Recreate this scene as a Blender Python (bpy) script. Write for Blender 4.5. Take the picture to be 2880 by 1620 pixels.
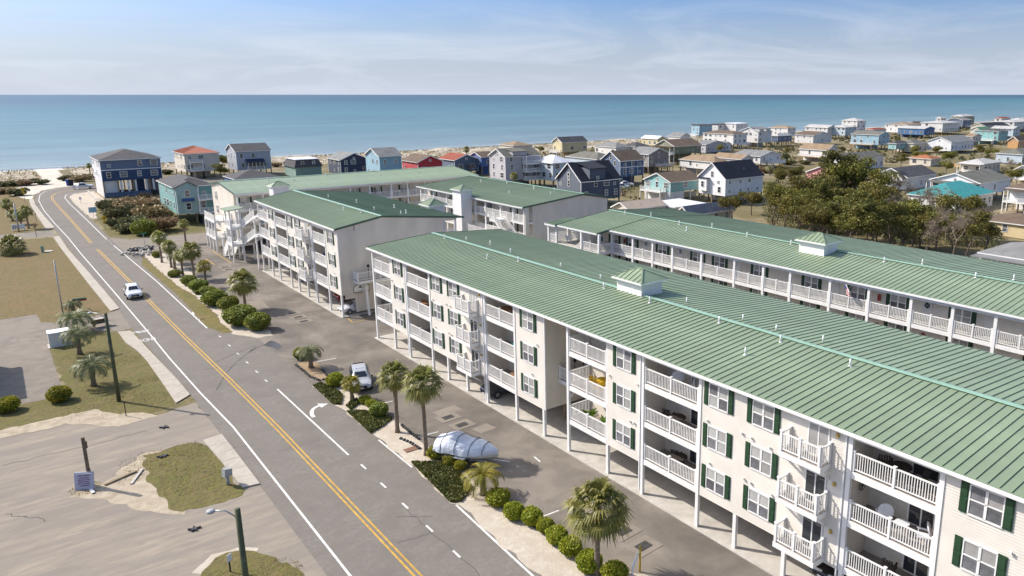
import bpy, math, random
from mathutils import Vector, Matrix
for o in list(bpy.data.objects): bpy.data.objects.remove(o)
SC = bpy.context.scene
COL = SC.collection
RND = random.Random(11)
rad = math.radians

# ---------------------------------------------------------------- camera
cam_d = bpy.data.cameras.new('camera')
cam = bpy.data.objects.new('camera', cam_d); COL.objects.link(cam)
HEAD, PITCH = rad(39.6), rad(13.12)
fw = Vector((math.sin(HEAD)*math.cos(PITCH), math.cos(HEAD)*math.cos(PITCH), -math.sin(PITCH)))
rt = Vector((math.cos(HEAD), -math.sin(HEAD), 0)); upv = rt.cross(fw)
cam.matrix_world = Matrix(((rt.x, upv.x, -fw.x, 0), (rt.y, upv.y, -fw.y, 0), (rt.z, upv.z, -fw.z, 27.0), (0, 0, 0, 1)))
cam_d.sensor_width = 36; cam_d.lens = 26.1; cam_d.shift_x = -0.0835; cam_d.shift_y = -0.0199
cam_d.clip_start = 0.5; cam_d.clip_end = 200000
SC.camera = cam

# ---------------------------------------------------------------- sky and sun
SUN_EL, SUN_AZ = rad(39.5), rad(-33.3)          # azimuth from +Y towards +X
w = bpy.data.worlds.new('World'); SC.world = w; w.use_nodes = True
nt = w.node_tree; nt.nodes.clear()
N = nt.nodes.new; LK = nt.links.new
sky = N('ShaderNodeTexSky'); sky.sky_type = 'NISHITA'; sky.sun_disc = False
sky.sun_elevation = SUN_EL; sky.sun_rotation = SUN_AZ
sky.air_density = 1.0; sky.dust_density = 2.0; sky.ozone_density = 1.0; sky.altitude = 30
tc = N('ShaderNodeTexCoord'); sep = N('ShaderNodeSeparateXYZ'); LK(tc.outputs['Generated'], sep.inputs[0])
# thin high cloud: the view direction projected on a flat layer overhead
zc = N('ShaderNodeMath'); zc.operation = 'MAXIMUM'; zc.inputs[1].default_value = 0.0; LK(sep.outputs['Z'], zc.inputs[0])
za = N('ShaderNodeMath'); za.operation = 'ADD'; za.inputs[1].default_value = 0.10; LK(zc.outputs[0], za.inputs[0])
dx = N('ShaderNodeMath'); dx.operation = 'DIVIDE'; LK(sep.outputs['X'], dx.inputs[0]); LK(za.outputs[0], dx.inputs[1])
dy = N('ShaderNodeMath'); dy.operation = 'DIVIDE'; LK(sep.outputs['Y'], dy.inputs[0]); LK(za.outputs[0], dy.inputs[1])
cmb = N('ShaderNodeCombineXYZ'); LK(dx.outputs[0], cmb.inputs[0]); LK(dy.outputs[0], cmb.inputs[1])
nz = N('ShaderNodeTexNoise'); nz.inputs['Scale'].default_value = 0.55; nz.inputs['Detail'].default_value = 9; nz.inputs['Roughness'].default_value = 0.62
nz.inputs['Distortion'].default_value = 1.2; LK(cmb.outputs[0], nz.inputs['Vector'])
ramp = N('ShaderNodeValToRGB'); ramp.color_ramp.elements[0].position = 0.45; ramp.color_ramp.elements[1].position = 0.70
LK(nz.outputs['Fac'], ramp.inputs[0])
tint = N('ShaderNodeMix'); tint.data_type = 'RGBA'; tint.blend_type = 'MULTIPLY'; LK(sky.outputs[0], tint.inputs['A']); tint.inputs['B'].default_value = (0.38, 0.50, 0.76, 1)
fade = N('ShaderNodeMapRange'); fade.interpolation_type = 'SMOOTHSTEP'; fade.inputs[1].default_value = 0.12; fade.inputs[2].default_value = 0.55; fade.inputs[3].default_value = 1.0; fade.inputs[4].default_value = 0.0; LK(sep.outputs['Z'], fade.inputs[0]); LK(fade.outputs[0], tint.inputs['Factor'])
elev = N('ShaderNodeMapRange'); elev.inputs[1].default_value = 0.14; elev.inputs[2].default_value = 0.04; elev.inputs[3].default_value = 0.0; elev.inputs[4].default_value = 0.55
LK(sep.outputs['Z'], elev.inputs[0])
cm = N('ShaderNodeMath'); cm.operation = 'MULTIPLY'; LK(ramp.outputs[0], cm.inputs[0]); LK(elev.outputs[0], cm.inputs[1])
mx = N('ShaderNodeMix'); mx.data_type = 'RGBA'; LK(cm.outputs[0], mx.inputs['Factor']); LK(tint.outputs['Result'], mx.inputs['A']); mx.inputs['B'].default_value = (4.2, 4.4, 4.8, 1)
# horizon haze of the sea air
hz = N('ShaderNodeMapRange'); hz.inputs[1].default_value = 0.115; hz.inputs[2].default_value = 0.0; hz.inputs[3].default_value = 0.0; hz.inputs[4].default_value = 0.85
LK(sep.outputs['Z'], hz.inputs[0])
mh = N('ShaderNodeMix'); mh.data_type = 'RGBA'; LK(hz.outputs[0], mh.inputs['Factor']); LK(mx.outputs['Result'], mh.inputs['A']); mh.inputs['B'].default_value = (3.3, 3.6, 4.25, 1)
bg = N('ShaderNodeBackground'); bg.inputs['Strength'].default_value = 0.15; LK(mh.outputs['Result'], bg.inputs['Color'])
wo = N('ShaderNodeOutputWorld'); LK(bg.outputs[0], wo.inputs['Surface'])
sl = bpy.data.lights.new('sun', 'SUN'); sl.energy = 4.0; sl.angle = rad(0.53); sl.color = (1.0, 0.94, 0.86)
so = bpy.data.objects.new('sun', sl); COL.objects.link(so); so.location = (-40, 80, 90)
sd = Vector((math.sin(SUN_AZ)*math.cos(SUN_EL), math.cos(SUN_AZ)*math.cos(SUN_EL), math.sin(SUN_EL)))
so.rotation_euler = (-sd).to_track_quat('-Z', 'Y').to_euler()
SC.view_settings.view_transform = 'Standard'; SC.view_settings.look = 'None'
SC.view_settings.exposure = 0.5; SC.view_settings.gamma = 1.0; SC.view_settings.use_curve_mapping = False

# ---------------------------------------------------------------- materials
MATS = {}
def new_mat(name):
    m = bpy.data.materials.new(name); m.use_nodes = True; t = m.node_tree
    b = t.nodes['Principled BSDF']; return m, t, b
def pm(name, col, rough=0.6, var=0.12, scale=2.0, bump=0.0, bscale=25.0, metal=0.0, spec=0.4, col2=None, objrand=0.0, detail=4, world=False, emis=None, trans=0.0, lo=0.35, hi=0.65):
    if name in MATS: return MATS[name]
    m, t, b = new_mat(name)
    n = t.nodes.new; l = t.links.new
    b.inputs['Roughness'].default_value = rough; b.inputs['Metallic'].default_value = metal; b.inputs['Specular IOR Level'].default_value = spec
    if world: cv = n('ShaderNodeNewGeometry').outputs['Position']
    else: cv = n('ShaderNodeTexCoord').outputs['Object']
    nz = n('ShaderNodeTexNoise'); nz.inputs['Scale'].default_value = scale; nz.inputs['Detail'].default_value = detail; nz.inputs['Roughness'].default_value = 0.6; l(cv, nz.inputs['Vector'])
    a = tuple(max(0, c*(1-var)) for c in col); c2 = col2 or tuple(min(1, c*(1+var)) for c in col)
    mr = n('ShaderNodeMapRange'); mr.inputs[1].default_value = lo; mr.inputs[2].default_value = hi; l(nz.outputs['Fac'], mr.inputs[0])
    mx = n('ShaderNodeMix'); mx.data_type = 'RGBA'; l(mr.outputs[0], mx.inputs['Factor']); mx.inputs['A'].default_value = (*a, 1); mx.inputs['B'].default_value = (*c2, 1)
    out = mx.outputs['Result']
    if objrand:
        oi = n('ShaderNodeObjectInfo'); hs = n('ShaderNodeHueSaturation'); mp = n('ShaderNodeMapRange'); mp.inputs[3].default_value = 1-objrand; mp.inputs[4].default_value = 1+objrand
        l(oi.outputs['Random'], mp.inputs[0]); l(mp.outputs[0], hs.inputs['Value']); l(out, hs.inputs['Color'])
        mp2 = n('ShaderNodeMapRange'); mp2.inputs[3].default_value = 0.5-objrand*0.08; mp2.inputs[4].default_value = 0.5+objrand*0.08; l(oi.outputs['Random'], mp2.inputs[0]); l(mp2.outputs[0], hs.inputs['Hue'])
        out = hs.outputs[0]
    l(out, b.inputs['Base Color'])
    if bump:
        nb = n('ShaderNodeTexNoise'); nb.inputs['Scale'].default_value = bscale; nb.inputs['Detail'].default_value = 5; l(cv, nb.inputs['Vector'])
        bp = n('ShaderNodeBump'); bp.inputs['Strength'].default_value = 0.6; bp.inputs['Distance'].default_value = bump; l(nb.outputs['Fac'], bp.inputs['Height']); l(bp.outputs[0], b.inputs['Normal'])
    if trans:
        ts = n('ShaderNodeBsdfTranslucent'); l(out, ts.inputs['Color']); ms = n('ShaderNodeMixShader'); ms.inputs[0].default_value = trans
        o = t.nodes['Material Output']; l(b.outputs[0], ms.inputs[1]); l(ts.outputs[0], ms.inputs[2]); l(ms.outputs[0], o.inputs['Surface'])
    if emis: b.inputs['Emission Color'].default_value = (*emis, 1); b.inputs['Emission Strength'].default_value = 1
    MATS[name] = m; return m
def siding(name, col, pitch=0.145, depth=0.03, var=0.05, dirt=0.12):
    """lap siding: a saw-tooth relief along Z, faint weathering"""
    if name in MATS: return MATS[name]
    m, t, b = new_mat(name); n = t.nodes.new; l = t.links.new
    g = n('ShaderNodeNewGeometry'); s = n('ShaderNodeSeparateXYZ'); l(g.outputs['Position'], s.inputs[0])
    d = n('ShaderNodeMath'); d.operation = 'DIVIDE'; d.inputs[1].default_value = pitch; l(s.outputs['Z'], d.inputs[0])
    fr = n('ShaderNodeMath'); fr.operation = 'FRACT'; l(d.outputs[0], fr.inputs[0])
    iv = n('ShaderNodeMapRange'); iv.inputs[1].default_value = 0.70; iv.inputs[2].default_value = 0.95; iv.inputs[3].default_value = 1.0; iv.inputs[4].default_value = 0.0; l(fr.outputs[0], iv.inputs[0])
    bp = n('ShaderNodeBump'); bp.inputs['Strength'].default_value = 0.8; bp.inputs['Distance'].default_value = depth; l(iv.outputs[0], bp.inputs['Height']); l(bp.outputs[0], b.inputs['Normal'])
    nz = n('ShaderNodeTexNoise'); nz.inputs['Scale'].default_value = 0.7; nz.inputs['Detail'].default_value = 6
    mp = n('ShaderNodeMapping'); mp.inputs['Scale'].default_value = (1, 1, 0.35); l(g.outputs['Position'], mp.inputs[0]); l(mp.outputs[0], nz.inputs['Vector'])
    mr = n('ShaderNodeMapRange'); mr.inputs[1].default_value = 0.3; mr.inputs[2].default_value = 0.7; l(nz.outputs['Fac'], mr.inputs[0])
    mx = n('ShaderNodeMix'); mx.data_type = 'RGBA'; l(mr.outputs[0], mx.inputs['Factor'])
    mx.inputs['A'].default_value = (*(c*(1-dirt) for c in col), 1); mx.inputs['B'].default_value = (*(min(1, c*(1+var)) for c in col), 1)
    l(mx.outputs['Result'], b.inputs['Base Color']); b.inputs['Roughness'].default_value = 0.55
    MATS[name] = m; return m
def shingle(name, col, bands=True):
    if name in MATS: return MATS[name]
    m, t, b = new_mat(name); n = t.nodes.new; l = t.links.new
    tc = n('ShaderNodeTexCoord')
    a = n('ShaderNodeTexNoise'); a.inputs['Scale'].default_value = 9; a.inputs['Detail'].default_value = 6; l(tc.outputs['Object'], a.inputs['Vector'])
    c = n('ShaderNodeTexNoise'); c.inputs['Scale'].default_value = 0.5; c.inputs['Detail'].default_value = 3; l(tc.outputs['Object'], c.inputs['Vector'])
    ad = n('ShaderNodeMath'); ad.operation = 'ADD'; l(a.outputs['Fac'], ad.inputs[0]); l(c.outputs['Fac'], ad.inputs[1])
    mr = n('ShaderNodeMapRange'); mr.inputs[1].default_value = 0.7; mr.inputs[2].default_value = 1.3; l(ad.outputs[0], mr.inputs[0])
    mx = n('ShaderNodeMix'); mx.data_type = 'RGBA'; l(mr.outputs[0], mx.inputs['Factor']); mx.inputs['A'].default_value = (*(k*0.75 for k in col), 1); mx.inputs['B'].default_value = (*(min(1, k*1.25) for k in col), 1)
    l(mx.outputs['Result'], b.inputs['Base Color']); b.inputs['Roughness'].default_value = 0.85; b.inputs['Specular IOR Level'].default_value = 0.25
    bp = n('ShaderNodeBump'); bp.inputs['Strength'].default_value = 0.5; bp.inputs['Distance'].default_value = 0.03; l(a.outputs['Fac'], bp.inputs['Height']); l(bp.outputs[0], b.inputs['Normal'])
    MATS[name] = m; return m

M_white = pm('white_vinyl', (0.80, 0.785, 0.755), 0.45, 0.05, 1.5)
M_trim = pm('white_trim', (0.78, 0.77, 0.75), 0.5, 0.06, 1.2)
M_siding = siding('cream_siding', (0.70, 0.635, 0.54), 0.15, 0.02)
M_deck = pm('weathered_deck', (0.30, 0.26, 0.23), 0.8, 0.2, 3, 0.01)
M_shutter = pm('shutter_green', (0.022, 0.060, 0.028), 0.5, 0.15, 3)
M_roof = pm('green_metal', (0.235, 0.295, 0.185), 0.42, 0.10, 0.35, spec=0.5, objrand=0.06)
M_ridge = pm('ridge_cap_green', (0.25, 0.39, 0.30), 0.45, 0.06, 1)
M_rooftrim = pm('dark_green_trim', (0.05, 0.10, 0.075), 0.5, 0.1, 2)
M_glass = pm('window_glass', (0.035, 0.042, 0.05), 0.06, 0.2, 1, spec=0.8)
M_blind = pm('glass_over_blinds', (0.40, 0.39, 0.37), 0.12, 0.12, 2.5, spec=0.7, objrand=0.2)
M_screen = pm('glass_with_screen', (0.17, 0.17, 0.18), 0.2, 0.25, 3, spec=0.6, objrand=0.35)
M_door = pm('door_white', (0.62, 0.60, 0.57), 0.5, 0.06, 2)
M_dark = pm('dark_metal', (0.03, 0.03, 0.032), 0.5, 0.2, 3)
M_wood = pm('treated_pile', (0.26, 0.20, 0.12), 0.85, 0.25, 3, 0.01)
M_brownwood = pm('raw_timber', (0.38, 0.25, 0.13), 0.8, 0.2, 3, 0.01)
M_conc = pm('concrete', (0.46, 0.43, 0.38), 0.85, 0.14, 0.9, 0.01, 14, world=True)
M_grey = pm('grey_plastic', (0.36, 0.36, 0.36), 0.6, 0.08, 3)
M_black = pm('black_rubber', (0.02, 0.02, 0.02), 0.75, 0.2, 4)
M_chrome = pm('alloy', (0.55, 0.55, 0.56), 0.25, 0.05, 3, metal=0.9)

# ---------------------------------------------------------------- mesh helpers
class MB:
    def __init__(s): s.v = []; s.f = []; s.m = []; s.k = 0
    def add(s, vs, fs):
        o = len(s.v); s.v += vs
        for f in fs: s.f.append(tuple(i+o for i in f)); s.m.append(s.k)
        return s
    def box(s, x0, y0, z0, x1, y1, z1):
        if x0 > x1: x0, x1 = x1, x0
        if y0 > y1: y0, y1 = y1, y0
        if z0 > z1: z0, z1 = z1, z0
        return s.add([(x0,y0,z0),(x1,y0,z0),(x1,y1,z0),(x0,y1,z0),(x0,y0,z1),(x1,y0,z1),(x1,y1,z1),(x0,y1,z1)],
              [(0,3,2,1),(4,5,6,7),(0,1,5,4),(1,2,6,5),(2,3,7,6),(3,0,4,7)])
    def poly(s, pts): return s.add([tuple(p) for p in pts], [tuple(range(len(pts)))])
    def prism(s, pts, z0, z1):
        n = len(pts); vs = [(p[0], p[1], z0) for p in pts]+[(p[0], p[1], z1) for p in pts]
        fs = [tuple(reversed(range(n))), tuple(range(n, 2*n))]+[(i, (i+1) % n, n+(i+1) % n, n+i) for i in range(n)]
        return s.add(vs, fs)
    def xzprism(s, pts, y0, y1):
        n = len(pts); vs = [(p[0], y0, p[1]) for p in pts]+[(p[0], y1, p[1]) for p in pts]
        fs = [tuple(range(n)), tuple(reversed(range(n, 2*n)))]+[(i, n+i, n+(i+1) % n, (i+1) % n) for i in range(n)]
        return s.add(vs, fs)
    def yzprism(s, pts, x0, x1):
        n = len(pts); vs = [(x0, p[0], p[1]) for p in pts]+[(x1, p[0], p[1]) for p in pts]
        fs = [tuple(reversed(range(n))), tuple(range(n, 2*n))]+[(i, (i+1) % n, n+(i+1) % n, n+i) for i in range(n)]
        return s.add(vs, fs)
    def beam(s, p, q, w, h):
        p = Vector(p); q = Vector(q); d = (q-p).normalized(); u = Vector((0, 0, 1))
        if abs(d.z) > 0.98: u = Vector((1, 0, 0))
        sd_ = d.cross(u).normalized()*(w/2); t = sd_.cross(d).normalized()*(h/2)
        vs = [tuple(a+b*sd_+c*t) for a in (p, q) for b, c in ((-1,-1),(1,-1),(1,1),(-1,1))]
        return s.add(vs, [(3,2,1,0),(4,5,6,7),(0,1,5,4),(1,2,6,5),(2,3,7,6),(3,0,4,7)])
    def tube(s, pts, rs, n=8, cap=True):
        pts = [Vector(p) for p in pts]
        if not isinstance(rs, (list, tuple)): rs = [rs]*len(pts)
        rings = []; o = len(s.v); vs = []
        for i, p in enumerate(pts):
            d = (pts[min(i+1, len(pts)-1)]-pts[max(i-1, 0)]).normalized()
            a = d.orthogonal().normalized() if abs(d.z) < 0.99 else Vector((1, 0, 0)); 
            if abs(d.z) >= 0.99: a = Vector((1, 0, 0))
            else: a = Vector((0, 0, 1)).cross(d).normalized()
            b = d.cross(a)
            for k in range(n):
                t = 2*math.pi*k/n; vs.append(tuple(p+(a*math.cos(t)+b*math.sin(t))*rs[i]))
        fs = [(i*n+k, i*n+(k+1) % n, (i+1)*n+(k+1) % n, (i+1)*n+k) for i in range(len(pts)-1) for k in range(n)]
        if cap: fs += [tuple(reversed(range(n))), tuple(range((len(pts)-1)*n, len(pts)*n))]
        return s.add(vs, fs)
    def ball(s, c, r, nu=10, nv=6, sz=1.0):
        vs = [(c[0], c[1], c[2]-r*sz)]
        for j in range(1, nv):
            a = -math.pi/2+math.pi*j/nv
            for i in range(nu): t = 2*math.pi*i/nu; vs.append((c[0]+r*math.cos(a)*math.cos(t), c[1]+r*math.cos(a)*math.sin(t), c[2]+r*sz*math.sin(a)))
        vs.append((c[0], c[1], c[2]+r*sz)); L = len(vs)-1
        fs = [(0, 1+(i+1) % nu, 1+i) for i in range(nu)]+[(L, L-nu+i, L-nu+(i+1) % nu) for i in range(nu)]
        fs += [(1+j*nu+i, 1+j*nu+(i+1) % nu, 1+(j+1)*nu+(i+1) % nu, 1+(j+1)*nu+i) for j in range(nv-2) for i in range(nu)]
        return s.add(vs, fs)
    def mesh(s, name, mats, smooth=False):
        me = bpy.data.meshes.new(name); me.from_pydata(s.v, [], s.f)
        if not isinstance(mats, (list, tuple)): mats = [mats]
        for m in mats: me.materials.append(m)
        if len(mats) > 1: me.polygons.foreach_set('material_index', s.m)
        if smooth: me.polygons.foreach_set('use_smooth', [True]*len(me.polygons))
        me.update(); return me
    def build(s, name, mats, parent=None, smooth=False, loc=(0, 0, 0)):
        return put(s.mesh(name, mats, smooth), name, parent, loc)
def put(me, name, parent=None, loc=(0, 0, 0), rz=0.0, sc=None):
    o = bpy.data.objects.new(name, me); COL.objects.link(o); o.location = loc
    if rz: o.rotation_euler = (0, 0, rz)
    if sc is not None: o.scale = (sc, sc, sc) if not isinstance(sc, (list, tuple)) else sc
    if parent: o.parent = parent
    return o
def thing(name, label, cat, loc=(0, 0, 0), rz=0.0, group=None, sc=None):
    o = put(None, name, None, loc, rz, sc); o.empty_display_size = 0.5
    return tag(o, label, cat, group)
def tag(o, label, cat, group=None):
    o['label'] = label; o['category'] = cat
    if group: o['group'] = group
    return o
def struct(o): o['kind'] = 'structure'; return o
def stuff(o): o['kind'] = 'stuff'; return o
def copy_tree(o, parent=None):
    c = o.copy(); COL.objects.link(c); c.parent = parent
    for ch in list(o.children): copy_tree(ch, c)
    return c

# ================================================================ SETTING
M_ground = None
def ground_mat():
    m, t, b = new_mat('sandy_ground'); n = t.nodes.new; l = t.links.new
    g = n('ShaderNodeNewGeometry')
    def noise(s, d=5):
        x = n('ShaderNodeTexNoise'); x.inputs['Scale'].default_value = s; x.inputs['Detail'].default_value = d; x.inputs['Roughness'].default_value = 0.6; l(g.outputs['Position'], x.inputs['Vector']); return x.outputs['Fac']
    def rng(x, a, bb):
        r = n('ShaderNodeMapRange'); r.inputs[1].default_value = a; r.inputs[2].default_value = bb; l(x, r.inputs[0]); return r.outputs[0]
    def mix(f, a, bb):
        x = n('ShaderNodeMix'); x.data_type = 'RGBA'; l(f, x.inputs['Factor'])
        for k, v in (('A', a), ('B', bb)):
            if isinstance(v, tuple): x.inputs[k].default_value = (*v, 1)
            else: l(v, x.inputs[k])
        return x.outputs['Result']
    c1 = mix(rng(noise(0.9), 0.4, 0.65), (0.24, 0.185, 0.10), (0.40, 0.33, 0.23))
    c2 = mix(rng(noise(1.7), 0.4, 0.6), (0.105, 0.095, 0.035), (0.19, 0.145, 0.06))
    c = mix(rng(noise(0.045, 6), 0.48, 0.66), c2, c1); l(c, b.inputs['Base Color']); b.inputs['Roughness'].default_value = 0.95
    bp = n('ShaderNodeBump'); bp.inputs['Distance'].default_value = 0.06; bp.inputs['Strength'].default_value = 0.7; l(noise(6), bp.inputs['Height']); l(bp.outputs[0], b.inputs['Normal'])
    return m
def blend_mat(name, cols, scales, bump=0.03, bscale=8, rough=0.92, stretch=None):
    """three world-space noises blend four colours: worn ground"""
    m, t, b = new_mat(name); n = t.nodes.new; l = t.links.new
    g = n('ShaderNodeNewGeometry'); prev = None; pos = g.outputs['Position']
    if stretch: mpg = n('ShaderNodeMapping'); mpg.inputs['Scale'].default_value = stretch; mpg.inputs['Rotation'].default_value = (0, 0, .25); l(pos, mpg.inputs[0]); pos = mpg.outputs[0]
    for i in range(len(cols)-1):
        x = n('ShaderNodeTexNoise'); x.inputs['Scale'].default_value = scales[i]; x.inputs['Detail'].default_value = 7; x.inputs['Roughness'].default_value = 0.65; x.inputs['Distortion'].default_value = 0.4; l(pos, x.inputs['Vector'])
        r = n('ShaderNodeMapRange'); r.inputs[1].default_value = 0.42; r.inputs[2].default_value = 0.62; l(x.outputs['Fac'], r.inputs[0])
        mx = n('ShaderNodeMix'); mx.data_type = 'RGBA'; l(r.outputs[0], mx.inputs['Factor'])
        if prev is None: mx.inputs['A'].default_value = (*cols[0], 1)
        else: l(prev, mx.inputs['A'])
        mx.inputs['B'].default_value = (*cols[i+1], 1); prev = mx.outputs['Result']
    l(prev, b.inputs['Base Color']); b.inputs['Roughness'].default_value = rough; b.inputs['Specular IOR Level'].default_value = 0.25
    y = n('ShaderNodeTexNoise'); y.inputs['Scale'].default_value = bscale; y.inputs['Detail'].default_value = 6; l(g.outputs['Position'], y.inputs['Vector'])
    bp = n('ShaderNodeBump'); bp.inputs['Distance'].default_value = bump; bp.inputs['Strength'].default_value = 0.7; l(y.outputs['Fac'], bp.inputs['Height']); l(bp.outputs[0], b.inputs['Normal'])
    MATS[name] = m; return m
M_ground = ground_mat()
M_asph = blend_mat('road_asphalt', [(0.196, 0.173, 0.148), (0.160, 0.142, 0.124), (0.220, 0.196, 0.170), (0.180, 0.160, 0.138)], [0.12, 0.5, 3.0], 0.006, 40)
M_park = blend_mat('parking_asphalt', [(0.208, 0.181, 0.150), (0.152, 0.133, 0.112), (0.248, 0.216, 0.180), (0.124, 0.110, 0.094)], [0.16, 0.35, 0.09], 0.006, 40)
M_lot = blend_mat('sandy_lot', [(0.271, 0.234, 0.193), (0.221, 0.194, 0.164), (0.336, 0.283, 0.217), (0.246, 0.213, 0.176)], [0.10, 0.28, 0.9], 0.01, 20, stretch=(.5, 2.2, 1))
M_pad = blend_mat('old_pad', [(0.232, 0.200, 0.164), (0.188, 0.164, 0.138), (0.256, 0.222, 0.182)], [0.15, 0.8], 0.008, 25)
M_lawn = blend_mat('winter_lawn', [(0.162, 0.111, 0.045), (0.111, 0.099, 0.024), (0.180, 0.114, 0.051), (0.114, 0.102, 0.027), (0.198, 0.141, 0.066)], [0.045, 0.10, 0.45, 2.2], 0.10, 3.5)
M_turf = blend_mat('rough_turf', [(0.144, 0.119, 0.040), (0.094, 0.104, 0.022), (0.187, 0.130, 0.061), (0.108, 0.086, 0.040), (0.144, 0.137, 0.036)], [0.25, 0.5, 1.4, 3.0], 0.14, 3)
M_verge = blend_mat('verge_grass', [(0.158, 0.128, 0.038), (0.112, 0.112, 0.026), (0.188, 0.143, 0.056)], [0.2, 0.9], 0.05, 6)
M_sand = blend_mat('bed_sand', [(0.50, 0.43, 0.34), (0.42, 0.35, 0.27), (0.56, 0.50, 0.42), (0.46, 0.40, 0.32)], [0.3, 0.9, 2.5], 0.04, 9)
M_beach = blend_mat('beach_sand', [(0.60, 0.53, 0.43), (0.52, 0.45, 0.36), (0.66, 0.60, 0.52)], [0.05, 0.3], 0.05, 2)
M_dirt = blend_mat('bare_dirt', [(0.40, 0.33, 0.24), (0.32, 0.26, 0.185), (0.46, 0.39, 0.29)], [0.4, 1.3], 0.05, 6)
M_mulch = blend_mat('mulch', [(0.30, 0.21, 0.13), (0.22, 0.15, 0.09), (0.38, 0.28, 0.18)], [0.6, 2], 0.05, 9)
M_walk = blend_mat('sidewalk_concrete', [(0.43, 0.385, 0.32), (0.37, 0.33, 0.275), (0.47, 0.42, 0.35)], [0.2, 1.5], 0.004, 30, 0.85)
M_paintw = pm('road_paint_white', (0.66, 0.64, 0.60), 0.7, 0.18, 2.5, world=True)
M_painty = pm('road_paint_yellow', (0.52, 0.31, 0.05), 0.7, 0.2, 2.5, world=True)
M_crack = pm('tar_crack', (0.06, 0.055, 0.05), 0.8, 0.2, 3)

def wob(pts, amp=0.25, step=1.2, seed=1):
    r = random.Random(seed); out = []; ph = [r.uniform(0, 6) for _ in range(4)]; step = min(step, .45) if amp < .25 else step
    for i, p in enumerate(pts):
        q = pts[(i+1) % len(pts)]; L = math.hypot(q[0]-p[0], q[1]-p[1]); k = max(1, int(L/step))
        for j in range(k):
            t = j/k; x, y = p[0]+(q[0]-p[0])*t, p[1]+(q[1]-p[1])*t; w1 = amp*1.3*math.sin(x*1.9+ph[0])*math.cos(y*2.3+ph[1]); w2 = amp*1.3*math.sin(y*1.7+ph[2])*math.cos(x*2.6+ph[3])
            out.append((x+w1+r.uniform(-amp, amp)*.7, y+w2+r.uniform(-amp, amp)*.7))
    return out
def sheet(name, pts, z, mat, kind=True, amp=0.0, seed=1, parent=None, step=1.2):
    if amp: pts = wob(pts, amp, step, seed)
    b = MB(); b.poly([(p[0], p[1], z) for p in pts]); o = b.build(name, mat, parent)
    me = o.data
    if me.polygons[0].normal.z < 0: me.flip_normals()
    if kind and not parent: struct(o)
    return o
def band(pts, half, z, off=0.0):
    """a strip of half width `half` along a polyline"""
    b = MB(); L = []; Rr = []
    for i, p in enumerate(pts):
        a = pts[max(i-1, 0)]; c = pts[min(i+1, len(pts)-1)]; d = Vector((c[0]-a[0], c[1]-a[1])).normalized(); nn = Vector((d.y, -d.x))
        L.append((p[0]+nn.x*(off-half), p[1]+nn.y*(off-half), z)); Rr.append((p[0]+nn.x*(off+half), p[1]+nn.y*(off+half), z))
    n = len(pts); b.add(L+Rr, [(i, n+i, n+i+1, i+1) for i in range(n-1)])
    # faces must look up
    return b
def lerp_pts(pts, step):
    out = []
    for p, q in zip(pts, pts[1:]):
        k = max(1, int(math.hypot(q[0]-p[0], q[1]-p[1])/step))
        out += [(p[0]+(q[0]-p[0])*j/k, p[1]+(q[1]-p[1])*j/k) for j in range(k)]
    return out+[pts[-1]]
def up(o):
    if o.data.polygons[0].normal.z < 0: o.data.flip_normals()
    return o

ground = sheet('ground', [(-4000, -300), (9000, -300), (9000, 338), (-4000, 338)], 0.0, M_ground)
b = MB(); xs = [-4000, -400]+[x*12.5 for x in range(-20, 90)]+[1600, 9000]; prof = [(338, 0.0), (344, -0.25), (352, -0.9), (361, -1.5), (372, -2.1), (400, -3)]
for x in xs:
    for (y, z) in prof: b.v.append((x, y+RND.uniform(-1.2, 1.2)*(y > 338), z))
n = len(prof)
for i in range(len(xs)-1):
    for j in range(n-1): b.f.append((i*n+j, (i+1)*n+j, (i+1)*n+j+1, i*n+j+1)); b.m.append(0)
struct(b.build('beach', M_beach, smooth=True))
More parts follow.
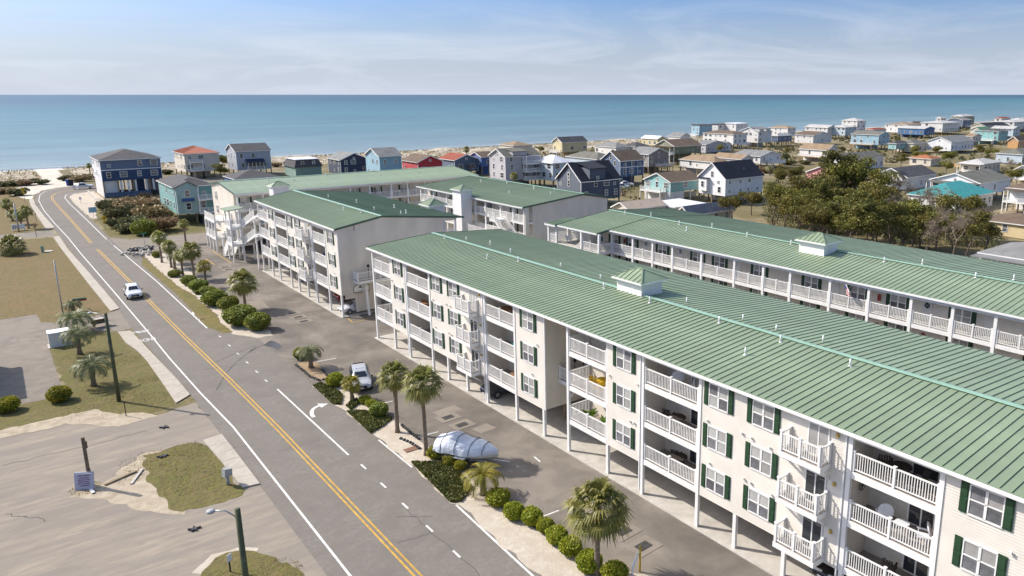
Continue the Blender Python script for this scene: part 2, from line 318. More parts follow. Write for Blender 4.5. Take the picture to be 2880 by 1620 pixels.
# sea
def sea_mat():
    m, t, b = new_mat('sea_water'); n = t.nodes.new; l = t.links.new
    g = n('ShaderNodeNewGeometry'); s = n('ShaderNodeSeparateXYZ'); l(g.outputs['Position'], s.inputs[0])
    r = n('ShaderNodeValToRGB'); e = r.color_ramp.elements
    mr = n('ShaderNodeMapRange'); mr.inputs[1].default_value = 360; mr.inputs[2].default_value = 4000; l(s.outputs['Y'], mr.inputs[0])
    pw = n('ShaderNodeMath'); pw.operation = 'POWER'; pw.inputs[1].default_value = 0.45; l(mr.outputs[0], pw.inputs[0]); l(pw.outputs[0], r.inputs[0])
    e[0].position = 0.0; e[0].color = (0.27, 0.30, 0.29, 1); e[1].position = 1.0; e[1].color = (0.03, 0.075, 0.10, 1)
    for p, c in ((0.12, (0.19, 0.25, 0.255, 1)), (0.3, (0.105, 0.19, 0.20, 1)), (0.6, (0.055, 0.15, 0.165, 1))):
        x = e.new(p); x.color = c
    nz = n('ShaderNodeTexNoise'); nz.inputs['Scale'].default_value = 0.004; nz.inputs['Detail'].default_value = 8
    mp = n('ShaderNodeMapping'); mp.inputs['Scale'].default_value = (1, 4, 1); l(g.outputs['Position'], mp.inputs[0]); l(mp.outputs[0], nz.inputs['Vector'])
    hs = n('ShaderNodeHueSaturation'); vr = n('ShaderNodeMapRange'); vr.inputs[1].default_value = 0.3; vr.inputs[2].default_value = 0.7; vr.inputs[3].default_value = 0.8; vr.inputs[4].default_value = 1.2
    l(nz.outputs['Fac'], vr.inputs[0]); chop = n('ShaderNodeTexNoise'); chop.inputs['Scale'].default_value = 0.035; chop.inputs['Detail'].default_value = 9; chop.inputs['Roughness'].default_value = 0.75
    mc = n('ShaderNodeMapping'); mc.inputs['Scale'].default_value = (1, 3.2, 1); l(g.outputs['Position'], mc.inputs[0]); l(mc.outputs[0], chop.inputs['Vector'])
    cr_ = n('ShaderNodeMapRange'); cr_.inputs[1].default_value = 0.3; cr_.inputs[2].default_value = 0.7; cr_.inputs[3].default_value = 0.8; cr_.inputs[4].default_value = 1.2; l(chop.outputs['Fac'], cr_.inputs[0])
    mm = n('ShaderNodeMath'); mm.operation = 'MULTIPLY'; l(vr.outputs[0], mm.inputs[0]); l(cr_.outputs[0], mm.inputs[1])
    l(mm.outputs[0], hs.inputs['Value']); l(r.outputs[0], hs.inputs['Color']); l(hs.outputs[0], b.inputs['Base Color'])
    b.inputs['Roughness'].default_value = 0.32; b.inputs['IOR'].default_value = 1.33; b.inputs['Specular IOR Level'].default_value = 0.30
    wv = n('ShaderNodeTexNoise'); wv.inputs['Scale'].default_value = 0.16; wv.inputs['Detail'].default_value = 7; wv.inputs['Roughness'].default_value = 0.65
    m2 = n('ShaderNodeMapping'); m2.inputs['Scale'].default_value = (0.45, 1.6, 1); l(g.outputs['Position'], m2.inputs[0]); l(m2.outputs[0], wv.inputs['Vector'])
    bp = n('ShaderNodeBump'); bp.inputs['Distance'].default_value = 1.1; bp.inputs['Strength'].default_value = 0.55; l(wv.outputs['Fac'], bp.inputs['Height']); l(bp.outputs[0], b.inputs['Normal'])
    return m
struct(sheet('sea', [(-120000, 353), (120000, 353), (120000, 160000), (-120000, 160000)], -1.5, sea_mat(), False))
# surf lines breaking along the beach
M_foam = pm('foam', (0.80, 0.82, 0.83), 0.7, 0.1, 0.2, world=True)
for k, (y, hw) in enumerate(((361.5, 1.1), (366.5, 0.6), (374, 0.45))):
    for x0, x1 in ((-60, 60), (70, 160), (175, 290), (300, 420)):
        if k and RND.random() < 0.3: continue
        pts = [(x, y+1.3*math.sin(x*0.11+k)+RND.uniform(-0.6, 0.6)) for x in range(x0+k*9, x1-k*6, 3)]
        bb = band(pts, hw, -1.46+0.01*k); 
        for i in range(len(pts)):   # ragged width
            f = RND.uniform(0.15, 1.2); mid = pts[i]
            for j in (i, i+len(pts)): v = bb.v[j]; bb.v[j] = (mid[0]+(v[0]-mid[0])*f, mid[1]+(v[1]-mid[1])*f, v[2])
        struct(up(bb.build('surf', M_foam)))
# dunes behind the beach
def dune_strip(x0, x1, y0, y1, hmax, seed, nx, ny):
    r = random.Random(seed); ph = [(r.uniform(0, 6), r.uniform(0, 6), r.uniform(.05, .22), r.uniform(.05, .3)) for _ in range(6)]
    b = MB()
    for j in range(ny+1):
        for i in range(nx+1):
            x = x0+(x1-x0)*i/nx; y = y0+(y1-y0)*j/ny; e = math.sin(math.pi*j/ny)*min(1, 6*i/nx, 6*(nx-i)/nx)
            h = sum(math.sin(x*c+a)*math.cos(y*d+bb) for a, bb, c, d in ph)/6
            b.v.append((x, y, -0.03+hmax*e*(0.45+1.1*h)))
    for j in range(ny):
        for i in range(nx): b.f.append((j*(nx+1)+i, j*(nx+1)+i+1, (j+1)*(nx+1)+i+1, (j+1)*(nx+1)+i)); b.m.append(0)
    return b
M_dune = blend_mat('dune_sand', [(0.52, 0.45, 0.36), (0.34, 0.27, 0.17), (0.58, 0.52, 0.43), (0.24, 0.19, 0.11)], [0.05, 0.12, 0.4], 0.12, 1.5)
for (x0, x1, sd_) in ((-60, 14, 1), (24, 130, 2), (130, 420, 3)):
    struct(dune_strip(x0, x1, 300, 343, 2.6, sd_, int((x1-x0)/3), 16).build('dune', M_dune, smooth=True))

# parking court, yards and lots
PARK = [(19.5, 10), (120, 10), (120, 96), (86, 96), (86, 150), (33, 160), (18, 152), (17.5, 135), (18, 118), (18.2, 100), (18.5, 91), (19.5, 84)]
sheet('parking_court', PARK, 0.004, M_park)
sheet('side_street', [(9.5, 178.5), (-40, 180.5), (-40, 184.5), (9.2, 186.5)], 0.006, M_pad)
sheet('side_street', [(16, 148), (34, 155.5), (90, 157.5), (90, 164.5), (34, 163), (20, 164.5), (16, 171)], 0.006, M_pad)
sheet('sandy_lot', [(-60, 15), (12.3, 15), (12.3, 60), (11.8, 71.2), (9, 70.2), (6.3, 70.4), (3.2, 74), (-8, 73.5), (-60, 76)], 0.004, M_lot, amp=0.12, seed=3)
sheet('driveway_pad', [(-30, 81), (2.4, 80.6), (2.9, 84), (2.9, 99.8), (7.2, 101.9), (9.6, 99.9), (11.2, 100), (11.2, 110.2), (10, 109.2), (4.4, 108.4), (2.9, 109.8), (2.8, 114.3), (-30, 114.3)], 0.006, M_pad)
sheet('lawn', [(-60, 114.3), (2.8, 114.4), (3.0, 109.9), (4.4, 108.6), (10.0, 109.5), (9.05, 162), (8.8, 176.2), (5, 177.6), (-60, 179)], 0.012, M_lawn, amp=0.1, seed=5)
sheet('lawn', [(-60, 187), (8.2, 187.5), (8.0, 215), (8.3, 247), (5, 262), (-60, 266)], 0.012, M_lawn, amp=0.2, seed=6)
sheet('rough_grass', [(-12, 74.2), (-1.9, 74.2), (3.5, 74.9), (6.3, 71.3), (8.1, 70.9), (10.3, 71.6), (10.6, 79.7), (10.3, 88.2), (9.4, 94.2), (9.5, 99.3), (7.2, 101.3), (3.1, 99.5), (3.1, 83.5), (2.4, 80.7), (-1.8, 80), (-12, 80)], 0.014, M_turf, amp=0.15, seed=7)
sheet('dirt_edge', [(-14, 72.4), (-2, 73.2), (3.2, 72.8), (5.6, 69.6), (8.3, 70.0), (8.2, 71.2), (6.4, 72.4), (4.6, 75.2), (-1.9, 75.0), (-14, 74.6)], 0.018, M_dirt, amp=0.2, seed=8)
sheet('grass_island', [(6.49, 62.58), (7.59, 62.30), (8.97, 63.02), (10.51, 61.86), (10.84, 60.47), (10.77, 56.60), (10.85, 52.62), (10.81, 51.44), (9.76, 51.32), (8.24, 51.44), (6.95, 51.87), (6.41, 52.79), (6.41, 54.41), (5.98, 58.09)], 0.016, M_turf, amp=0.14, seed=9)
sheet('dirt_patch', [(1.36, 58.58), (2.14, 60.18), (3.48, 59.43), (5.04, 61.54), (6.79, 63.18), (7.86, 62.29), (6.81, 57.78), (6.75, 53.97), (7.08, 51.30), (5.30, 53.08), (4.28, 54.71), (3.38, 56.60), (2.48, 57.84)], 0.011, M_dirt, amp=0.16, seed=10)
sheet('grass_island', [(6.60, 43.93), (7.61, 44.82), (8.71, 44.76), (9.53, 44.08), (10.20, 42.77), (11.04, 39.67), (10.65, 37.26), (5.30, 40.85), (6.45, 43.47)], 0.016, M_turf, amp=0.14, seed=12)
sheet('dirt_patch', [(6.03, 44.16), (7.36, 45.41), (8.78, 45.03), (9.65, 44.24), (9.48, 43.92), (8.65, 44.54), (7.56, 44.61), (6.58, 43.59)], 0.012, M_sand, amp=0.08, seed=13)
# scrub lot right of the bend, sandy shoulders
sheet('scrub_ground', [(17.6, 172), (21, 166.5), (30, 165.8), (50, 167), (50, 196), (46, 232), (24, 232), (20, 215), (18.2, 196)], 0.010, M_turf, amp=0.3, seed=14)
sheet('sandy_shoulder', [(17.4, 198), (19.4, 198), (22, 215), (24, 234), (24, 262), (17.4, 262), (17.0, 228)], 0.009, M_sand, amp=0.3, seed=15)
sheet('sandy_shoulder', [(6.5, 250), (9.3, 247), (10.6, 258), (12.7, 267), (16.4, 272.5), (24, 276), (24, 284), (21.5, 300), (21.5, 345), (15.4, 345), (15.0, 300), (9, 284), (5, 270)], 0.008, M_beach, amp=0.4, seed=16)
sheet('driveway', [(35.2, 165.5), (39.5, 165.5), (39.5, 182), (35.2, 182)], 0.013, pm('gravel_drive', (0.13, 0.135, 0.14), 0.9, 0.25, 4, world=True))
# verge and planting beds between road and parking
sheet('grass_verge', [(19.25, 146.28), (17.96, 137.91), (18.40, 113.58), (18.07, 94.58), (19.08, 91.05), (19.89, 90.62), (19.77, 96.26), (20.24, 99.70), (20.10, 106.95), (20.19, 111.43), (19.55, 118.30), (19.44, 126.16), (19.29, 133.14)], 0.020, M_verge, amp=0.12, seed=17)
sheet('planting_bed', [(19.62, 148.65), (19.29, 133.14), (19.55, 118.30), (20.19, 111.43), (20.10, 106.95), (20.24, 99.70), (19.77, 96.26), (19.74, 90.03), (21.40, 86.79), (23.25, 86.42), (23.54, 97.53), (22.00, 101.71), (22.26, 114.60), (23.05, 123.18), (22.88, 131.98), (23.18, 140.44), (22.30, 146.43)], 0.016, M_sand, amp=0.12, seed=18)
sheet('planting_bed', [(22.00, 75.35), (21.94, 70.75), (22.29, 69.28), (23.15, 69.24), (23.66, 69.84), (23.57, 72.04), (23.89, 74.36), (23.30, 75.61)], 0.030, M_mulch, amp=0.06, seed=19)
sheet('planting_bed', [(21.32, 68.13), (21.46, 61.05), (21.55, 54.87), (21.57, 53.56), (21.60, 48.59), (21.68, 48.18), (21.23, 41.25), (21.69, 40.71), (21.33, 35.18), (21.34, 31.15), (21.6, 24), (27.5, 24), (24.42, 31.18), (24.06, 34.16), (23.85, 36.51), (23.54, 38.30), (24.12, 40.61), (24.01, 42.28), (24.10, 45.00), (23.46, 48.13), (23.91, 49.40), (23.97, 51.58), (24.06, 54.85), (24.07, 57.41), (23.94, 61.11), (23.67, 63.39), (23.17, 65.96), (22.75, 67.91)], 0.024, M_sand, amp=0.10, seed=20)
# slab under the buildings
b = MB(); b.box(31.75, 9.4, 0, 48.5, 45.6, 0.06); b.box(31.75, 45.6, 0, 48.5, 78.3, 0.06); struct(b.build('parking_slab', M_conc))
b = MB(); b.box(31.75, 88.2, 0, 48.5, 121.2, 0.06); struct(b.build('parking_slab', M_conc))

# ---------------------------------------------------------------- the road
LE = [(11.9, 5), (12.0, 50), (11.9, 74), (11.5, 85), (11.05, 100), (11.0, 120), (10.5, 141), (10.0, 177), (9.6, 200), (9.2, 222), (9.6, 243), (10.7, 257), (12.8, 266), (16.5, 271.5), (24, 274), (70, 275)]
RE = [(21.5, 5), (21.7, 40), (21.4, 61), (21.4, 70), (21.5, 86.5), (19.2, 91), (18.9, 115), (18.6, 130), (17.8, 147), (17.3, 160), (17.2, 200), (17.0, 230), (17.4, 246), (18.9, 252), (24, 256), (70, 257)]
road = sheet('road', LE+RE[::-1], 0.010, M_asph)
YC = [(16.0, 5), (16.0, 35.6), (15.9, 60.7), (15.65, 75), (15.2, 92.7), (14.6, 127.1), (14.0, 157.5)]
YF = [(13.85, 165), (13.7, 201.7), (13.45, 225.4), (13.4, 241.6), (13.9, 250.5), (15.3, 257.4), (18, 261.5), (24, 264.2), (60, 265)]
for line in (YC, YF):
    for off in (-0.16, 0.16): up(band(lerp_pts(line, 4), 0.065, 0.018, off).build('yellow_line', M_painty, road))
WL = [(12.95, 5), (13.0, 38), (13.1, 63.4), (12.7, 73.3), (12.4, 85.7), (12.3, 96.5), (11.9, 121.9), (11.3, 155), (11.1, 174.4), (10.55, 195.8), (10.2, 219.8), (10.45, 241.7), (11.6, 256.1), (13.4, 264), (17, 269), (24, 271.3), (60, 272)]
up(band(lerp_pts(WL, 4), 0.075, 0.018).build('edge_line', M_paintw, road))
WR1 = [(17.95, 94.3), (17.7, 123.6), (16.9, 154.4), (16.75, 160)]; WR2 = [(16.6, 167.4), (16.4, 199.4), (16.1, 229.9), (16.25, 244.3), (17.2, 251.6), (20, 255.3), (26, 257.6)]
for l_ in (WR1, WR2, [(18.6, 52.5), (18.5, 69.6)], [(21.45, 5), (21.1, 31.4), (21.45, 40.9)], [(21.5, 47.6), (21.45, 53.5)]):
    up(band(lerp_pts(l_, 4), 0.075, 0.018).build('edge_line', M_paintw, road))
for y in (22, 25.5, 29, 32.5, 36, 39.5, 43, 46.5, 50):
    up(band([(18.75, y-0.45), (18.75, y+0.45)], 0.07, 0.018).build('lane_dash', M_paintw, road))
for y in (72.5, 75.6, 79, 82.5, 86, 90): up(band([(18.35, y-0.35), (18.3, y+0.35)], 0.06, 0.018).build('lane_dash', M_paintw, road))
for y in (162, 165): up(band([(16.7, y-0.3), (16.7, y+0.3)], 0.06, 0.018).build('lane_dash', M_paintw, road))
# turn arrow, bicycle symbols, ENDS
ar = MB(); c = (19.71, 62.50); pts = []
for k in range(9): a = math.pi*0.5*k/8; pts.append((c[0]-0.75+1.25*(1-math.cos(a)), c[1]-1.35+2.1*math.sin(a)))
up(band(pts, 0.16, 0.018).build('turn_arrow', M_paintw, road))
ar.poly([(c[0]+0.45, c[1]+0.2, 0.018), (c[0]+1.25, c[1]+0.75, 0.018), (c[0]+0.5, c[1]+1.3, 0.018)]); up(ar.build('turn_arrow', M_paintw, road))
def ring(b, cx_, cy_, r0, r1, z, n=18):
    o = len(b.v)
    for k in range(n):
        a = 2*math.pi*k/n; b.v += [(cx_+r0*math.cos(a), cy_+r0*math.sin(a), z), (cx_+r1*math.cos(a), cy_+r1*math.sin(a), z)]
    for k in range(n):
        i = o+2*k; j = o+2*((k+1) % n); b.f.append((i, i+1, j+1, j)); b.m.append(0)
def bicycle(cx_, cy_, s):
    b = MB(); z = 0.018
    ring(b, cx_-0.42*s, cy_, 0.22*s, 0.32*s, z); ring(b, cx_+0.42*s, cy_, 0.22*s, 0.32*s, z)
    for p, q in (((-.42, 0), (-.1, -.45)), ((-.1, -.45), (.3, -.4)), ((.3, -.4), (0, 0)), ((0, 0), (-.42, 0)), ((.42, 0), (.28, -.55)), ((0, 0), (-.15, -.6))):
        x = band([(cx_+p[0]*s, cy_+p[1]*s), (cx_+q[0]*s, cy_+q[1]*s)], 0.045*s, z+0.002); b.add(x.v, x.f)
    return b
c = (11.65, 97.93); up(bicycle(c[0], c[1], 1.15).build('bicycle_symbol', M_paintw, road))
c = (18.35, 98.90); up(bicycle(c[0], c[1], 0.8).build('bicycle_symbol', M_paintw, road))
c = (18.42, 102.46); up(band([(c[0]-.35, c[1]-.9), (c[0]-.3, c[1]+.3), (c[0], c[1]+.9), (c[0]+.35, c[1]+.5)], 0.09, 0.018).build('turn_arrow', M_paintw, road))
fc = bpy.data.curves.new('ends_text', 'FONT'); fc.body = 'ENDS'; fc.size = 1.0; fc.align_x = 'CENTER'; fc.align_y = 'CENTER'
fo = bpy.data.objects.new('tmp_text', fc); COL.objects.link(fo); bpy.context.view_layer.update()
tm = bpy.data.meshes.new_from_object(fo.evaluated_get(bpy.context.evaluated_depsgraph_get())); bpy.data.objects.remove(fo)
tm.materials.clear(); tm.materials.append(M_paintw); c = (11.76, 94.08)
o = put(tm, 'ends_lettering', road, (c[0], c[1], 0.019), math.pi, (0.62, 1.7, 1))
# patches, cracks and skid marks
def wander(p, q, amp, seed, k=14):
    r = random.Random(seed); out = []
    for i in range(k+1): t = i/k; out.append((p[0]+(q[0]-p[0])*t+r.uniform(-amp, amp), p[1]+(q[1]-p[1])*t+r.uniform(-amp, amp)))
    return out
for i, (p, q, a) in enumerate((((18.64, 42.35), (18.78, 33.27), .10), ((16.47, 39.33), (18.58, 38.97), .06), ((11.39, 59.75), (13.50, 58.88), .05), ((14.53, 56.51), (17.94, 56.57), .08), ((13.07, 79.85), (17.51, 79.09), .05), ((13.64, 89.52), (15.10, 87.04), .05), ((26.14, 74.82), (30.56, 74.86), .1), ((13.69, 152.11), (15.09, 128.67), .1), ((15.84, 78.42), (19.15, 79.43), .06), ((-1.76, 67.36), (7.55, 67.09), .25), ((-2.02, 58.98), (0.03, 56.06), .2), ((17.78, 42.09), (19.59, 40.60), .06))):
    up(band(wander(p, q, a, 40+i), 0.018, 0.016).build('crack', M_crack, road))
M_skid = pm('tyre_rubber_mark', (0.095, 0.087, 0.08), 0.8, 0.25, 1.5, world=True)
for i, L in enumerate(([(15.38, 80.85), (17.35, 82.31), (19.10, 83.31), (20.62, 84.18)], [(14.05, 73.06), (15.76, 76.92), (17.35, 79.60), (18.99, 81.76), (20.43, 83.48)], [(19.49, 82.48), (20.80, 83.50), (21.42, 83.86)])):
    up(band(lerp_pts(L, 0.6), 0.07, 0.015).build('tyre_mark', M_skid, road))
sheet('wet_patch', [(21.44, 84.28), (22.44, 84.79), (22.82, 81.83), (21.92, 81.30), (21.46, 82.53)], 0.013, pm('damp_asphalt', (0.07, 0.064, 0.06), 0.3, 0.2, 3), amp=0.15, seed=3, parent=road, step=.5)
# parking stall lines and drains belong to the court
court = [o for o in COL.objects if o.name == 'parking_court'][0]
for p, q, mt in (((23.99, 74.65), (25.89, 74.44), 0), ((24.74, 60.16), (25.67, 60.11), 0), ((24.34, 51.97), (25.85, 51.78), 0), ((25.17, 36.03), (26.40, 35.94), 0), ((29.55, 142.63), (29.50, 130.26), 1), ((27.11, 136.68), (27.06, 130.38), 1), ((32.31, 87.50), (32.14, 85.51), 1), ((32.14, 85.51), (35.31, 86.11), 1), ((29.44, 43.19), (29.34, 42.25), 0)):
    up(band([p, q], 0.06, 0.012).build('stall_line', M_painty if mt else M_paintw, court))
M_grate = pm('iron_grate', (0.05, 0.048, 0.045), 0.6, 0.2, 3)
def drain(c, rz=0.0):
    s = MB(); s.box(-0.95, -0.75, 0, 0.95, 0.75, 0.022); o = s.build('drain_apron', M_pad, court, loc=(c[0], c[1], 0.004)); o.rotation_euler.z = rz
    g = MB()
    for k in range(7): g.box(-0.45+k*0.13, -0.3, 0.024, -0.36+k*0.13, 0.3, 0.045)
    g.box(-0.5, -0.35, 0.022, 0.5, 0.35, 0.026); g.build('grate', M_grate, o)
for q in ((27.84, 53.77), (28.02, 51.70), (28.11, 31.37), (27.99, 29.40), (27.95, 127.60), (27.97, 125.43), (27.80, 94.29), (27.80, 92.05), (27.74, 89.83)): drain(q, 0.05)
for P4 in ([(27.27, 55.57), (29.53, 55.77), (29.59, 54.47), (27.36, 54.29)], [(28.17, 50.47), (29.72, 50.67), (29.97, 49.35), (28.42, 49.30)], [(24.92, 103.59), (26.65, 103.44), (26.26, 98.18), (24.28, 98.06)]):
    sheet('asphalt_patch', P4, 0.010, M_pad, parent=court)

# ---------------------------------------------------------------- sidewalks, slab by slab
def sidewalk(inner, outer, seglen=1.6):
    root = MB(); root.poly([(p[0], p[1], 0.03) for p in inner]+[(p[0], p[1], 0.03) for p in reversed(outer)])
    s = struct(up(root.build('sidewalk', M_dirt)))
    def at(pl, t):
        L = [math.hypot(b_[0]-a_[0], b_[1]-a_[1]) for a_, b_ in zip(pl, pl[1:])]; T = sum(L)*t
        for (a_, b_), l_ in zip(zip(pl, pl[1:]), L):
            if T <= l_: return (a_[0]+(b_[0]-a_[0])*T/l_, a_[1]+(b_[1]-a_[1])*T/l_)
            T -= l_
        return pl[-1]
    tot = sum(math.hypot(b_[0]-a_[0], b_[1]-a_[1]) for a_, b_ in zip(inner, inner[1:])); n = max(1, int(tot/seglen))
    for k in range(n):
        g = 0.012/ seglen
        q = [at(inner, (k+g)/n), at(inner, (k+1-g)/n), at(outer, (k+1-g)/n), at(outer, (k+g)/n)]
        x = MB(); x.prism(q, 0.03, 0.10+0.006*RND.random()); o = x.build('slab', M_walk, s)
sidewalk([(11.85, 73.2), (11.75, 78), (11.4, 85.3), (10.95, 95.3), (10.75, 98.8)], [(10.45, 71.9), (10.45, 78), (10.4, 86.1), (10.2, 90.2), (9.65, 94.1), (9.55, 99.3)])
sidewalk([(11.2, 110.6), (10.9, 125), (10.5, 141.5), (9.95, 160), (9.9, 177)], [(10.15, 109.8), (9.8, 125), (9.45, 141.5), (9.05, 162), (9.0, 176.6)])
sidewalk([(10.05, 189.5), (9.55, 210), (9.25, 232), (9.6, 246)], [(8.55, 188), (8.35, 210), (8.25, 232), (8.6, 245.6)])
sidewalk([(12.0, 62.5), (12.05, 58), (12.05, 52.2)], [(10.55, 62.3), (10.75, 58), (10.95, 52.4)])

# ================================================================ GREEN-ROOFED BLOCKS
class Bld:
    def __init__(s, name, label, cat, base, rz=0.0):
        c, sn = math.cos(rz), math.sin(rz); s.b = base
        s.root = thing(name, label, cat, (base[0]*c-base[1]*sn, base[0]*sn+base[1]*c, 0), rz)
    def part(s, mb, name, mats, parent=None, smooth=False):
        o = mb.build(name, mats, parent or s.root, smooth)
        if parent is None: o.location = (-s.b[0], -s.b[1], 0)
        return o
    def inst(s, me, name, loc, rz=0.0, sc=None, parent=None):
        if parent is None: loc = (loc[0]-s.b[0], loc[1]-s.b[1], loc[2])
        return put(me, name, parent or s.root, loc, rz, sc)
_rails = {}
def rail_mesh(L, posts=2, h=1.06):
    """white railing along +Y: rails, balusters, square posts with caps"""
    key = (round(L, 2), posts, h)
    if key in _rails: return _rails[key]
    b = MB(); b.box(-0.045, 0, h-0.06, 0.045, L, h); b.box(-0.03, 0, 0.09, 0.03, L, 0.15)
    n = int(L/0.135)
    for k in range(1, n): y = L*k/n; b.box(-0.02, y-0.02, 0.15, 0.02, y+0.02, h-0.06)
    for k in range(posts+1):
        y = L*k/posts; y = min(max(y, 0.055), L-0.055); b.box(-0.062, y-0.062, 0, 0.062, y+0.062, h+0.05); b.box(-0.085, y-0.085, h+0.05, 0.085, y+0.085, h+0.09)
    _rails[key] = b.mesh('railing', M_white); return _rails[key]
# a double window with four panes, seen from -X (local: Y across, Z up from the sill)
WW, WH = 1.52, 1.46
b = MB()
for y0, y1, z0, z1 in ((-WW/2, WW/2, -0.06, 0.03), (-WW/2, WW/2, WH-0.05, WH+0.05), (-WW/2, -WW/2+0.06, 0, WH), (WW/2-0.06, WW/2, 0, WH), (-0.06, 0.06, 0, WH), (-WW/2+.06, WW/2-.06, WH/2-0.03, WH/2+0.03)):
    b.box(-0.06, y0, z0, 0.0, y1, z1)
ME_win = b.mesh('window', M_white)
pw_, ph_ = WW/2-0.12, WH/2-0.06
b = MB(); b.box(-0.02, -pw_/2, 0, 0.0, pw_/2, ph_); ME_pane_lo = b.mesh('pane', M_screen)
b = MB(); b.box(-0.02, -pw_/2, 0, 0.0, pw_/2, ph_); ME_pane_up = b.mesh('pane', M_blind)
b = MB(); b.box(-0.05, -0.19, -0.03, 0, 0.19, WH+0.03); b.box(-0.075, -0.13, 0.06, -0.05, 0.13, WH*0.46); b.box(-0.075, -0.13, WH*0.54, -0.05, 0.13, WH-0.06); ME_shut = b.mesh('shutter', M_shutter)
# sliding door
b = MB()
for y0, y1, z0, z1 in ((-0.72, 0.72, 1.96, 2.05), (-0.72, -0.64, 0, 1.96), (0.64, 0.72, 0, 1.96), (-0.04, 0.04, 0.05, 1.96), (-0.72, 0.72, 0, 0.06)): b.box(-0.05, y0, z0, 0.0, y1, z1)
ME_slid = b.mesh('sliding_door', M_white)
b = MB(); b.box(-0.02, 0.045, 0.07, 0, 0.635, 1.95); b.box(-0.02, -0.635, 0.07, 0, -0.045, 1.95); ME_slidg = b.mesh('door_glass', M_glass)
b = MB(); b.box(-0.02, 0.045, 0.07, 0, 0.635, 1.95); b.box(-0.02, -0.635, 0.07, 0, -0.045, 1.95); ME_slidc = b.mesh('door_glass', M_blind)
b = MB(); b.box(-0.05, -0.46, 0, 0, 0.46, 1.98); b.box(-0.065, -0.40, 0.05, -0.05, 0.40, 1.9); ME_door = b.mesh('door', M_door)
b = MB(); b.box(-0.12, -0.03, 0, 0, 0.03, 0.10); b.box(-0.16, -0.05, 0.03, -0.10, 0.05, 0.17); ME_vent = b.mesh('vent_hood', M_white)
b = MB(); b.box(-0.16, -0.06, 0, 0, 0.06, 0.22); ME_wlight = b.mesh('wall_light', pm('amber_lens', (0.55, 0.36, 0.08), 0.3, 0.1, 3))
def win(B, x, y, z, shutters=True, kind=None):
    w_ = B.inst(ME_win, 'window', (x, y, z))
    for sy in (-1, 1):
        put(ME_pane_lo if RND.random() < 0.75 else ME_pane_up, 'pane', w_, (-0.012, sy*(WW/4+0.005), 0.03)); put(ME_pane_up if RND.random() < 0.8 else ME_pane_lo, 'pane', w_, (-0.012, sy*(WW/4+0.005), WH/2+0.03))
        if shutters: B.inst(ME_shut, 'shutter', (x, y+sy*(WW/2+0.20), z))
def slid(B, x, y, z, curtain=False):
    d_ = B.inst(ME_slid, 'sliding_door', (x, y, z)); put(ME_slidc if curtain else ME_slidg, 'door_glass', d_, (-0.012, 0, 0))
_panel = {}
def seam_roof(B, y0, y1, e0, r, e1, pitch=0.5, end_trim=True, ridge=True, jogs=None):
    """standing seam metal roof, eave e0=(x,z) - ridge r - eave e1, from y0 to y1; every pan an object with its rib"""
    t = 0.14
    u = MB(); u.xzprism([(e0[0]+.03, e0[1]-t), (r[0], r[1]-t), (e1[0]-.03, e1[1]-t), (e1[0]-.03, e1[1]-0.012), (r[0], r[1]-0.012), (e0[0]+.03, e0[1]-0.012)], y0+.02, y1-.02)
    rf = B.part(u, 'roof', M_trim)
    n = max(1, round((y1-y0)/pitch)); p = (y1-y0)/n
    for a, c in ((e0, r), (e1, r)):
        key = (a, c, round(p, 3))
        if key not in _panel:
            m = MB(); dx_, dz_ = c[0]-a[0], c[1]-a[1]
            m.xzprism([(0, -0.012), (dx_, dz_-0.012), (dx_, dz_+0.012), (0, 0.012)] if dx_ > 0 else [(dx_, dz_-0.012), (0, -0.012), (0, 0.012), (dx_, dz_+0.012)], 0.0, p-0.012)
            q = [(0.04*(1 if dx_ > 0 else -1), 0.01), (dx_*0.985, dz_*0.985+0.01), (dx_*0.985, dz_*0.985+0.062), (0.04*(1 if dx_ > 0 else -1), 0.062)]
            if dx_ < 0: q = [q[1], q[0], q[3], q[2]]
            m.xzprism(q, p-0.052, p-0.012)
            _panel[key] = m.mesh('roof_panel', M_roof)
        for k in range(n): B.inst(_panel[key], 'roof_panel', (a[0], y0+k*p+0.006, a[1]), parent=rf)
    if ridge:
        c = MB(); c.xzprism([(r[0]-0.26, r[1]-0.26*(r[1]-e0[1])/(r[0]-e0[0])+0.085), (r[0]+0.26, r[1]-0.26*(r[1]-e1[1])/(e1[0]-r[0])+0.085), (r[0], r[1]+0.125)], y0-.02, y1+.02); c.build('ridge_cap', M_ridge, rf)
    if end_trim:
        for yy in (y0-0.03, y1):
            for a in (e0, e1): c = MB(); c.beam((a[0], yy+.015, a[1]-0.03), (r[0], yy+.015, r[1]-0.03), 0.03, 0.24); c.build('rake_trim', M_rooftrim, rf)
    g = MB(); g.box(e0[0]-0.12, y0, e0[1]-0.17, e0[0]+0.02, y1, e0[1]-0.03); g.build('gutter', M_trim, rf)
    g = MB(); g.box(e1[0]-0.02, y0, e1[1]-0.17, e1[0]+0.10, y1, e1[1]-0.03); g.build('gutter', M_rooftrim, rf)
    return rf
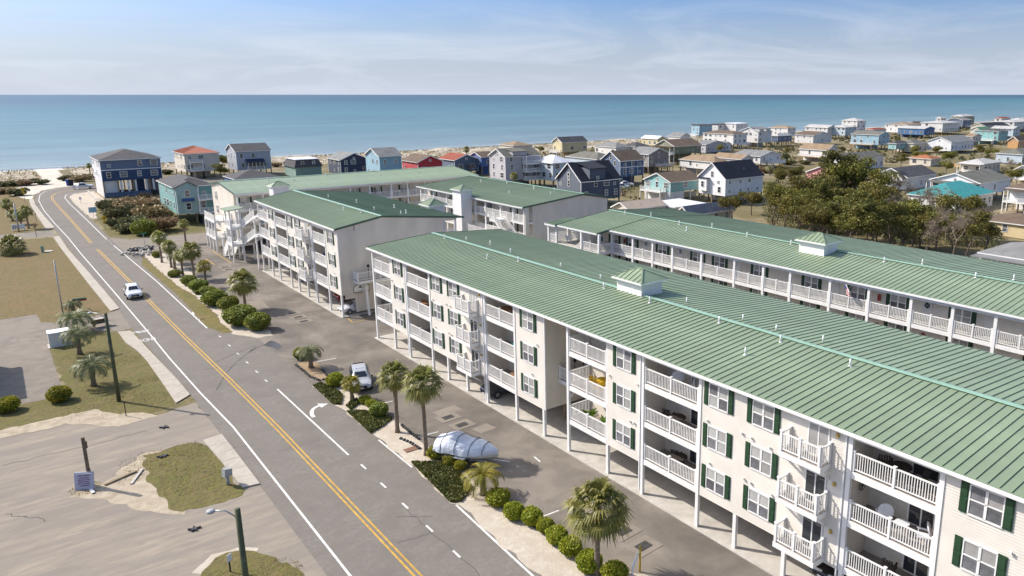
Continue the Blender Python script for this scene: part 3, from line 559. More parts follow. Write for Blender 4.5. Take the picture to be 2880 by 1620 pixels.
def cupola(B, x0, x1, y0, y1, z0, z1, rise, rf=None, ov=0.35):
    w_ = MB(); w_.box(x0, y0, z0, x1, y1, z1); o = B.part(w_, 'cupola', siding('white_siding', (0.78, 0.77, 0.75), 0.15, 0.03))
    e = MB(); e.box(x0-ov, y0-ov, z1, x1+ov, y1+ov, z1+0.16); e.build('cupola_fascia', M_white, o)
    xm, ym = (x0+x1)/2, (y0+y1)/2; L = (y1-y0)/2+ov; Wd = (x1-x0)/2+ov; rl = max(L-Wd, 0.35)
    h = MB(); a, c, zz_ = z1+0.16, z1+0.16+rise, 0
    P = [(x0-ov, y0-ov, a), (x1+ov, y0-ov, a), (x1+ov, y1+ov, a), (x0-ov, y1+ov, a), (xm, ym-rl, c), (xm, ym+rl, c)]
    h.add(P, [(0, 1, 4), (1, 2, 5, 4), (2, 3, 5), (3, 0, 4, 5)]); hr = h.build('cupola_roof', M_roof, o)
    s = MB()
    n = int((y1-y0+2*ov)/0.5)
    for k in range(1, n):
        y = y0-ov+(y1-y0+2*ov)*k/n; t = min(1, (min(y-(y0-ov), (y1+ov)-y))/max(L-rl, .01))
        s.beam((x0-ov, y, a+0.02), (x0-ov+(xm-x0+ov)*t, y, a+0.02+rise*t), 0.035, 0.06)
    for i, j in ((0, 4), (1, 4), (2, 5), (3, 5), (4, 5)): s.beam(P[i], P[j], 0.13, 0.07)
    s.build('roof_rib', M_rooftrim if False else M_roof, o)
    return o
ME_pipe = None
b = MB(); b.tube([(0, 0, 0), (0, 0, 0.07)], [0.17, 0.10], 10); b.tube([(0, 0, 0.05), (0, 0, 0.5)], 0.065, 10); ME_pipe = b.mesh('vent_pipe', M_white, True)
def pipes(B, L):
    for x, y, z in L: B.inst(ME_pipe, 'vent_pipe', (x, y, z))

M_lap = pm('vinyl_lap', (0.70, 0.65, 0.575), 0.5, 0.06, .6, world=True)
LV = [2.75, 5.52, 8.28]; TOP = 10.33
FX, BX, CX = 32.05, 34.2, 46.4        # facade, loggia back wall, rear wall
def front_module(B, ys, dz, wall, left_open):
    """one three-storey module, ys = far (left) end, running towards -Y for 32.7 m"""
    Y = lambda v: ys-v
    zb0 = 2.37+dz
    for v0, v1 in ((4.65, 8.42), (13.5, 23.85), (28.6, 32.7)):
        wall.box(FX, Y(v1), zb0, BX+.05, Y(v0), TOP+dz); lp = MB(); z = zb0
        while z < TOP+dz-.1: lp.xzprism([(FX+.002, z), (FX+.002, z+.148), (FX-.006, z+.148), (FX-.032, z)], Y(v1)+.07, Y(v0)-.07); z += .15
        stuff(B.part(lp, 'lap_siding', M_lap))
    for v in (4.65, 8.42, 13.5, 23.85, 28.6, 32.7): tr = MB(); tr.box(FX-.02, Y(v)-.07, zb0-.01, FX+.09, Y(v)+.07, TOP+dz+.01); B.part(tr, 'corner_trim', M_white)
    lg = [(0.12, 4.65), (8.42, 13.5), (23.85, 28.6)]
    for v0, v1 in lg:
        for i, z in enumerate(LV):
            z += dz; s = MB(); s.box(FX-.03, Y(v1)+.01, z-0.40, BX, Y(v0)-.01, z-0.03); s.k = 1; s.box(FX+.02, Y(v1)+.01, z-0.03, BX, Y(v0)-.01, z)
            B.part(s, 'balcony_floor', [M_white, M_deck])
            B.inst(rail_mesh(v1-v0-0.26), 'railing', (FX+.05, Y(v1)+0.13, z))
            slid(B, BX-.01, Y((v0+v1)/2+0.55), z+0.02, RND.random() < .35)
        pt = MB(); pt.box(FX-.02, Y(v0)-.13, TOP+dz-.30, FX+.12, Y(v1)+.13, TOP+dz); B.part(pt, 'header_beam', M_white)
    if left_open:
        for z in LV: B.inst(rail_mesh(2.0, 1), 'railing', (FX+.1, ys-.12, z+dz), -math.pi/2); 
    for v in (0.12, 8.42, 13.55, 23.85, 28.55):
        p = MB(); p.box(FX-.07, Y(v)-.12, 0.06, FX+.13, Y(v)+.12, TOP+dz-.02); B.part(p, 'column', M_white)
    for v in (4.7, 16.6, 20.2, 32.45):
        p = MB(); p.box(FX-.02, Y(v)-.12, 0.06, FX+.2, Y(v)+.12, zb0); B.part(p, 'column', M_white)
    for v in (8.2, 23.6):
        p = MB(); p.box(FX-.11, Y(v)-.05, 0.3, FX-.03, Y(v)+.05, TOP+dz-.1); p.box(FX-.36, Y(v)-.05, TOP+dz-.12, FX-.03, Y(v)+.05, TOP+dz-.02); B.part(p, 'downspout', M_trim)
    for z in LV:
        z += dz
        for v in (6.52, 15.03, 18.35, 30.55): win(B, FX-.025, Y(v), z+0.36)
        dd = B.inst(ME_slid, 'sliding_door', (FX-.03, Y(21.97), z+.02), 0, (1, .9, .9)); put(ME_slidc if z > 8 else ME_slidg, 'door_glass', dd, (-.012, 0, 0))
        s = MB(); s.box(FX-1.0, Y(22.8), z-.34, FX, Y(20.15), z-.03); s.k = 1; s.box(FX-.97, Y(22.77), z-.03, FX, Y(20.18), z); B.part(s, 'juliet_floor', [M_white, M_deck])
        B.inst(rail_mesh(2.5, 2), 'railing', (FX-.92, Y(22.72), z))
        for v in (20.22, 22.72): B.inst(rail_mesh(0.88, 1), 'railing', (FX-.92, Y(v), z), -math.pi/2)
        for v in (20.22, 22.72): br = MB(); br.beam((FX-.85, Y(v), z-.34), (FX-.02, Y(v), z-.95), .09, .12); B.part(br, 'bracket', M_white)
    for v, z in ((7.9, 7.9), (14.2, 7.55), (16.9, 7.7), (17.6, 7.65), (18.9, 7.55), (14.5, 4.8), (17.2, 4.9), (17.7, 4.85), (19.2, 4.75), (31.8, 7.6), (5.0, 7.7), (7.2, 5.0), (7.6, 5.0), (31.0, 4.9)):
        B.inst(ME_vent, 'vent_hood', (FX, Y(v), z+dz))
    for z in LV: B.inst(ME_wlight, 'wall_light', (FX, Y(23.1), z+dz+1.55))
def piles(B, xs, ys, z1):
    for x in xs:
        for y in ys:
            p = MB(); p.box(x-.13, y-.13, 0.06, x+.13, y+.13, z1); B.part(p, 'pile', M_wood)
def end_deck(B, yw, z, x0=33.6, x1=40.5, proj=1.5):
    s = MB(); s.box(x0, yw-proj, z-.34, x1, yw-.01, z-.03); s.k = 1; s.box(x0+.03, yw-proj+.03, z-.03, x1-.03, yw-.01, z); B.part(s, 'side_deck', [M_white, M_deck])
    L = x1-x0-.1; B.inst(rail_mesh(L, 3), 'railing', (x0+.05, yw-proj+.1, z), -math.pi/2)
    B.inst(rail_mesh(proj-.15, 1), 'railing', (x0+.08, yw-proj+.1, z))
    for xx in (x0+1.2, x1-1.2): br = MB(); br.beam((xx, yw-proj+.2, z-.34), (xx, yw-.05, z-1.9), .12, .16); B.part(br, 'bracket', M_white)

# ---- block A: the long near block
A = Bld('condo_block', 'long cream three storey block with green metal roof nearest the camera on the right', 'building', (32.05, 44.0))
wl = MB(); ztop = lambda x: 10.36+(x-31.7)*0.08 if x < 39.8 else 11.0-(x-39.8)*0.068
for y0, y1 in ((45.3, 77.9), (9.6, 42.2)):
    wl.xzprism([(BX, 2.37), (CX, 2.37), (CX, ztop(CX)-.04), (39.8, 10.98), (BX, ztop(BX)-.02)], y0, y1)
wl.xzprism([(39, 2.37), (CX, 2.37), (CX, ztop(CX)-.06), (39.8, 10.95), (39, 10.9)], 42.1, 45.4)
front_module(A, 78.0, 0.0, wl, True); front_module(A, 42.35, 0.0, wl, True)
A.part(wl, 'wall', M_siding)
rfA = seam_roof(A, 9.3, 78.4, (31.68, 10.52), (39.8, 11.16), (49.3, 10.5))
cupola(A, 39.5, 41.8, 42.2, 45.2, 11.0, 12.15, 0.75)
pipes(A, [(39.3, 74.6, 11.1), (40.6, 72.0, 11.05), (41.6, 68.6, 11.0), (40.9, 63.5, 11.05), (37.8, 63.0, 10.98), (39.2, 59.5, 11.1), (41.0, 55, 11.0), (39.0, 46.3, 11.08), (40.9, 49, 11.0), (38.9, 40.6, 11.08), (41.2, 38.8, 11.0), (39.1, 33.6, 11.08), (39.0, 28.2, 11.08), (41.0, 33.0, 11.0), (38.6, 22.8, 11.05), (41.3, 26.5, 11.0), (40.8, 29.9, 11.0), (35.8, 28.5, 10.85)])
piles(A, (35.4, 39.6, 43.8), [76.5-k*4.2 for k in range(16)], 2.37)
end_deck(A, 45.3, 4.75, 33.4, 39, 1.45)
s = MB()
for k in range(14): s.box(34.4, 41.9+k*0.0-.02, 0.35+k*0.14, 38.8, 41.94, 0.45+k*0.14)
A.part(s, 'slat_screen', M_wood)
# ---- block B: behind it along the road
Bb = Bld('condo_block', 'shorter cream three storey block with green roof and blank gable wall beside the road', 'building', (32.05, 104.0))
wl = MB(); dB = 0.42
wl.xzprism([(BX, 2.37+dB), (CX, 2.37+dB), (CX, 11.2), (37.8, 12.02), (BX, 11.38)], 88.32, 120.7)
wl.xzprism([(FX, 10.3+dB), (BX+.1, 10.3+dB), (BX+.1, 11.36), (FX, 11.0)], 88.32, 120.7)
wl.xzprism([(CX-.01, 10.6), (48.4, 10.6), (48.4, 10.85), (CX-.01, 11.1)], 88.32, 88.5)
front_module(Bb, 120.98, dB, wl, True)
Bb.part(wl, 'wall', M_siding)
w2 = MB(); w2.box(33.9, 88.5, 0.35, 39.6, 88.7, 2.8); w2.box(32.6, 88.36, 2.2, 33.9, 88.7, 2.8); Bb.part(w2, 'lower_wall', M_siding)
seam_roof(Bb, 88.15, 121.3, (31.75, 11.15), (37.8, 12.16), (49.4, 10.9))
pipes(Bb, [(37.2, 93.2, 12.05), (41.4, 90.3, 11.75), (42.6, 91.3, 11.68), (39.8, 95, 11.9), (41, 104, 11.8), (44, 98, 11.5), (39.5, 111, 11.95), (36.6, 97.5, 11.95)])
piles(Bb, (35.4, 39.6, 43.8), [119.5-k*4.3 for k in range(8)], 2.8)
end_deck(Bb, 88.32, 4.65, 33.6, 42.5, 1.6)
for x in (34.9, 38.9):
    p = MB(); p.beam((x, 87.0, 0.06), (x, 87.7, 4.3), .24, .24); Bb.part(p, 'brace', M_white)
rr = MB(); rr.box(48.2, 88.4, 0, 48.4, 88.6, 10.8); rr.box(46.3, 88.4, 7.9, 48.4, 88.6, 8.3); Bb.part(rr, 'walkway_frame', M_white); Bb.inst(rail_mesh(1.9, 1), 'railing', (46.4, 88.5, 8.3), -math.pi/2)
wk = MB(); wk.box(46.4, 88.5, 7.9, 48.3, 120, 8.28); Bb.part(wk, 'walkway_floor', M_conc)
cupola(Bb, 48.9, 51.3, 97.0, 99.6, 4, 11.3, 0.8, None, .3)

# ---- blocks with open walkways
def walk_block(B, ex, wx, bx, y0, y1, floors, posts, wins, doors, wz, ztop_, wallprof, low=2):
    wl = MB(); wl.xzprism(wallprof, y0, y1); B.part(wl, 'wall', M_siding)
    for z in floors:
        s = MB(); s.box(ex, y0, z-.36, wx, y1, z-.03); s.k = 1; s.box(ex+.03, y0, z-.03, wx, y1, z); B.part(s, 'walkway_floor', [M_white, M_conc])
    hb = MB(); hb.box(ex+.02, y0, ztop_-.32, ex+.16, y1, ztop_); B.part(hb, 'header_beam', M_white)
    for y in posts:
        p = MB(); p.box(ex-.04, y-.13, 0, ex+.2, y+.13, ztop_-.3); B.part(p, 'column', M_white)
    ps = sorted(posts)
    for a, c in zip(ps, ps[1:]):
        if c-a > 8: continue
        for z in floors[-low:]: B.inst(rail_mesh(c-a-.28, 2), 'railing', (ex+.08, a+.14, z))
    for z in floors[-low:]:
        for y in wins: win(B, wx, y, z+wz)
        for y in doors: B.inst(ME_door, 'door', (wx, y, z+.01))
D = Bld('condo_block', 'long green roofed block with open white railed walkways at the right rear', 'building', (60.0, 45.0))
PD = [69.7, 65.8, 62.3, 59.0, 54.5, 49.8, 46.0, 42.7, 38.2, 34.2, 30.2, 26.6, 23.2, 19.4, 15.6, 12.0]
walk_block(D, 60.0, 61.6, 77.5, 11.5, 76.0, [2.25, 5.0, 7.75], PD, [67.6, 62.2, 56.5, 53.2, 47.7, 41.3, 36.2, 32.2, 26.5, 20.3, 17.0], [65.0, 59.2, 50.6, 38.6, 29.5, 24.2, 14.5], .42, 10.25,
           [(61.6, 2.0), (77, 2.0), (77, 10.25), (66.9, 11.1), (61.6, 10.5)])
seam_roof(D, 11.2, 69.9, (59.78, 10.42), (66.9, 11.27), (79.0, 10.3)); seam_roof(D, 69.92, 78.2, (57.75, 10.18), (66.9, 11.27), (79.0, 10.3)); 
pr = MB(); pr.add([(57.3, 78.2, 10.2), (61.2, 78.2, 10.6), (61.2, 80.4, 10.6), (57.3, 80.4, 10.2)], [(0, 1, 2, 3)]); pr.add([(57.3, 78.2, 10.0), (61.2, 78.2, 10.4), (61.2, 80.4, 10.4), (57.3, 80.4, 10.0)], [(3, 2, 1, 0)]); D.part(pr, 'porch_roof', M_roof)
g = MB()
for k in range(5): g.beam((57.35, 78.3+k*.45, 10.24), (61.1, 78.3+k*.45, 10.62), .035, .07)
D.part(g, 'roof_rib', M_roof); g = MB(); g.box(57.2, 78.0, 9.98, 57.34, 80.5, 10.16); g.box(57.2, 80.36, 9.98, 61.2, 80.5, 10.2); D.part(g, 'gutter', M_trim)
cupola(D, 64.6, 67.0, 42.1, 45.1, 10.95, 12.2, 0.75)
for y in (80.2, 78.4, 73.1, 69.6):
    p = MB(); p.box(57.7, y-.14, 0, 57.95, y+.14, 10.1); D.part(p, 'column', M_white)
p = MB(); p.box(60.9, 80.0, 0, 61.1, 80.2, 10.3); D.part(p, 'column', M_white)
for z in (5.0, 7.75):
    s = MB(); s.box(57.75, 69.8, z-.36, 61.6, 80.3, z-.03); s.k = 1; s.box(57.8, 69.85, z-.03, 61.6, 80.25, z); D.part(s, 'porch_floor', [M_white, M_conc])
    D.inst(rail_mesh(3.2, 2), 'railing', (57.85, 69.75, z)); D.inst(rail_mesh(2.1, 1), 'railing', (57.85, 69.75, z), -math.pi/2); D.inst(rail_mesh(3.2, 1), 'railing', (57.85, 80.1, z), -math.pi/2); D.inst(rail_mesh(1.6, 1), 'railing', (57.85, 78.5, z)); D.inst(rail_mesh(3.6, 2), 'railing', (61.2, 76.4, z))
    win(D, 61.6, 73.9, z+.42, False); win(D, 61.6, 71.0, z+.42)
st = MB(); n = 14
for k in range(n):
    t = k/n; z = 7.75-2.75*t; y = 73.3+3.4*t; st.box(57.9, y, z-.22, 59.4, y+.28, z-.18)
for x in (57.85, 59.45): st.beam((x, 73.2, 7.7), (x, 76.9, 4.9), .06, .32); st.beam((x, 73.2, 8.75), (x, 76.9, 5.95), .08, .07)
for k in range(26):
    t = (k+.5)/26
    for x in (57.85, 59.45): st.box(x-.02, 73.2+3.7*t-.02, 7.8-2.8*t, x+.02, 73.2+3.7*t+.02, 8.72-2.8*t)
D.part(st, 'stair_flight', M_white)
pipes(D, [(66.4, 74.4, 11.2), (68, 71.0, 11.18), (66.2, 64, 11.18), (64.6, 61.2, 11.0), (67.8, 60, 11.2), (66.5, 53.5, 11.2), (66.4, 47.4, 11.2), (66.2, 36.4, 11.18), (68.2, 33.6, 11.15), (66.4, 27.8, 11.2), (68.4, 25.4, 11.15), (66.3, 20.5, 11.2)])

C = Bld('condo_block', 'green roofed block in the middle with blank cream end wall and white stair tower', 'building', (63.0, 110.0))
walk_block(C, 62.2, 63.7, 78.5, 92.5, 126.8, [2.6, 5.35, 8.1], [126.6, 121.5, 116.8, 112.5, 107.0, 103.8, 99.2, 95.6, 92.7], [124.2, 118.8, 113.5, 105.4, 97.6], [121.6, 116, 101.6, 95.0], .42, 10.35,
           [(63.7, 2.0), (78.6, 2.0), (78.6, 10.45), (73.5, 11.35), (63.7, 10.5)])
seam_roof(C, 92.2, 127.2, (61.7, 10.5), (73.5, 11.58), (79.9, 10.42))
cupola(C, 59.9, 61.9, 107.5, 110.3, 0.0, 11.6, 0.7, None, .3)
ew = MB(); ew.box(62.2, 92.3, 2.0, 62.9, 92.48, 10.4); C.part(ew, 'end_pier', M_siding)
st = MB(); n = 16
for k in range(n):
    t = k/n; z = 8.05-4.4*t; y = 97.6-6.0*t; st.box(60.2, y-.36, z-.24, 61.7, y, z-.19)
for x in (60.15, 61.75): st.beam((x, 97.7, 7.95), (x, 91.5, 3.5), .06, .32); st.beam((x, 97.7, 9.0), (x, 91.5, 4.55), .08, .07)
for k in range(44):
    t = (k+.5)/44
    for x in (60.15, 61.75): st.box(x-.02, 97.7-6.2*t-.02, 8.05-4.45*t, x+.02, 97.7-6.2*t+.02, 8.95-4.45*t)
st.box(60.1, 97.5, 7.75, 62.3, 99.2, 8.1); C.part(st, 'stair_flight', M_white); C.inst(rail_mesh(1.7, 1), 'railing', (60.15, 97.5, 8.1))
for z in (2.6, 5.35):
    lb = MB(); lb.box(59.8, 99.4, z-.3, 62.2, 105.5, z); C.part(lb, 'landing', M_white); C.inst(rail_mesh(6.0, 3), 'railing', (59.9, 99.45, z))
cn = MB(); q = [(70.39, 105.02), (72.74, 101.15)]
cn.xzprism([(58.8, 4.9), (60.4, 5.5), (62.2, 5.5), (63.2, 4.9), (63.2, 4.75), (58.8, 4.75)], 86.4, 90.2); C.part(cn, 'canopy_roof', M_roof)
cw = MB(); cw.box(59.2, 86.7, 0, 62.8, 89.9, 4.8); C.part(cw, 'entry_wall', M_siding)
pipes(C, [(70.6, 119, 11.3), (72.4, 113, 11.5), (72.8, 99.2, 11.5), (71.6, 103.4, 11.4), (70.4, 97.0, 11.25), (67, 104, 11.0)])

E_ = Bld('condo_block', 'far green roofed block running across behind the others with walkways facing the court', 'building', (137.5, -56.0), math.pi/2)
walk_block(E_, 137.2, 138.8, 154, -80.0, -33.0, [2.6, 5.0, 7.6], [-79.7, -76.3, -72.2, -68.4, -64.7, -61.2, -56.9, -53, -49, -45.2, -41.5, -37.4, -33.2], [-34.8, -54.5, -58.9, -64.6, -70.2, -75.6, -47.2], [-37.2, -52.4, -62.0, -67.2, -73.3, -44.5], .42, 10.25,
           [(138.8, 2.2), (154, 2.2), (154, 10.5), (147.6, 11.42), (138.8, 10.45)])
seam_roof(E_, -80.6, -32.7, (136.7, 10.45), (147.6, 11.6), (155.2, 10.55))
cupola(E_, 132.6, 135.0, -40.5, -37.9, 0, 11.6, 0.7, None, .3)
pipes(E_, [(144, -45, 11.25), (146, -41, 11.45), (143, -70, 11.15), (145, -75.5, 11.35), (146.5, -52, 11.5), (144, -62, 11.2), (146.3, -79, 11.5)])
# left end: stacked white decks on the road side
for z, roof_ in ((2.45, False), (5.45, True)):
    s = MB(); s.box(141.2, 30.0*1-0+0.0, z-.36, 148.2, 33.0, z); 
    s.v = [(x, -y if True else y, zz_) for x, y, zz_ in s.v]; s.f = [tuple(reversed(f)) for f in s.f]
    E_.part(s, 'end_deck', M_white)
    E_.inst(rail_mesh(7.0, 4), 'railing', (148.2, -30.08, z), math.pi/2*0+math.pi/2) if False else E_.inst(rail_mesh(6.9, 4), 'railing', (148.15, -30.1, z), math.pi/2)
    E_.inst(rail_mesh(2.8, 2), 'railing', (141.28, -32.95, z))
for x in (141.3, 143.6, 145.9, 148.1):
    p = MB(); p.box(x-.12, -30.22, 0, x+.12, -29.98, 5.2); E_.part(p, 'column', M_white)
for z in (2.6, 5.0, 7.6):
    w_ = E_.inst(ME_win, 'window', (151.0, -32.98, z+.5), -math.pi/2*-1+math.pi)
    for sy in (-1, 1): put(ME_pane_lo, 'pane', w_, (-.012, sy*.385, .03)); put(ME_pane_up, 'pane', w_, (-.012, sy*.385, WH/2+.03))

# ---- white switchback stair between blocks B and the far block
S = Bld('stair_tower', 'white outdoor switchback stair with small green canopy at the end of the roadside block', 'stairs', (31.0, 130.0))
for x, y in ((30.1, 130.5), (31.7, 130.3), (30.1, 133.2), (31.7, 133.2), (30.1, 136.8), (31.7, 136.8), (31.7, 122.3), (33.3, 122.3), (33.3, 130.3)):
    p = MB(); p.box(x-.11, y-.11, 0, x+.11, y+.11, 8.6 if y > 125 and y < 134 else (3.0 if y > 134 else 8.6)); S.part(p, 'column', M_white)
for z in (3.0, 5.85):
    s = MB(); s.box(29.95, 130.2, z-.4, 33.4, 133.4, z); S.part(s, 'landing', M_white)
    S.inst(rail_mesh(2.9, 1), 'railing', (30.05, 130.3, z)); S.inst(rail_mesh(1.6, 1), 'railing', (30.1, 130.3, z), -math.pi/2)
    s2 = MB(); s2.box(31.6, 121.2, z+2.35, 33.5, 122.6, z+2.75); S.part(s2, 'landing', M_white)
    for x in (31.75, 33.3):
        st = MB(); st.beam((x, 130.3, z-.1), (x, 122.4, z+2.55), .07, .34); st.beam((x, 130.3, z+1.0), (x, 122.4, z+3.65), .08, .07)
        for k in range(56): t = (k+.5)/56; y = 130.3-7.9*t; st.box(x-.02, y-.02, z+.05+2.65*t, x+.02, y+.02, z+.97+2.65*t)
        for k in range(5): t = k/4; y = 130.3-7.9*t; st.box(x-.05, y-.05, z+2.65*t, x+.05, y+.05, z+1.1+2.65*t)
        S.part(st, 'stair_rail', M_white)
    st = MB()
    for k in range(16): t = k/16; y = 130.3-7.9*t; st.box(31.8, y-.48, z+2.65*t+.10, 33.25, y, z+2.65*t+.15)
    S.part(st, 'stair_tread', M_conc)
st = MB(); st.beam((30.1, 137.0, .3), (30.1, 133.3, 2.9), .08, 1.2); st.beam((31.7, 137.0, .3), (31.7, 133.3, 2.9), .08, 1.2)
for k in range(12): t = k/12; st.box(30.15, 137-3.7*t-.3, 2.9*t, 31.65, 137-3.7*t, 2.9*t+.05)
S.part(st, 'stair_flight', M_white)
cn = MB(); cn.add([(29.6, 129.8, 8.7), (32.1, 129.8, 8.95), (32.1, 133.8, 8.95), (29.6, 133.8, 8.7), (29.6, 129.8, 8.55), (32.1, 129.8, 8.8), (32.1, 133.8, 8.8), (29.6, 133.8, 8.55)], [(0, 1, 2, 3), (7, 6, 5, 4), (0, 4, 5, 1), (1, 5, 6, 2), (2, 6, 7, 3), (3, 7, 4, 0)]); S.part(cn, 'canopy', M_roof)

# ================================================================ BEACH HOUSES
WCOL = dict(navyband=(0.13, 0.17, 0.26), cream=(0.62, 0.56, 0.46), greyblue=(0.40, 0.42, 0.47), teal=(0.17, 0.36, 0.33), blue=(0.05, 0.14, 0.30), seagreen=(0.22, 0.33, 0.28), navy=(0.03, 0.045, 0.09),
    skyblue=(0.26, 0.43, 0.52), red=(0.50, 0.035, 0.05), slate=(0.10, 0.14, 0.21), royal=(0.06, 0.12, 0.30), lilac=(0.46, 0.44, 0.46), yellow=(0.62, 0.52, 0.30), paleblue=(0.46, 0.54, 0.60), navygrey=(0.065, 0.085, 0.125),
    white=(0.68, 0.66, 0.63), denim=(0.075, 0.12, 0.21), taupe=(0.24, 0.21, 0.19), olive=(0.22, 0.23, 0.14), aqua=(0.24, 0.46, 0.45), brightwhite=(0.76, 0.76, 0.76), pink=(0.68, 0.28, 0.27), apricot=(0.55, 0.30, 0.12), butter=(0.62, 0.50, 0.28), brick=(0.28, 0.17, 0.12))
RCOL = dict(charcoal=(0.085, 0.082, 0.085), orange=(0.46, 0.15, 0.07), whiteflat=(0.72, 0.72, 0.72), greyroof=(0.21, 0.21, 0.205), brownroof=(0.145, 0.105, 0.075), redroof=(0.27, 0.075, 0.045), greenroof=(0.155, 0.15, 0.125), tanroof=(0.27, 0.195, 0.125), whitemetal=(0.70, 0.70, 0.72),
    nightroof=(0.03, 0.032, 0.042), slateroof=(0.13, 0.145, 0.175), paleroof=(0.44, 0.43, 0.41), tealroof=(0.06, 0.30, 0.30), beigemetal=(0.50, 0.39, 0.29), rustroof=(0.33, 0.13, 0.06), sageroof=(0.10, 0.24, 0.14))
def wallmat(k): return siding('house_siding_'+k, WCOL[k], 0.19, 0.04, 0.05, 0.10)
def roofmat(k):
    if k in ('orange', 'whitemetal', 'tealroof', 'beigemetal', 'whiteflat'): return pm('metal_roof_'+k, RCOL[k], 0.45, 0.07, 0.6)
    return shingle('shingle_'+k, RCOL[k])
def hwin_mesh(wd, ht):
    b = MB(); f = 0.09
    for y0, y1, z0, z1 in ((-wd/2-f, wd/2+f, -f, 0), (-wd/2-f, wd/2+f, ht, ht+f), (-wd/2-f, -wd/2, 0, ht), (wd/2, wd/2+f, 0, ht), (-wd/2, wd/2, ht/2-.03, ht/2+.03)): b.box(-0.06, y0, z0, 0, y1, z1)
    return b.mesh('window', M_white)
def hpane_mesh(wd, ht, m):
    b = MB(); b.box(-0.025, -wd/2, 0, 0, wd/2, ht); return b.mesh('pane', m)
HW = {k: (hwin_mesh(*k), hpane_mesh(*k, M_glass), hpane_mesh(*k, M_screen)) for k in ((0.85, 1.35), (1.6, 1.35), (0.6, 0.6), (1.5, 0.35), (0.85, 2.0))}
def hwin(root, x, y, z, key, face):
    rz = 0 if face == 'X' else math.pi/2
    w_ = put(HW[key][0], 'window', root, (x, y, z), rz); put(HW[key][1 if RND.random() < .65 else 2], 'pane', w_, (-.006, 0, 0))
def sub(root, mb, name, mat, smooth=False): return mb.build(name, mat, root, smooth)
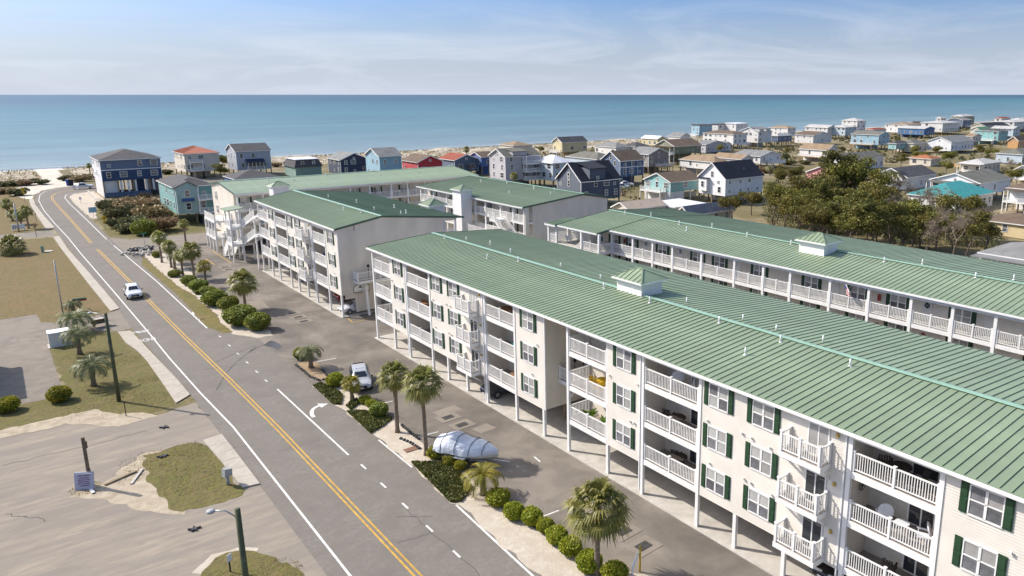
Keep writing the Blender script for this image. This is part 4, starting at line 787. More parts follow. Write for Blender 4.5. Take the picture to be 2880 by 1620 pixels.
HOUSES = [
(24.5, 236.7, 14.1, 17.9, 10, 4.4, 'hip', 2.2, 'navyband', 'charcoal', 2, 'piles tall', 'stilt_house', 'navy and grey-blue two storey stilt house at the bend of the road'),
(51.5, 273.1, 10.4, 16.2, 8.2, 2.3, 'hip', 1.9, 'cream', 'orange', 2, 'balcony', 'beach_house', 'off-white three level house with orange hip roof by the dunes'),
(66.7, 271.1, 11.0, 12.1, 8.4, 2.0, 'gx', 2.1, 'greyblue', 'charcoal', 2, 'porch', 'beach_house', 'grey sided gabled house with blue porch roof facing the sea'),
(30.7, 177.1, 7.4, 16.8, 8, 2.3, 'hip', 1.5, 'teal', 'charcoal', 2, 'gable porchR', 'stilt_house', 'teal and seafoam stilt house beside the brown scrub lot'),
(51.4, 212.2, 11.1, 11.1, 5.2, 0.3, 'hip', 2, 'blue', 'charcoal', 1, '', 'beach_house', 'dark grey hip roofed house just behind the far green roofed block'),
(79.4, 251.8, 9.1, 11.7, 6.0, 0.4, 'mansard', 0.3, 'seagreen', 'whiteflat', 1, '', 'beach_house', 'dark shingled mansard house with a flat white roof'),
(93.5, 248.7, 9.5, 11.4, 5.6, 0.6, 'gy', 2.0, 'navy', 'greyroof', 2, '', 'beach_house', 'navy gambrel fronted house with white windows near the dunes'),
(97.3, 225.5, 7.4, 10.9, 8.0, 1.2, 'gx', 2.2, 'skyblue', 'greyroof', 2, '', 'beach_house', 'sky blue tall house with arched gable window near the dunes'),
(110.6, 226.1, 8.9, 11.5, 5.4, 1.4, 'gy', 1.9, 'red', 'brownroof', 1, '', 'beach_house', 'bright red house with brown gabled roof'),
(123.6, 225.1, 9.1, 10.9, 5.4, 1.4, 'gy', 1.7, 'slate', 'redroof', 1, '', 'beach_house', 'slate blue house with brick red roof'),
(132.5, 222.5, 5.2, 7.7, 6.2, 2.8, 'gx', 1.4, 'royal', 'brownroof', 1, 'piles', 'stilt_house', 'royal blue stilt house with pale gable end next to the red roofed house'),
(117.8, 184.5, 12.2, 8.5, 9.4, 2.4, 'gx', 2.0, 'lilac', 'greenroof', 3, 'decksR dormer', 'beach_house', 'tall lilac grey three storey house with double white decks'),
(174.6, 266.6, 9.4, 10.9, 6, 1, 'hip', 1.4, 'cream', 'tanroof', 1, '', 'beach_house', 'cream house with pale tan roof closest to the surf'),
(192.0, 255.7, 13.6, 6.8, 7.2, 3.0, 'gx', 2.0, 'yellow', 'charcoal', 1, 'deckL piles', 'stilt_house', 'pale yellow stilt house with white decks and dark roof'),
(129.3, 176.9, 7.2, 9.4, 7.4, 2.2, 'hip', 2.0, 'paleblue', 'whitemetal', 2, 'piles', 'beach_house', 'pale blue house with white standing seam metal roof'),
(111.4, 140.9, 12.5, 9.7, 6.6, 1.6, 'gx', 4.0, 'navygrey', 'nightroof', 2, 'roundwin dormerY', 'beach_house', 'dark navy shingled house with round gable window'),
(223.9, 257.6, 9.1, 15.0, 3.6, 0.2, 'hip', 1.9, 'white', 'greyroof', 1, '', 'beach_house', 'low house with wide slate grey roof behind the yellow stilt house'),
(233.1, 254.3, 9.4, 9.6, 3.6, 0.2, 'hip', 1.9, 'white', 'charcoal', 1, '', 'beach_house', 'low house with dark hip roof beside the wide slate grey roof'),
(166.1, 201.1, 9.4, 17.7, 5.0, 0.6, 'hip', 1.9, 'paleblue', 'greenroof', 1, '', 'beach_house', 'house with broad grey green hip roof behind the white metal roof'),
(148.5, 168.8, 9.6, 8.6, 7.6, 2.7, 'gx', 2.6, 'denim', 'brownroof', 2, 'piles battens', 'stilt_house', 'denim blue stilt house with white battens and brown roof'),
(179.2, 188.8, 9.7, 9.8, 6.8, 2.4, 'gy', 1.9, 'taupe', 'greyroof', 2, 'piles deckY', 'stilt_house', 'taupe stilt house with small white deck and lean roof'),
(219.4, 216.0, 16.0, 11.4, 6.4, 3.2, 'gx', 2.4, 'olive', 'brownroof', 1, 'piles porchX', 'stilt_house', 'olive green stilt house with big brown gable roof and covered porch'),
(267.6, 275.5, 5.7, 11.9, 5, 1.4, 'gy', 1.3, 'yellow', 'whitemetal', 1, '', 'beach_house', 'small yellow house with white metal roof by the sea'),
(298.5, 289.4, 7.9, 9.2, 4.6, 1, 'gy', 1.8, 'white', 'greyroof', 1, '', 'beach_house', 'low grey gabled house left of the pale blue tower house'),
(350.9, 324.1, 12.0, 6.4, 8.4, 2.0, 'flat', 0.3, 'skyblue', 'charcoal', 3, 'deckL', 'beach_house', 'tall pale blue flat roofed seafront house'),
(366.1, 321.9, 12.0, 5.0, 8.4, 2.4, 'flat', 0.4, 'white', 'charcoal', 2, 'deckY', 'beach_house', 'white flat roofed seafront house with dark balcony doors'),
(372.7, 312.9, 11.7, 8.6, 9.0, 2.2, 'flat', 0.4, 'white', 'whitemetal', 2, '', 'beach_house', 'white seafront house with sloping white roof'),
(296.4, 250.2, 10.5, 20.6, 7.4, 2.2, 'hip', 1.4, 'white', 'brownroof', 2, 'piles deckY', 'stilt_house', 'long white stilt house with taupe hip roof and corner decks'),
(315.1, 249.3, 11.2, 12.6, 8.0, 2.4, 'gx', 2.2, 'white', 'greyroof', 2, 'piles dormerY', 'stilt_house', 'white gabled stilt house with twin blue grey front gables'),
(192.4, 170.0, 6.1, 16.4, 4.6, 1.9, 'hip', 1.6, 'white', 'tanroof', 1, 'piles', 'stilt_house', 'long low white stilt house with tan roof'),
(212.9, 175.7, 6.8, 13.4, 4.2, 0.6, 'gy', 1.4, 'white', 'tanroof', 1, '', 'beach_house', 'low house with tan roof and blue gable behind the white dark roofed house'),
(224.3, 176.0, 12.3, 12.6, 4.6, 1.9, 'gy', 1.6, 'white', 'greyroof', 1, 'piles deckY', 'stilt_house', 'white and pale blue stilt house with light grey roof and deck'),
(262.9, 238.4, 15.1, 7.3, 4.2, 0.4, 'gy', 1.5, 'lilac', 'greyroof', 1, '', 'beach_house', 'small grey roofed house beside the olive green stilt house'),
(135.3, 134.3, 11.5, 9.6, 5.2, 2.6, 'gx', 1.9, 'aqua', 'brownroof', 1, 'skirt deckL', 'stilt_house', 'aqua stilt house with white skirt walls and dark brown roof'),
(142.5, 122.2, 14.7, 8.9, 6.6, 2.2, 'gx', 3.6, 'brightwhite', 'nightroof', 2, 'piles bay', 'stilt_house', 'bright white gabled house with near black roof and bay window'),
(105.8, 117.4, 11.0, 5.2, 3.0, 0.1, 'gx', 1.2, 'cream', 'beigemetal', 1, '', 'low_building', 'low building with beige metal roof behind the middle block'),
(110.8, 104.4, 13.7, 3.3, 3.0, 0.1, 'gx', 1.4, 'cream', 'slateroof', 1, '', 'low_building', 'low house with blue grey roof in front of the wood'),
(117.6, 115.3, 9.7, 8.0, 2.6, 0.1, 'flat', 0.2, 'white', 'whiteflat', 1, '', 'low_building', 'low flat white roofed carport beside the aqua stilt house'),
(385.3, 282.5, 8.1, 13.9, 7, 2, 'hip', 1.2, 'white', 'tanroof', 2, '', 'beach_house', 'white house with tan hip roof at the left of the far seafront row'),
(331.5, 249.2, 12.3, 3.9, 5.4, 2.2, 'hip', 1.3, 'denim', 'paleroof', 1, 'piles', 'stilt_house', 'dark blue stilt house with pale hip roof and stairs'),
(266.6, 175.4, 7.1, 13.4, 5, 2, 'gy', 2.0, 'white', 'tanroof', 1, 'deckY deckL piles', 'stilt_house', 'white stilt house with tan roof and raw timber decks'),
(350.4, 240.0, 17.3, 11.9, 5.4, 1, 'gy', 1.7, 'white', 'brownroof', 2, '', 'beach_house', 'white house with grey brown roof behind the tan roofed timber deck house'),
(411.9, 272.1, 10.4, 16.5, 6.8, 1.5, 'gy', 1.4, 'white', 'paleroof', 2, '', 'beach_house', 'pale blue house with wide near white roof'),
(417.2, 262.9, 12.8, 12.8, 7.2, 2.2, 'hip', 1.2, 'paleblue', 'paleroof', 2, 'piles', 'stilt_house', 'pale blue stilt house with light hip roof right of the near white roof'),
(454.6, 277.9, 10.3, 11.6, 10, 2, 'hip', 1.6, 'white', 'paleroof', 3, '', 'beach_house', 'tallest white house with pale hip roof on the seafront'),
(347.0, 199.7, 10.3, 15.2, 7.4, 2.4, 'gy', 1.5, 'skyblue', 'greenroof', 2, 'piles deckL deckY', 'stilt_house', 'sky blue stilt house with white trim and side porches'),
(338.9, 176.8, 12.2, 9.4, 4.6, 0.6, 'hip', 1.8, 'cream', 'greenroof', 1, '', 'beach_house', 'cream house with olive grey hip roof'),
(329.4, 180.5, 10.8, 3.7, 4.8, 2.2, 'hip', 1.0, 'aqua', 'charcoal', 1, 'piles', 'stilt_house', 'small aqua stilt house with dark roof'),
(239.7, 148.7, 23.4, 8.2, 4.2, 0.2, 'gx', 1.9, 'white', 'greenroof', 1, 'gable2', 'beach_house', 'white house with double front gable and charcoal roof behind the pink house'),
(195.6, 125.0, 14.5, 10.4, 3.9, 0.2, 'gx', 2.0, 'pink', 'brownroof', 1, '', 'beach_house', 'salmon pink house with dark brown gable roof at the edge of the wood'),
(204.0, 107.5, 16.9, 9.8, 3.9, 0.2, 'gx', 2.2, 'white', 'charcoal', 1, 'gable2', 'beach_house', 'white house with stepped triple gables and dark roof behind the wood'),
(193.5, 82.7, 18.3, 12.6, 5.2, 2.0, 'gx', 2.0, 'brightwhite', 'greenroof', 1, 'piles porchX', 'stilt_house', 'long white stilt house with grey green roof beyond the teal roof'),
(173.4, 78.9, 19.4, 11.7, 3.4, 0.1, 'hip', 2.8, 'white', 'tealroof', 1, '', 'beach_house', 'house with bright teal metal roof among bare trees'),
(267.6, 113.9, 13.5, 7.9, 3.6, 0.3, 'hip', 1.3, 'cream', 'paleroof', 1, 'porchX', 'beach_house', 'small cream cottage with pale hip roof'),
(350.5, 164.8, 22.9, 11.5, 5.4, 1.2, 'gx', 2.2, 'brightwhite', 'greyroof', 1, '', 'beach_house', 'white house with large left gable and grey roof'),
(462.8, 235.5, 13.5, 17.7, 6, 2, 'gy', 1.2, 'blue', 'paleroof', 1, '', 'beach_house', 'bright blue house with pale roof'),
(490.1, 261.8, 18.9, 16.0, 7, 2, 'hip', 1.3, 'white', 'tanroof', 2, 'deckL', 'beach_house', 'white house with tan hip roof behind the bright blue house'),
(512.2, 248.1, 24.7, 15.9, 8, 2, 'hip', 1.2, 'white', 'paleroof', 2, '', 'beach_house', 'white house with pale roofs on the far seafront'),
(632.7, 290.4, 21.7, 9.5, 9.4, 2, 'hip', 1.5, 'olive', 'paleroof', 2, '', 'beach_house', 'olive tower house with pyramid white roof on the far seafront'),
(602.6, 276.3, 15.4, 11.9, 7.4, 2.2, 'gx', 1.6, 'slate', 'greyroof', 2, 'deckY', 'stilt_house', 'slate grey gabled stilt house with dark porch'),
(550.1, 235.8, 42.9, 10.0, 5.4, 1, 'gx', 1.8, 'cream', 'nightroof', 1, '', 'beach_house', 'cream house with long near black roof far right'),
(434.0, 178.6, 12.1, 13.1, 7.4, 2.2, 'hip', 1.1, 'aqua', 'charcoal', 2, 'piles deckL', 'stilt_house', 'aqua stilt house with charcoal roof and timber bracing far right'),
(491.6, 194.0, 10.2, 12.9, 6.6, 2, 'gy', 1.2, 'paleblue', 'paleroof', 2, '', 'beach_house', 'pale blue house with pale roof behind the far right aqua house'),
(588.0, 231.9, 39.7, 14.7, 7.4, 2, 'hip', 1.2, 'white', 'paleroof', 2, '', 'beach_house', 'white seafront house farthest to the right'),
(383.2, 148.3, 21.1, 4.7, 5.6, 1.8, 'gx', 1.9, 'apricot', 'brownroof', 1, 'piles', 'stilt_house', 'apricot orange house at the right edge'),
(316.8, 120.5, 23.8, 9.8, 4, 0.3, 'hip', 1.8, 'paleblue', 'greenroof', 1, '', 'beach_house', 'pale house with broad grey green roof at the right edge'),
(186.6, 67.9, 14.2, 5.2, 5.6, 2.6, 'hip', 1.3, 'brightwhite', 'brownroof', 1, 'piles porchX', 'stilt_house', 'white stilt house with screened porch at the right edge'),
(151.7, 53.6, 9.7, 10.6, 2.8, 0.1, 'hip', 1.4, 'butter', 'brownroof', 1, '', 'beach_house', 'butter yellow house with brown roof at the right edge of the wood'),
(117.4, 40.2, 11.6, 8.6, 3.2, 0.2, 'hip', 1.3, 'brick', 'greyroof', 1, 'porchX', 'beach_house', 'brick house with grey roof and white porch behind the right green roof'),
(281.6, 139.6, 7.9, 8.4, 2.9, 0.1, 'hip', 1.3, 'cream', 'rustroof', 1, '', 'beach_house', 'low house with rusty orange roof among trees'),
(445.7, 260.6, 15.7, 5.3, 5.0, 1.5, 'hip', 1.0, 'white', 'redroof', 1, '', 'beach_house', 'low white house with thin red roof left of the tan hip roofed one'),
(507.4, 221.0, 16.2, 5.8, 4.6, 1.2, 'gx', 1.5, 'cream', 'sageroof', 1, '', 'beach_house', 'small cream house with sage green roof far right'),
(650.3, 266.8, 17.2, 5.5, 8, 2, 'hip', 1.0, 'white', 'redroof', 2, '', 'beach_house', 'far seafront house with small red roof'),
(622.2, 241.3, 18.7, 6.5, 8.4, 2, 'hip', 1.0, 'paleblue', 'paleroof', 2, '', 'beach_house', 'pale far seafront house at the right edge'),
(560.5, 273.3, 7.8, 3.8, 9.6, 2, 'hip', 1.2, 'white', 'paleroof', 3, '', 'beach_house', 'narrow white lookout house with pale cap roof'),
(551.5, 289.2, 13.6, 5.6, 5.4, 1.5, 'gx', 1.4, 'white', 'brownroof', 1, '', 'beach_house', 'low brown roofed house between two pale seafront houses'),
(414.6, 183.8, 10.7, 3.7, 5.0, 2, 'gy', 1.2, 'cream', 'tanroof', 1, '', 'beach_house', 'small house left of the far right aqua stilt house'),
(280.1, 242.1, 5.1, 4.5, 3.4, 0.3, 'gy', 1.2, 'white', 'greyroof', 1, '', 'beach_house', 'little grey roofed annexe beside the small grey gable house'),
(252.3, 93.1, 10.9, 4.4, 4, 0.8, 'gx', 1.4, 'brightwhite', 'greyroof', 1, '', 'beach_house', 'small white gabled house at the right edge above the wood'),
]
def hip_faces(b, x0, x1, y0, y1, z, rise, t=.16):
    w_, d_ = x1-x0, y1-y0; xm, ym = (x0+x1)/2, (y0+y1)/2
    if w_ > d_: r0, r1 = (x0+d_/2, ym), (x1-d_/2, ym)
    else: r0, r1 = (xm, y0+w_/2), (xm, y1-w_/2)
    if abs(w_-d_) < .3: r1 = (r0[0]+.05, r0[1])
    P = [(x0, y0, z), (x1, y0, z), (x1, y1, z), (x0, y1, z), (*r0, z+rise), (*r1, z+rise)]
    if w_ > d_: F = [(0, 1, 5, 4), (1, 2, 5), (2, 3, 4, 5), (3, 0, 4)]
    else: F = [(0, 1, 4), (1, 2, 5, 4), (2, 3, 5), (3, 0, 4, 5)]
    b.add(P, F); b.add([(x0, y0, z), (x1, y0, z), (x1, y1, z), (x0, y1, z)], [(3, 2, 1, 0)])
    return r0, r1
def ribs_on(root, x0, x1, y0, y1, z, rise, r0, r1, mat):
    s = MB(); 
    for i in range(1, int((x1-x0)/.6)):
        x = x0+.6*i
        if r0[0] <= x <= r1[0]: s.beam((x, y0, z+.02), (x, r0[1], z+rise+.02), .05, .06)
        elif x < r0[0]: t = (x-x0)/(r0[0]-x0); s.beam((x, y0, z+.02), (x, y0+(r0[1]-y0)*t, z+rise*t+.02), .05, .06)
        else: t = (x1-x)/max(x1-r1[0], .01); s.beam((x, y0, z+.02), (x, y0+(r1[1]-y0)*t, z+rise*t+.02), .05, .06)
    for i in range(1, int((y1-y0)/.6)):
        y = y0+.6*i; t = min((y-y0)/(r0[1]-y0) if r0[1] > y0 else 1, (y1-y)/max(y1-r1[1], .01), 1); s.beam((x0, y, z+.02), (x0+(r0[0]-x0)*t, y, z+rise*t+.02), .05, .06)
    if s.v: stuff(s.build('roof_rib', mat, root))
def house(i, x, y, w, d, ze, zf, roof, rise, wall, rc, floors, opt, name, label):
    rn = random.Random(100+i); H = thing(name, label, 'house', (x, y, 0)); wm = wallmat(wall); rm = roofmat(rc); ov = 0.38
    h = ze-zf
    b = MB()
    if roof == 'gx': b.yzprism([(0, zf), (d, zf), (d, ze), (d/2, ze+rise), (0, ze)], 0, w)
    elif roof == 'gy': b.xzprism([(0, zf), (w, zf), (w, ze), (w/2, ze+rise), (0, ze)], 0, d)
    else: b.box(0, 0, zf, w, d, ze)
    if wall == 'navyband':
        b = MB(); b.box(0, 0, zf+h*.52, w, d, ze); sub(H, b, 'upper_wall', wm); b = MB(); b.box(.01, .01, zf, w-.01, d-.01, zf+h*.52); sub(H, b, 'lower_wall', wallmat('navy') if False else siding('navy_lower', (0.03, 0.06, 0.14), .19, .04)); b = MB(); b.box(-.04, -.04, zf+h*.50, w+.04, d+.04, zf+h*.54); sub(H, b, 'band_board', M_white)
        # pale road-side elevation
        b = MB(); b.box(-.05, .1, zf, -.01, d-.1, ze-.1); sub(H, b, 'side_cladding', siding('house_siding_white2', (0.66, 0.66, 0.68), .19, .04))
    elif roof == 'mansard':
        b = MB(); b.box(0.3, 0.3, zf, w-.3, d-.3, ze-2.4); sub(H, b, 'wall', wm)
    else: sub(H, b, 'wall', wm)
    t = .15
    if roof == 'gx':
        R_ = MB(); o_ = ov; k = rise/(d/2); za = ze-ov*k
        R_.yzprism([(-o_, za), (d/2, ze+rise), (d+o_, za), (d+o_, za+t), (d/2, ze+rise+t), (-o_, za+t)], -ov, w+ov); r_ = sub(H, R_, 'roof', rm)
        f = MB()
        for q in (-o_, d+o_): f.beam((-ov-.03, q, za+.04), (-ov-.03, d/2, ze+rise+.04), .06, .26)
        f2 = MB(); f2.box(-ov, -o_-.05, za-.06, w+ov, -o_, za+t-.02); f2.build('fascia', M_white, r_); f.build('rake_board', M_white, r_)
    elif roof == 'gy':
        R_ = MB(); k = rise/(w/2); za = ze-ov*k
        R_.xzprism([(-ov, za), (w/2, ze+rise), (w+ov, za), (w+ov, za+t), (w/2, ze+rise+t), (-ov, za+t)], -ov, d+ov); r_ = sub(H, R_, 'roof', rm)
        f = MB()
        for q in (-ov, w+ov): f.beam((q, -ov-.03, za+.04), (w/2, -ov-.03, ze+rise+.04), .06, .26)
        f2 = MB(); f2.box(-ov-.05, -ov, za-.06, -ov, d+ov, za+t-.02); f2.build('fascia', M_white, r_); f.build('rake_board', M_white, r_)
    elif roof == 'hip':
        R_ = MB(); r0, r1 = hip_faces(R_, -ov, w+ov, -ov, d+ov, ze+.06, rise); r_ = sub(H, R_, 'roof', rm)
        f = MB(); f.box(-ov-.03, -ov-.03, ze-.14, w+ov+.03, d+ov+.03, ze+.05); f.build('fascia', M_white, r_)
        if rc in ('orange', 'whitemetal', 'tealroof'): ribs_on(r_, -ov, w+ov, -ov, d+ov, ze+.06, rise, r0, r1, rm)
    elif roof == 'flat':
        R_ = MB(); R_.add([(-ov, -ov, ze+.05), (w+ov, -ov, ze+.05+rise*.3), (w+ov, d+ov, ze+.05+rise), (-ov, d+ov, ze+.05+rise), (-ov, -ov, ze-.12), (w+ov, -ov, ze-.12), (w+ov, d+ov, ze-.12), (-ov, d+ov, ze-.12)], [(0, 1, 2, 3), (7, 6, 5, 4), (0, 4, 5, 1), (1, 5, 6, 2), (2, 6, 7, 3), (3, 7, 4, 0)]); r_ = sub(H, R_, 'roof', rm)
    elif roof == 'mansard':
        R_ = MB(); a, z0 = .9, ze-2.4
        R_.add([(-.1, -.1, z0), (w+.1, -.1, z0), (w+.1, d+.1, z0), (-.1, d+.1, z0), (a, a, ze), (w-a, a, ze), (w-a, d-a, ze), (a, d-a, ze)], [(3, 2, 1, 0), (0, 1, 5, 4), (1, 2, 6, 5), (2, 3, 7, 6), (3, 0, 4, 7), (4, 5, 6, 7)]); r_ = sub(H, R_, 'mansard_roof', roofmat('charcoal'))
        R_ = MB(); R_.box(a-.3, a-.3, ze, w-a+.3, d-a+.3, ze+.2); R_.build('flat_roof', rm, r_)
        for q in (.3, .7): hwin(H, w*q, .28, z0+.5, (0.85, 1.35), 'Y')
    # corner boards
    if roof != 'mansard' and i % 3 != 1:
        for cx_, cy_ in ((0, 0), (w, 0), (0, d)):
            c = MB(); c.box(cx_-.05, cy_-.05, zf-.01, cx_+.07 if cx_ == 0 else cx_+.05, cy_+.07, ze-.02); sub(H, c, 'corner_board', M_white)
    # windows storey by storey
    fh = h/floors
    for f in range(floors):
        z = zf+f*fh+min(.95, fh*.36)
        for face, L in (('X', d), ('Y', w)):
            n = max(1, int(L/3.1))
            for k in range(n):
                if rn.random() < .18: continue
                q = L*(k+.5)/n+rn.uniform(-.35, .35); key = rn.choice([(0.85, 1.35), (0.85, 1.35), (1.6, 1.35), (0.6, 0.6)] if fh > 2.2 else [(0.85, 1.35), (0.6, .6)])
                if roof == 'mansard': continue
                if face == 'X': hwin(H, -.005 if wall != 'navyband' else -.055, q, z, key, 'X')
                else: hwin(H, q, -.005, z, key, 'Y')
    if roof == 'gx' and rise > 1.7: hwin(H, -.005, d/2, ze+.1, (0.85, 1.35) if rise > 2.5 else (.6, .6), 'X')
    if roof == 'gy' and rise > 1.5: hwin(H, w/2, -.005, ze+.05, (.6, .6), 'Y')
    # piles under raised floors
    if zf > 1.5:
        pmtt = M_white if 'skirt' in opt else M_wood
        for a in [w*k/max(1, int(w/3.2)) for k in range(int(w/3.2)+1)]:
            for c_ in ((.15, d*.5, d-.15) if 'skirt' not in opt else (.2, d-.2)):
                p = MB(); a2 = min(max(a, .15), w-.15); p.box(a2-.14, c_-.14, 0, a2+.14, c_+.14, zf); sub(H, p, 'pile', pmtt)
        if 'skirt' in opt: p = MB(); p.box(.1, .1, 0, w*.45, d-.1, zf-.01); sub(H, p, 'skirt_wall', wallmat('brightwhite'))
        elif wall == 'navyband':
            for (a, c_, q0, q1, z1, mt) in ((0, .26, .02, .9, zf, wallmat('white')), (.56, .70, .1, .6, zf, siding('navy_lower', (0.03, 0.06, 0.14), .19, .04)), (.86, .99, .15, .7, zf, wallmat('taupe')), (.0, 1.0, -.02, .03, 1.3, wallmat('slate'))): p = MB(); p.box(w*a, d*q0, 0, w*c_, d*q1, z1-.01); sub(H, p, 'ground_wall', mt)
            for a in (.3, .42, .54, .72, .84): p = MB(); p.box(w*a-.22, .2, 1.3, w*a+.22, .64, zf); sub(H, p, 'pier', M_white)
        elif wall != 'teal' and rn.random() < .6: p = MB(); p.box(w*.35, d*.3, 0, w*.8, d-.3, zf-.01); sub(H, p, 'store_room', wm)
    def deck(x0, x1, y0, y1, z, sides, roofed=False):
        s = MB(); s.box(x0, y0, z-.25, x1, y1, z); dk = sub(H, s, 'deck', M_white if i % 5 else M_brownwood)
        for px in (x0+.1, x1-.1):
            for py in (y0+.1, y1-.1):
                p = MB(); p.box(px-.09, py-.09, 0, px+.09, py+.09, z-.25 if not roofed else ze-.1); p.build('deck_post', M_white if i % 5 else M_brownwood, dk)
        if 'x' in sides: put(rail_mesh(y1-y0, 2, 1.0), 'railing', dk, (x0+.06, y0, z))
        if 'y' in sides: put(rail_mesh(x1-x0, 2, 1.0), 'railing', dk, (x0, y0+.06, z), -math.pi/2)
    if 'deckL' in opt: deck(-2.2, -.02, d*.15, d*.95, zf+.05, 'xy')
    if 'deckY' in opt: deck(w*.35, w+.6, -2.0, -.02, zf+.05, 'xy')
    if 'porchX' in opt:
        deck(-2.6, -.02, 0, d, max(zf, .3), 'xy', True); R_ = MB(); R_.box(-3.0, -.3, ze-.25, -.02, d+.3, ze-.1) ; R_.build('porch_roof', rm, H)
    if 'porchR' in opt:
        for z in (zf+.05, zf+2.9): deck(w*.55, w, -1.9, -.02, z, 'xy', z > zf+2)
    if 'decksR' in opt:
        for z in (zf+.05, zf+2.4, zf+4.7): deck(w*.5, w+.3, -2.0, -.02, z, 'xy', z > zf+4)
    if 'balcony' in opt:
        for z in (zf+.4, zf+3.2): deck(w*.12, w*.5, -1.2, -.02, z, 'xy')
    if 'porch' in opt.split():
        R_ = MB(); R_.add([(w*.25, -2.2, zf+2.8), (w*.78, -2.2, zf+2.8), (w*.78, 0, zf+3.7), (w*.25, 0, zf+3.7), (w*.25, -2.2, zf+2.65), (w*.78, -2.2, zf+2.65), (w*.78, 0, zf+3.55), (w*.25, 0, zf+3.55)], [(0, 1, 2, 3), (7, 6, 5, 4), (0, 4, 5, 1), (1, 5, 6, 2), (3, 7, 4, 0)]); sub(H, R_, 'porch_roof', pm('navy_metal', (.02, .035, .07), .5))
        deck(w*.28, w*.75, -2.0, -.02, zf+.3, 'xy', False)
        p = MB(); p.box(w*.3, -1.8, zf+.3, w*.73, -.02, zf+2.7); sub(H, p, 'screened_porch', M_glass)
        for k in range(5): q = MB(); xx = w*(.29+.11*k); q.box(xx-.07, -1.9, zf+.3, xx+.07, -1.78, zf+2.75); sub(H, q, 'porch_post', M_white)
    if 'gable' in opt.split():
        g = MB(); g.xzprism([(.1, zf), (w*.55, zf), (w*.55, ze), (w*.325, ze+1.0), (.1, ze)], -1.0, .1); sub(H, g, 'front_bay', siding('house_siding_seafoam', (0.33, 0.47, 0.44), .19, .04))
        g = MB(); g.xzprism([(-.2, ze-.12), (w*.325, ze+1.02), (w*.55+.3, ze-.12), (w*.55+.3, ze+.02), (w*.325, ze+1.18), (-.2, ze+.02)], -1.3, 2.0); sub(H, g, 'bay_roof', rm)
        hwin(H, w*.3, -1.01, zf+.9, (.85, 1.35), 'Y'); hwin(H, w*.3, -1.01, zf+3.6, (.85, 1.35), 'Y')
        g = MB(); g.add([(w*.14, -1.7, zf+2.75), (w*.46, -1.7, zf+2.75), (w*.46, -1.0, zf+3.3), (w*.14, -1.0, zf+3.3)], [(0, 1, 2, 3)]); g.add([(w*.14, -1.7, zf+2.7), (w*.46, -1.7, zf+2.7), (w*.46, -1.0, zf+2.7), (w*.14, -1.0, zf+2.7)], [(3, 2, 1, 0)]); sub(H, g, 'window_awning', pm('blue_metal', (.05, .10, .22), .5))
    if 'dormerY' in opt or 'dormer' in opt.split():
        for q in ((.22, .62),) if 'dormerY' not in opt or rise > 3 else ((.08, .4), (.55, .9)):
            x0, x1 = w*q[0], w*q[1]; zt = ze+rise*.72
            g = MB(); g.box(x0, .02, ze-.3, x1, d*.45, zt); sub(H, g, 'dormer', wm)
            g = MB(); g.add([(x0-.3, -.35, zt-.02), (x1+.3, -.35, zt-.02), (x1+.3, d*.5, zt+rise*.3), (x0-.3, d*.5, zt+rise*.3), (x0-.3, -.35, zt-.16), (x1+.3, -.35, zt-.16), (x1+.3, d*.5, zt+rise*.3-.14), (x0-.3, d*.5, zt+rise*.3-.14)], [(0, 1, 2, 3), (7, 6, 5, 4), (0, 4, 5, 1), (1, 5, 6, 2), (2, 6, 7, 3), (3, 7, 4, 0)]); sub(H, g, 'dormer_roof', rm)
            hwin(H, (x0+x1)/2, .01, ze+.2, (.6, .6), 'Y')
    if 'roundwin' in opt:
        g = MB(); g.tube([(-.12, d/2, ze+1.3), (0, d/2, ze+1.3)], .55, 20); r_ = sub(H, g, 'round_window', M_white); g = MB(); g.tube([(-.14, d/2, ze+1.3), (-.11, d/2, ze+1.3)], .40, 20); g.build('pane', M_glass, r_)
    if 'battens' in opt:
        for k in range(5):
            g = MB(); xx = w*k/4; g.box(xx-.06, -.05, zf, xx+.06, 0, ze-.05); sub(H, g, 'batten', M_white)
        g = MB(); g.box(-.02, -.06, zf+h*.55, w, 0, zf+h*.6); sub(H, g, 'band_board', M_white)
    if 'bay' in opt.split():
        g = MB(); g.box(-.9, d*.62, zf+.9, -.01, d*.92, zf+4.0); by = sub(H, g, 'bay_window', wm); hwin(H, -.905, d*.77, zf+1.9, (.85, 1.35), 'X'); g = MB(); g.box(-1.1, d*.58, zf+4.0, 0, d*.96, zf+4.2); g.build('bay_roof', rm, by)
    if 'gable2' in opt.split():
        for q, s_ in ((.30, .36), (.12, .30)):
            g = MB(); yc = d*(q+.1); hw_ = d*s_*.6; zz_ = ze-.1
            g.yzprism([(yc-hw_, zz_-1), (yc+hw_, zz_-1), (yc+hw_, zz_), (yc, zz_+rise*.62), (yc-hw_, zz_)], -1.6-q*3, .2); sub(H, g, 'front_gable', wm)
            g = MB(); g.yzprism([(yc-hw_-.3, zz_-.1), (yc, zz_+rise*.66), (yc+hw_+.3, zz_-.1), (yc+hw_+.3, zz_+.05), (yc, zz_+rise*.66+.15), (yc-hw_-.3, zz_+.05)], -1.9-q*3, 1.5); sub(H, g, 'gable_roof', rm)
    # small roof vents
    if roof != 'flat' and roof != 'mansard':
        for k in range(2):
            p = MB(); xx = w*rn.uniform(.25, .8); p.tube([(xx, d*.22, ze+rise*.3), (xx, d*.22, ze+rise*.44+.35)], .07, 6); sub(H, p, 'vent_pipe', M_grey)
for i, h_ in enumerate(HOUSES): house(i, *h_)
# the house just outside the left edge whose shadow lies on the driveway pad
house(90, -15.2, 88.5, 11.0, 9.6, 6.0, 0.1, 'flat', .2, 'greyblue', 'charcoal', 2, '', 'roadside_house', 'grey house at the left edge that shades the driveway pad')

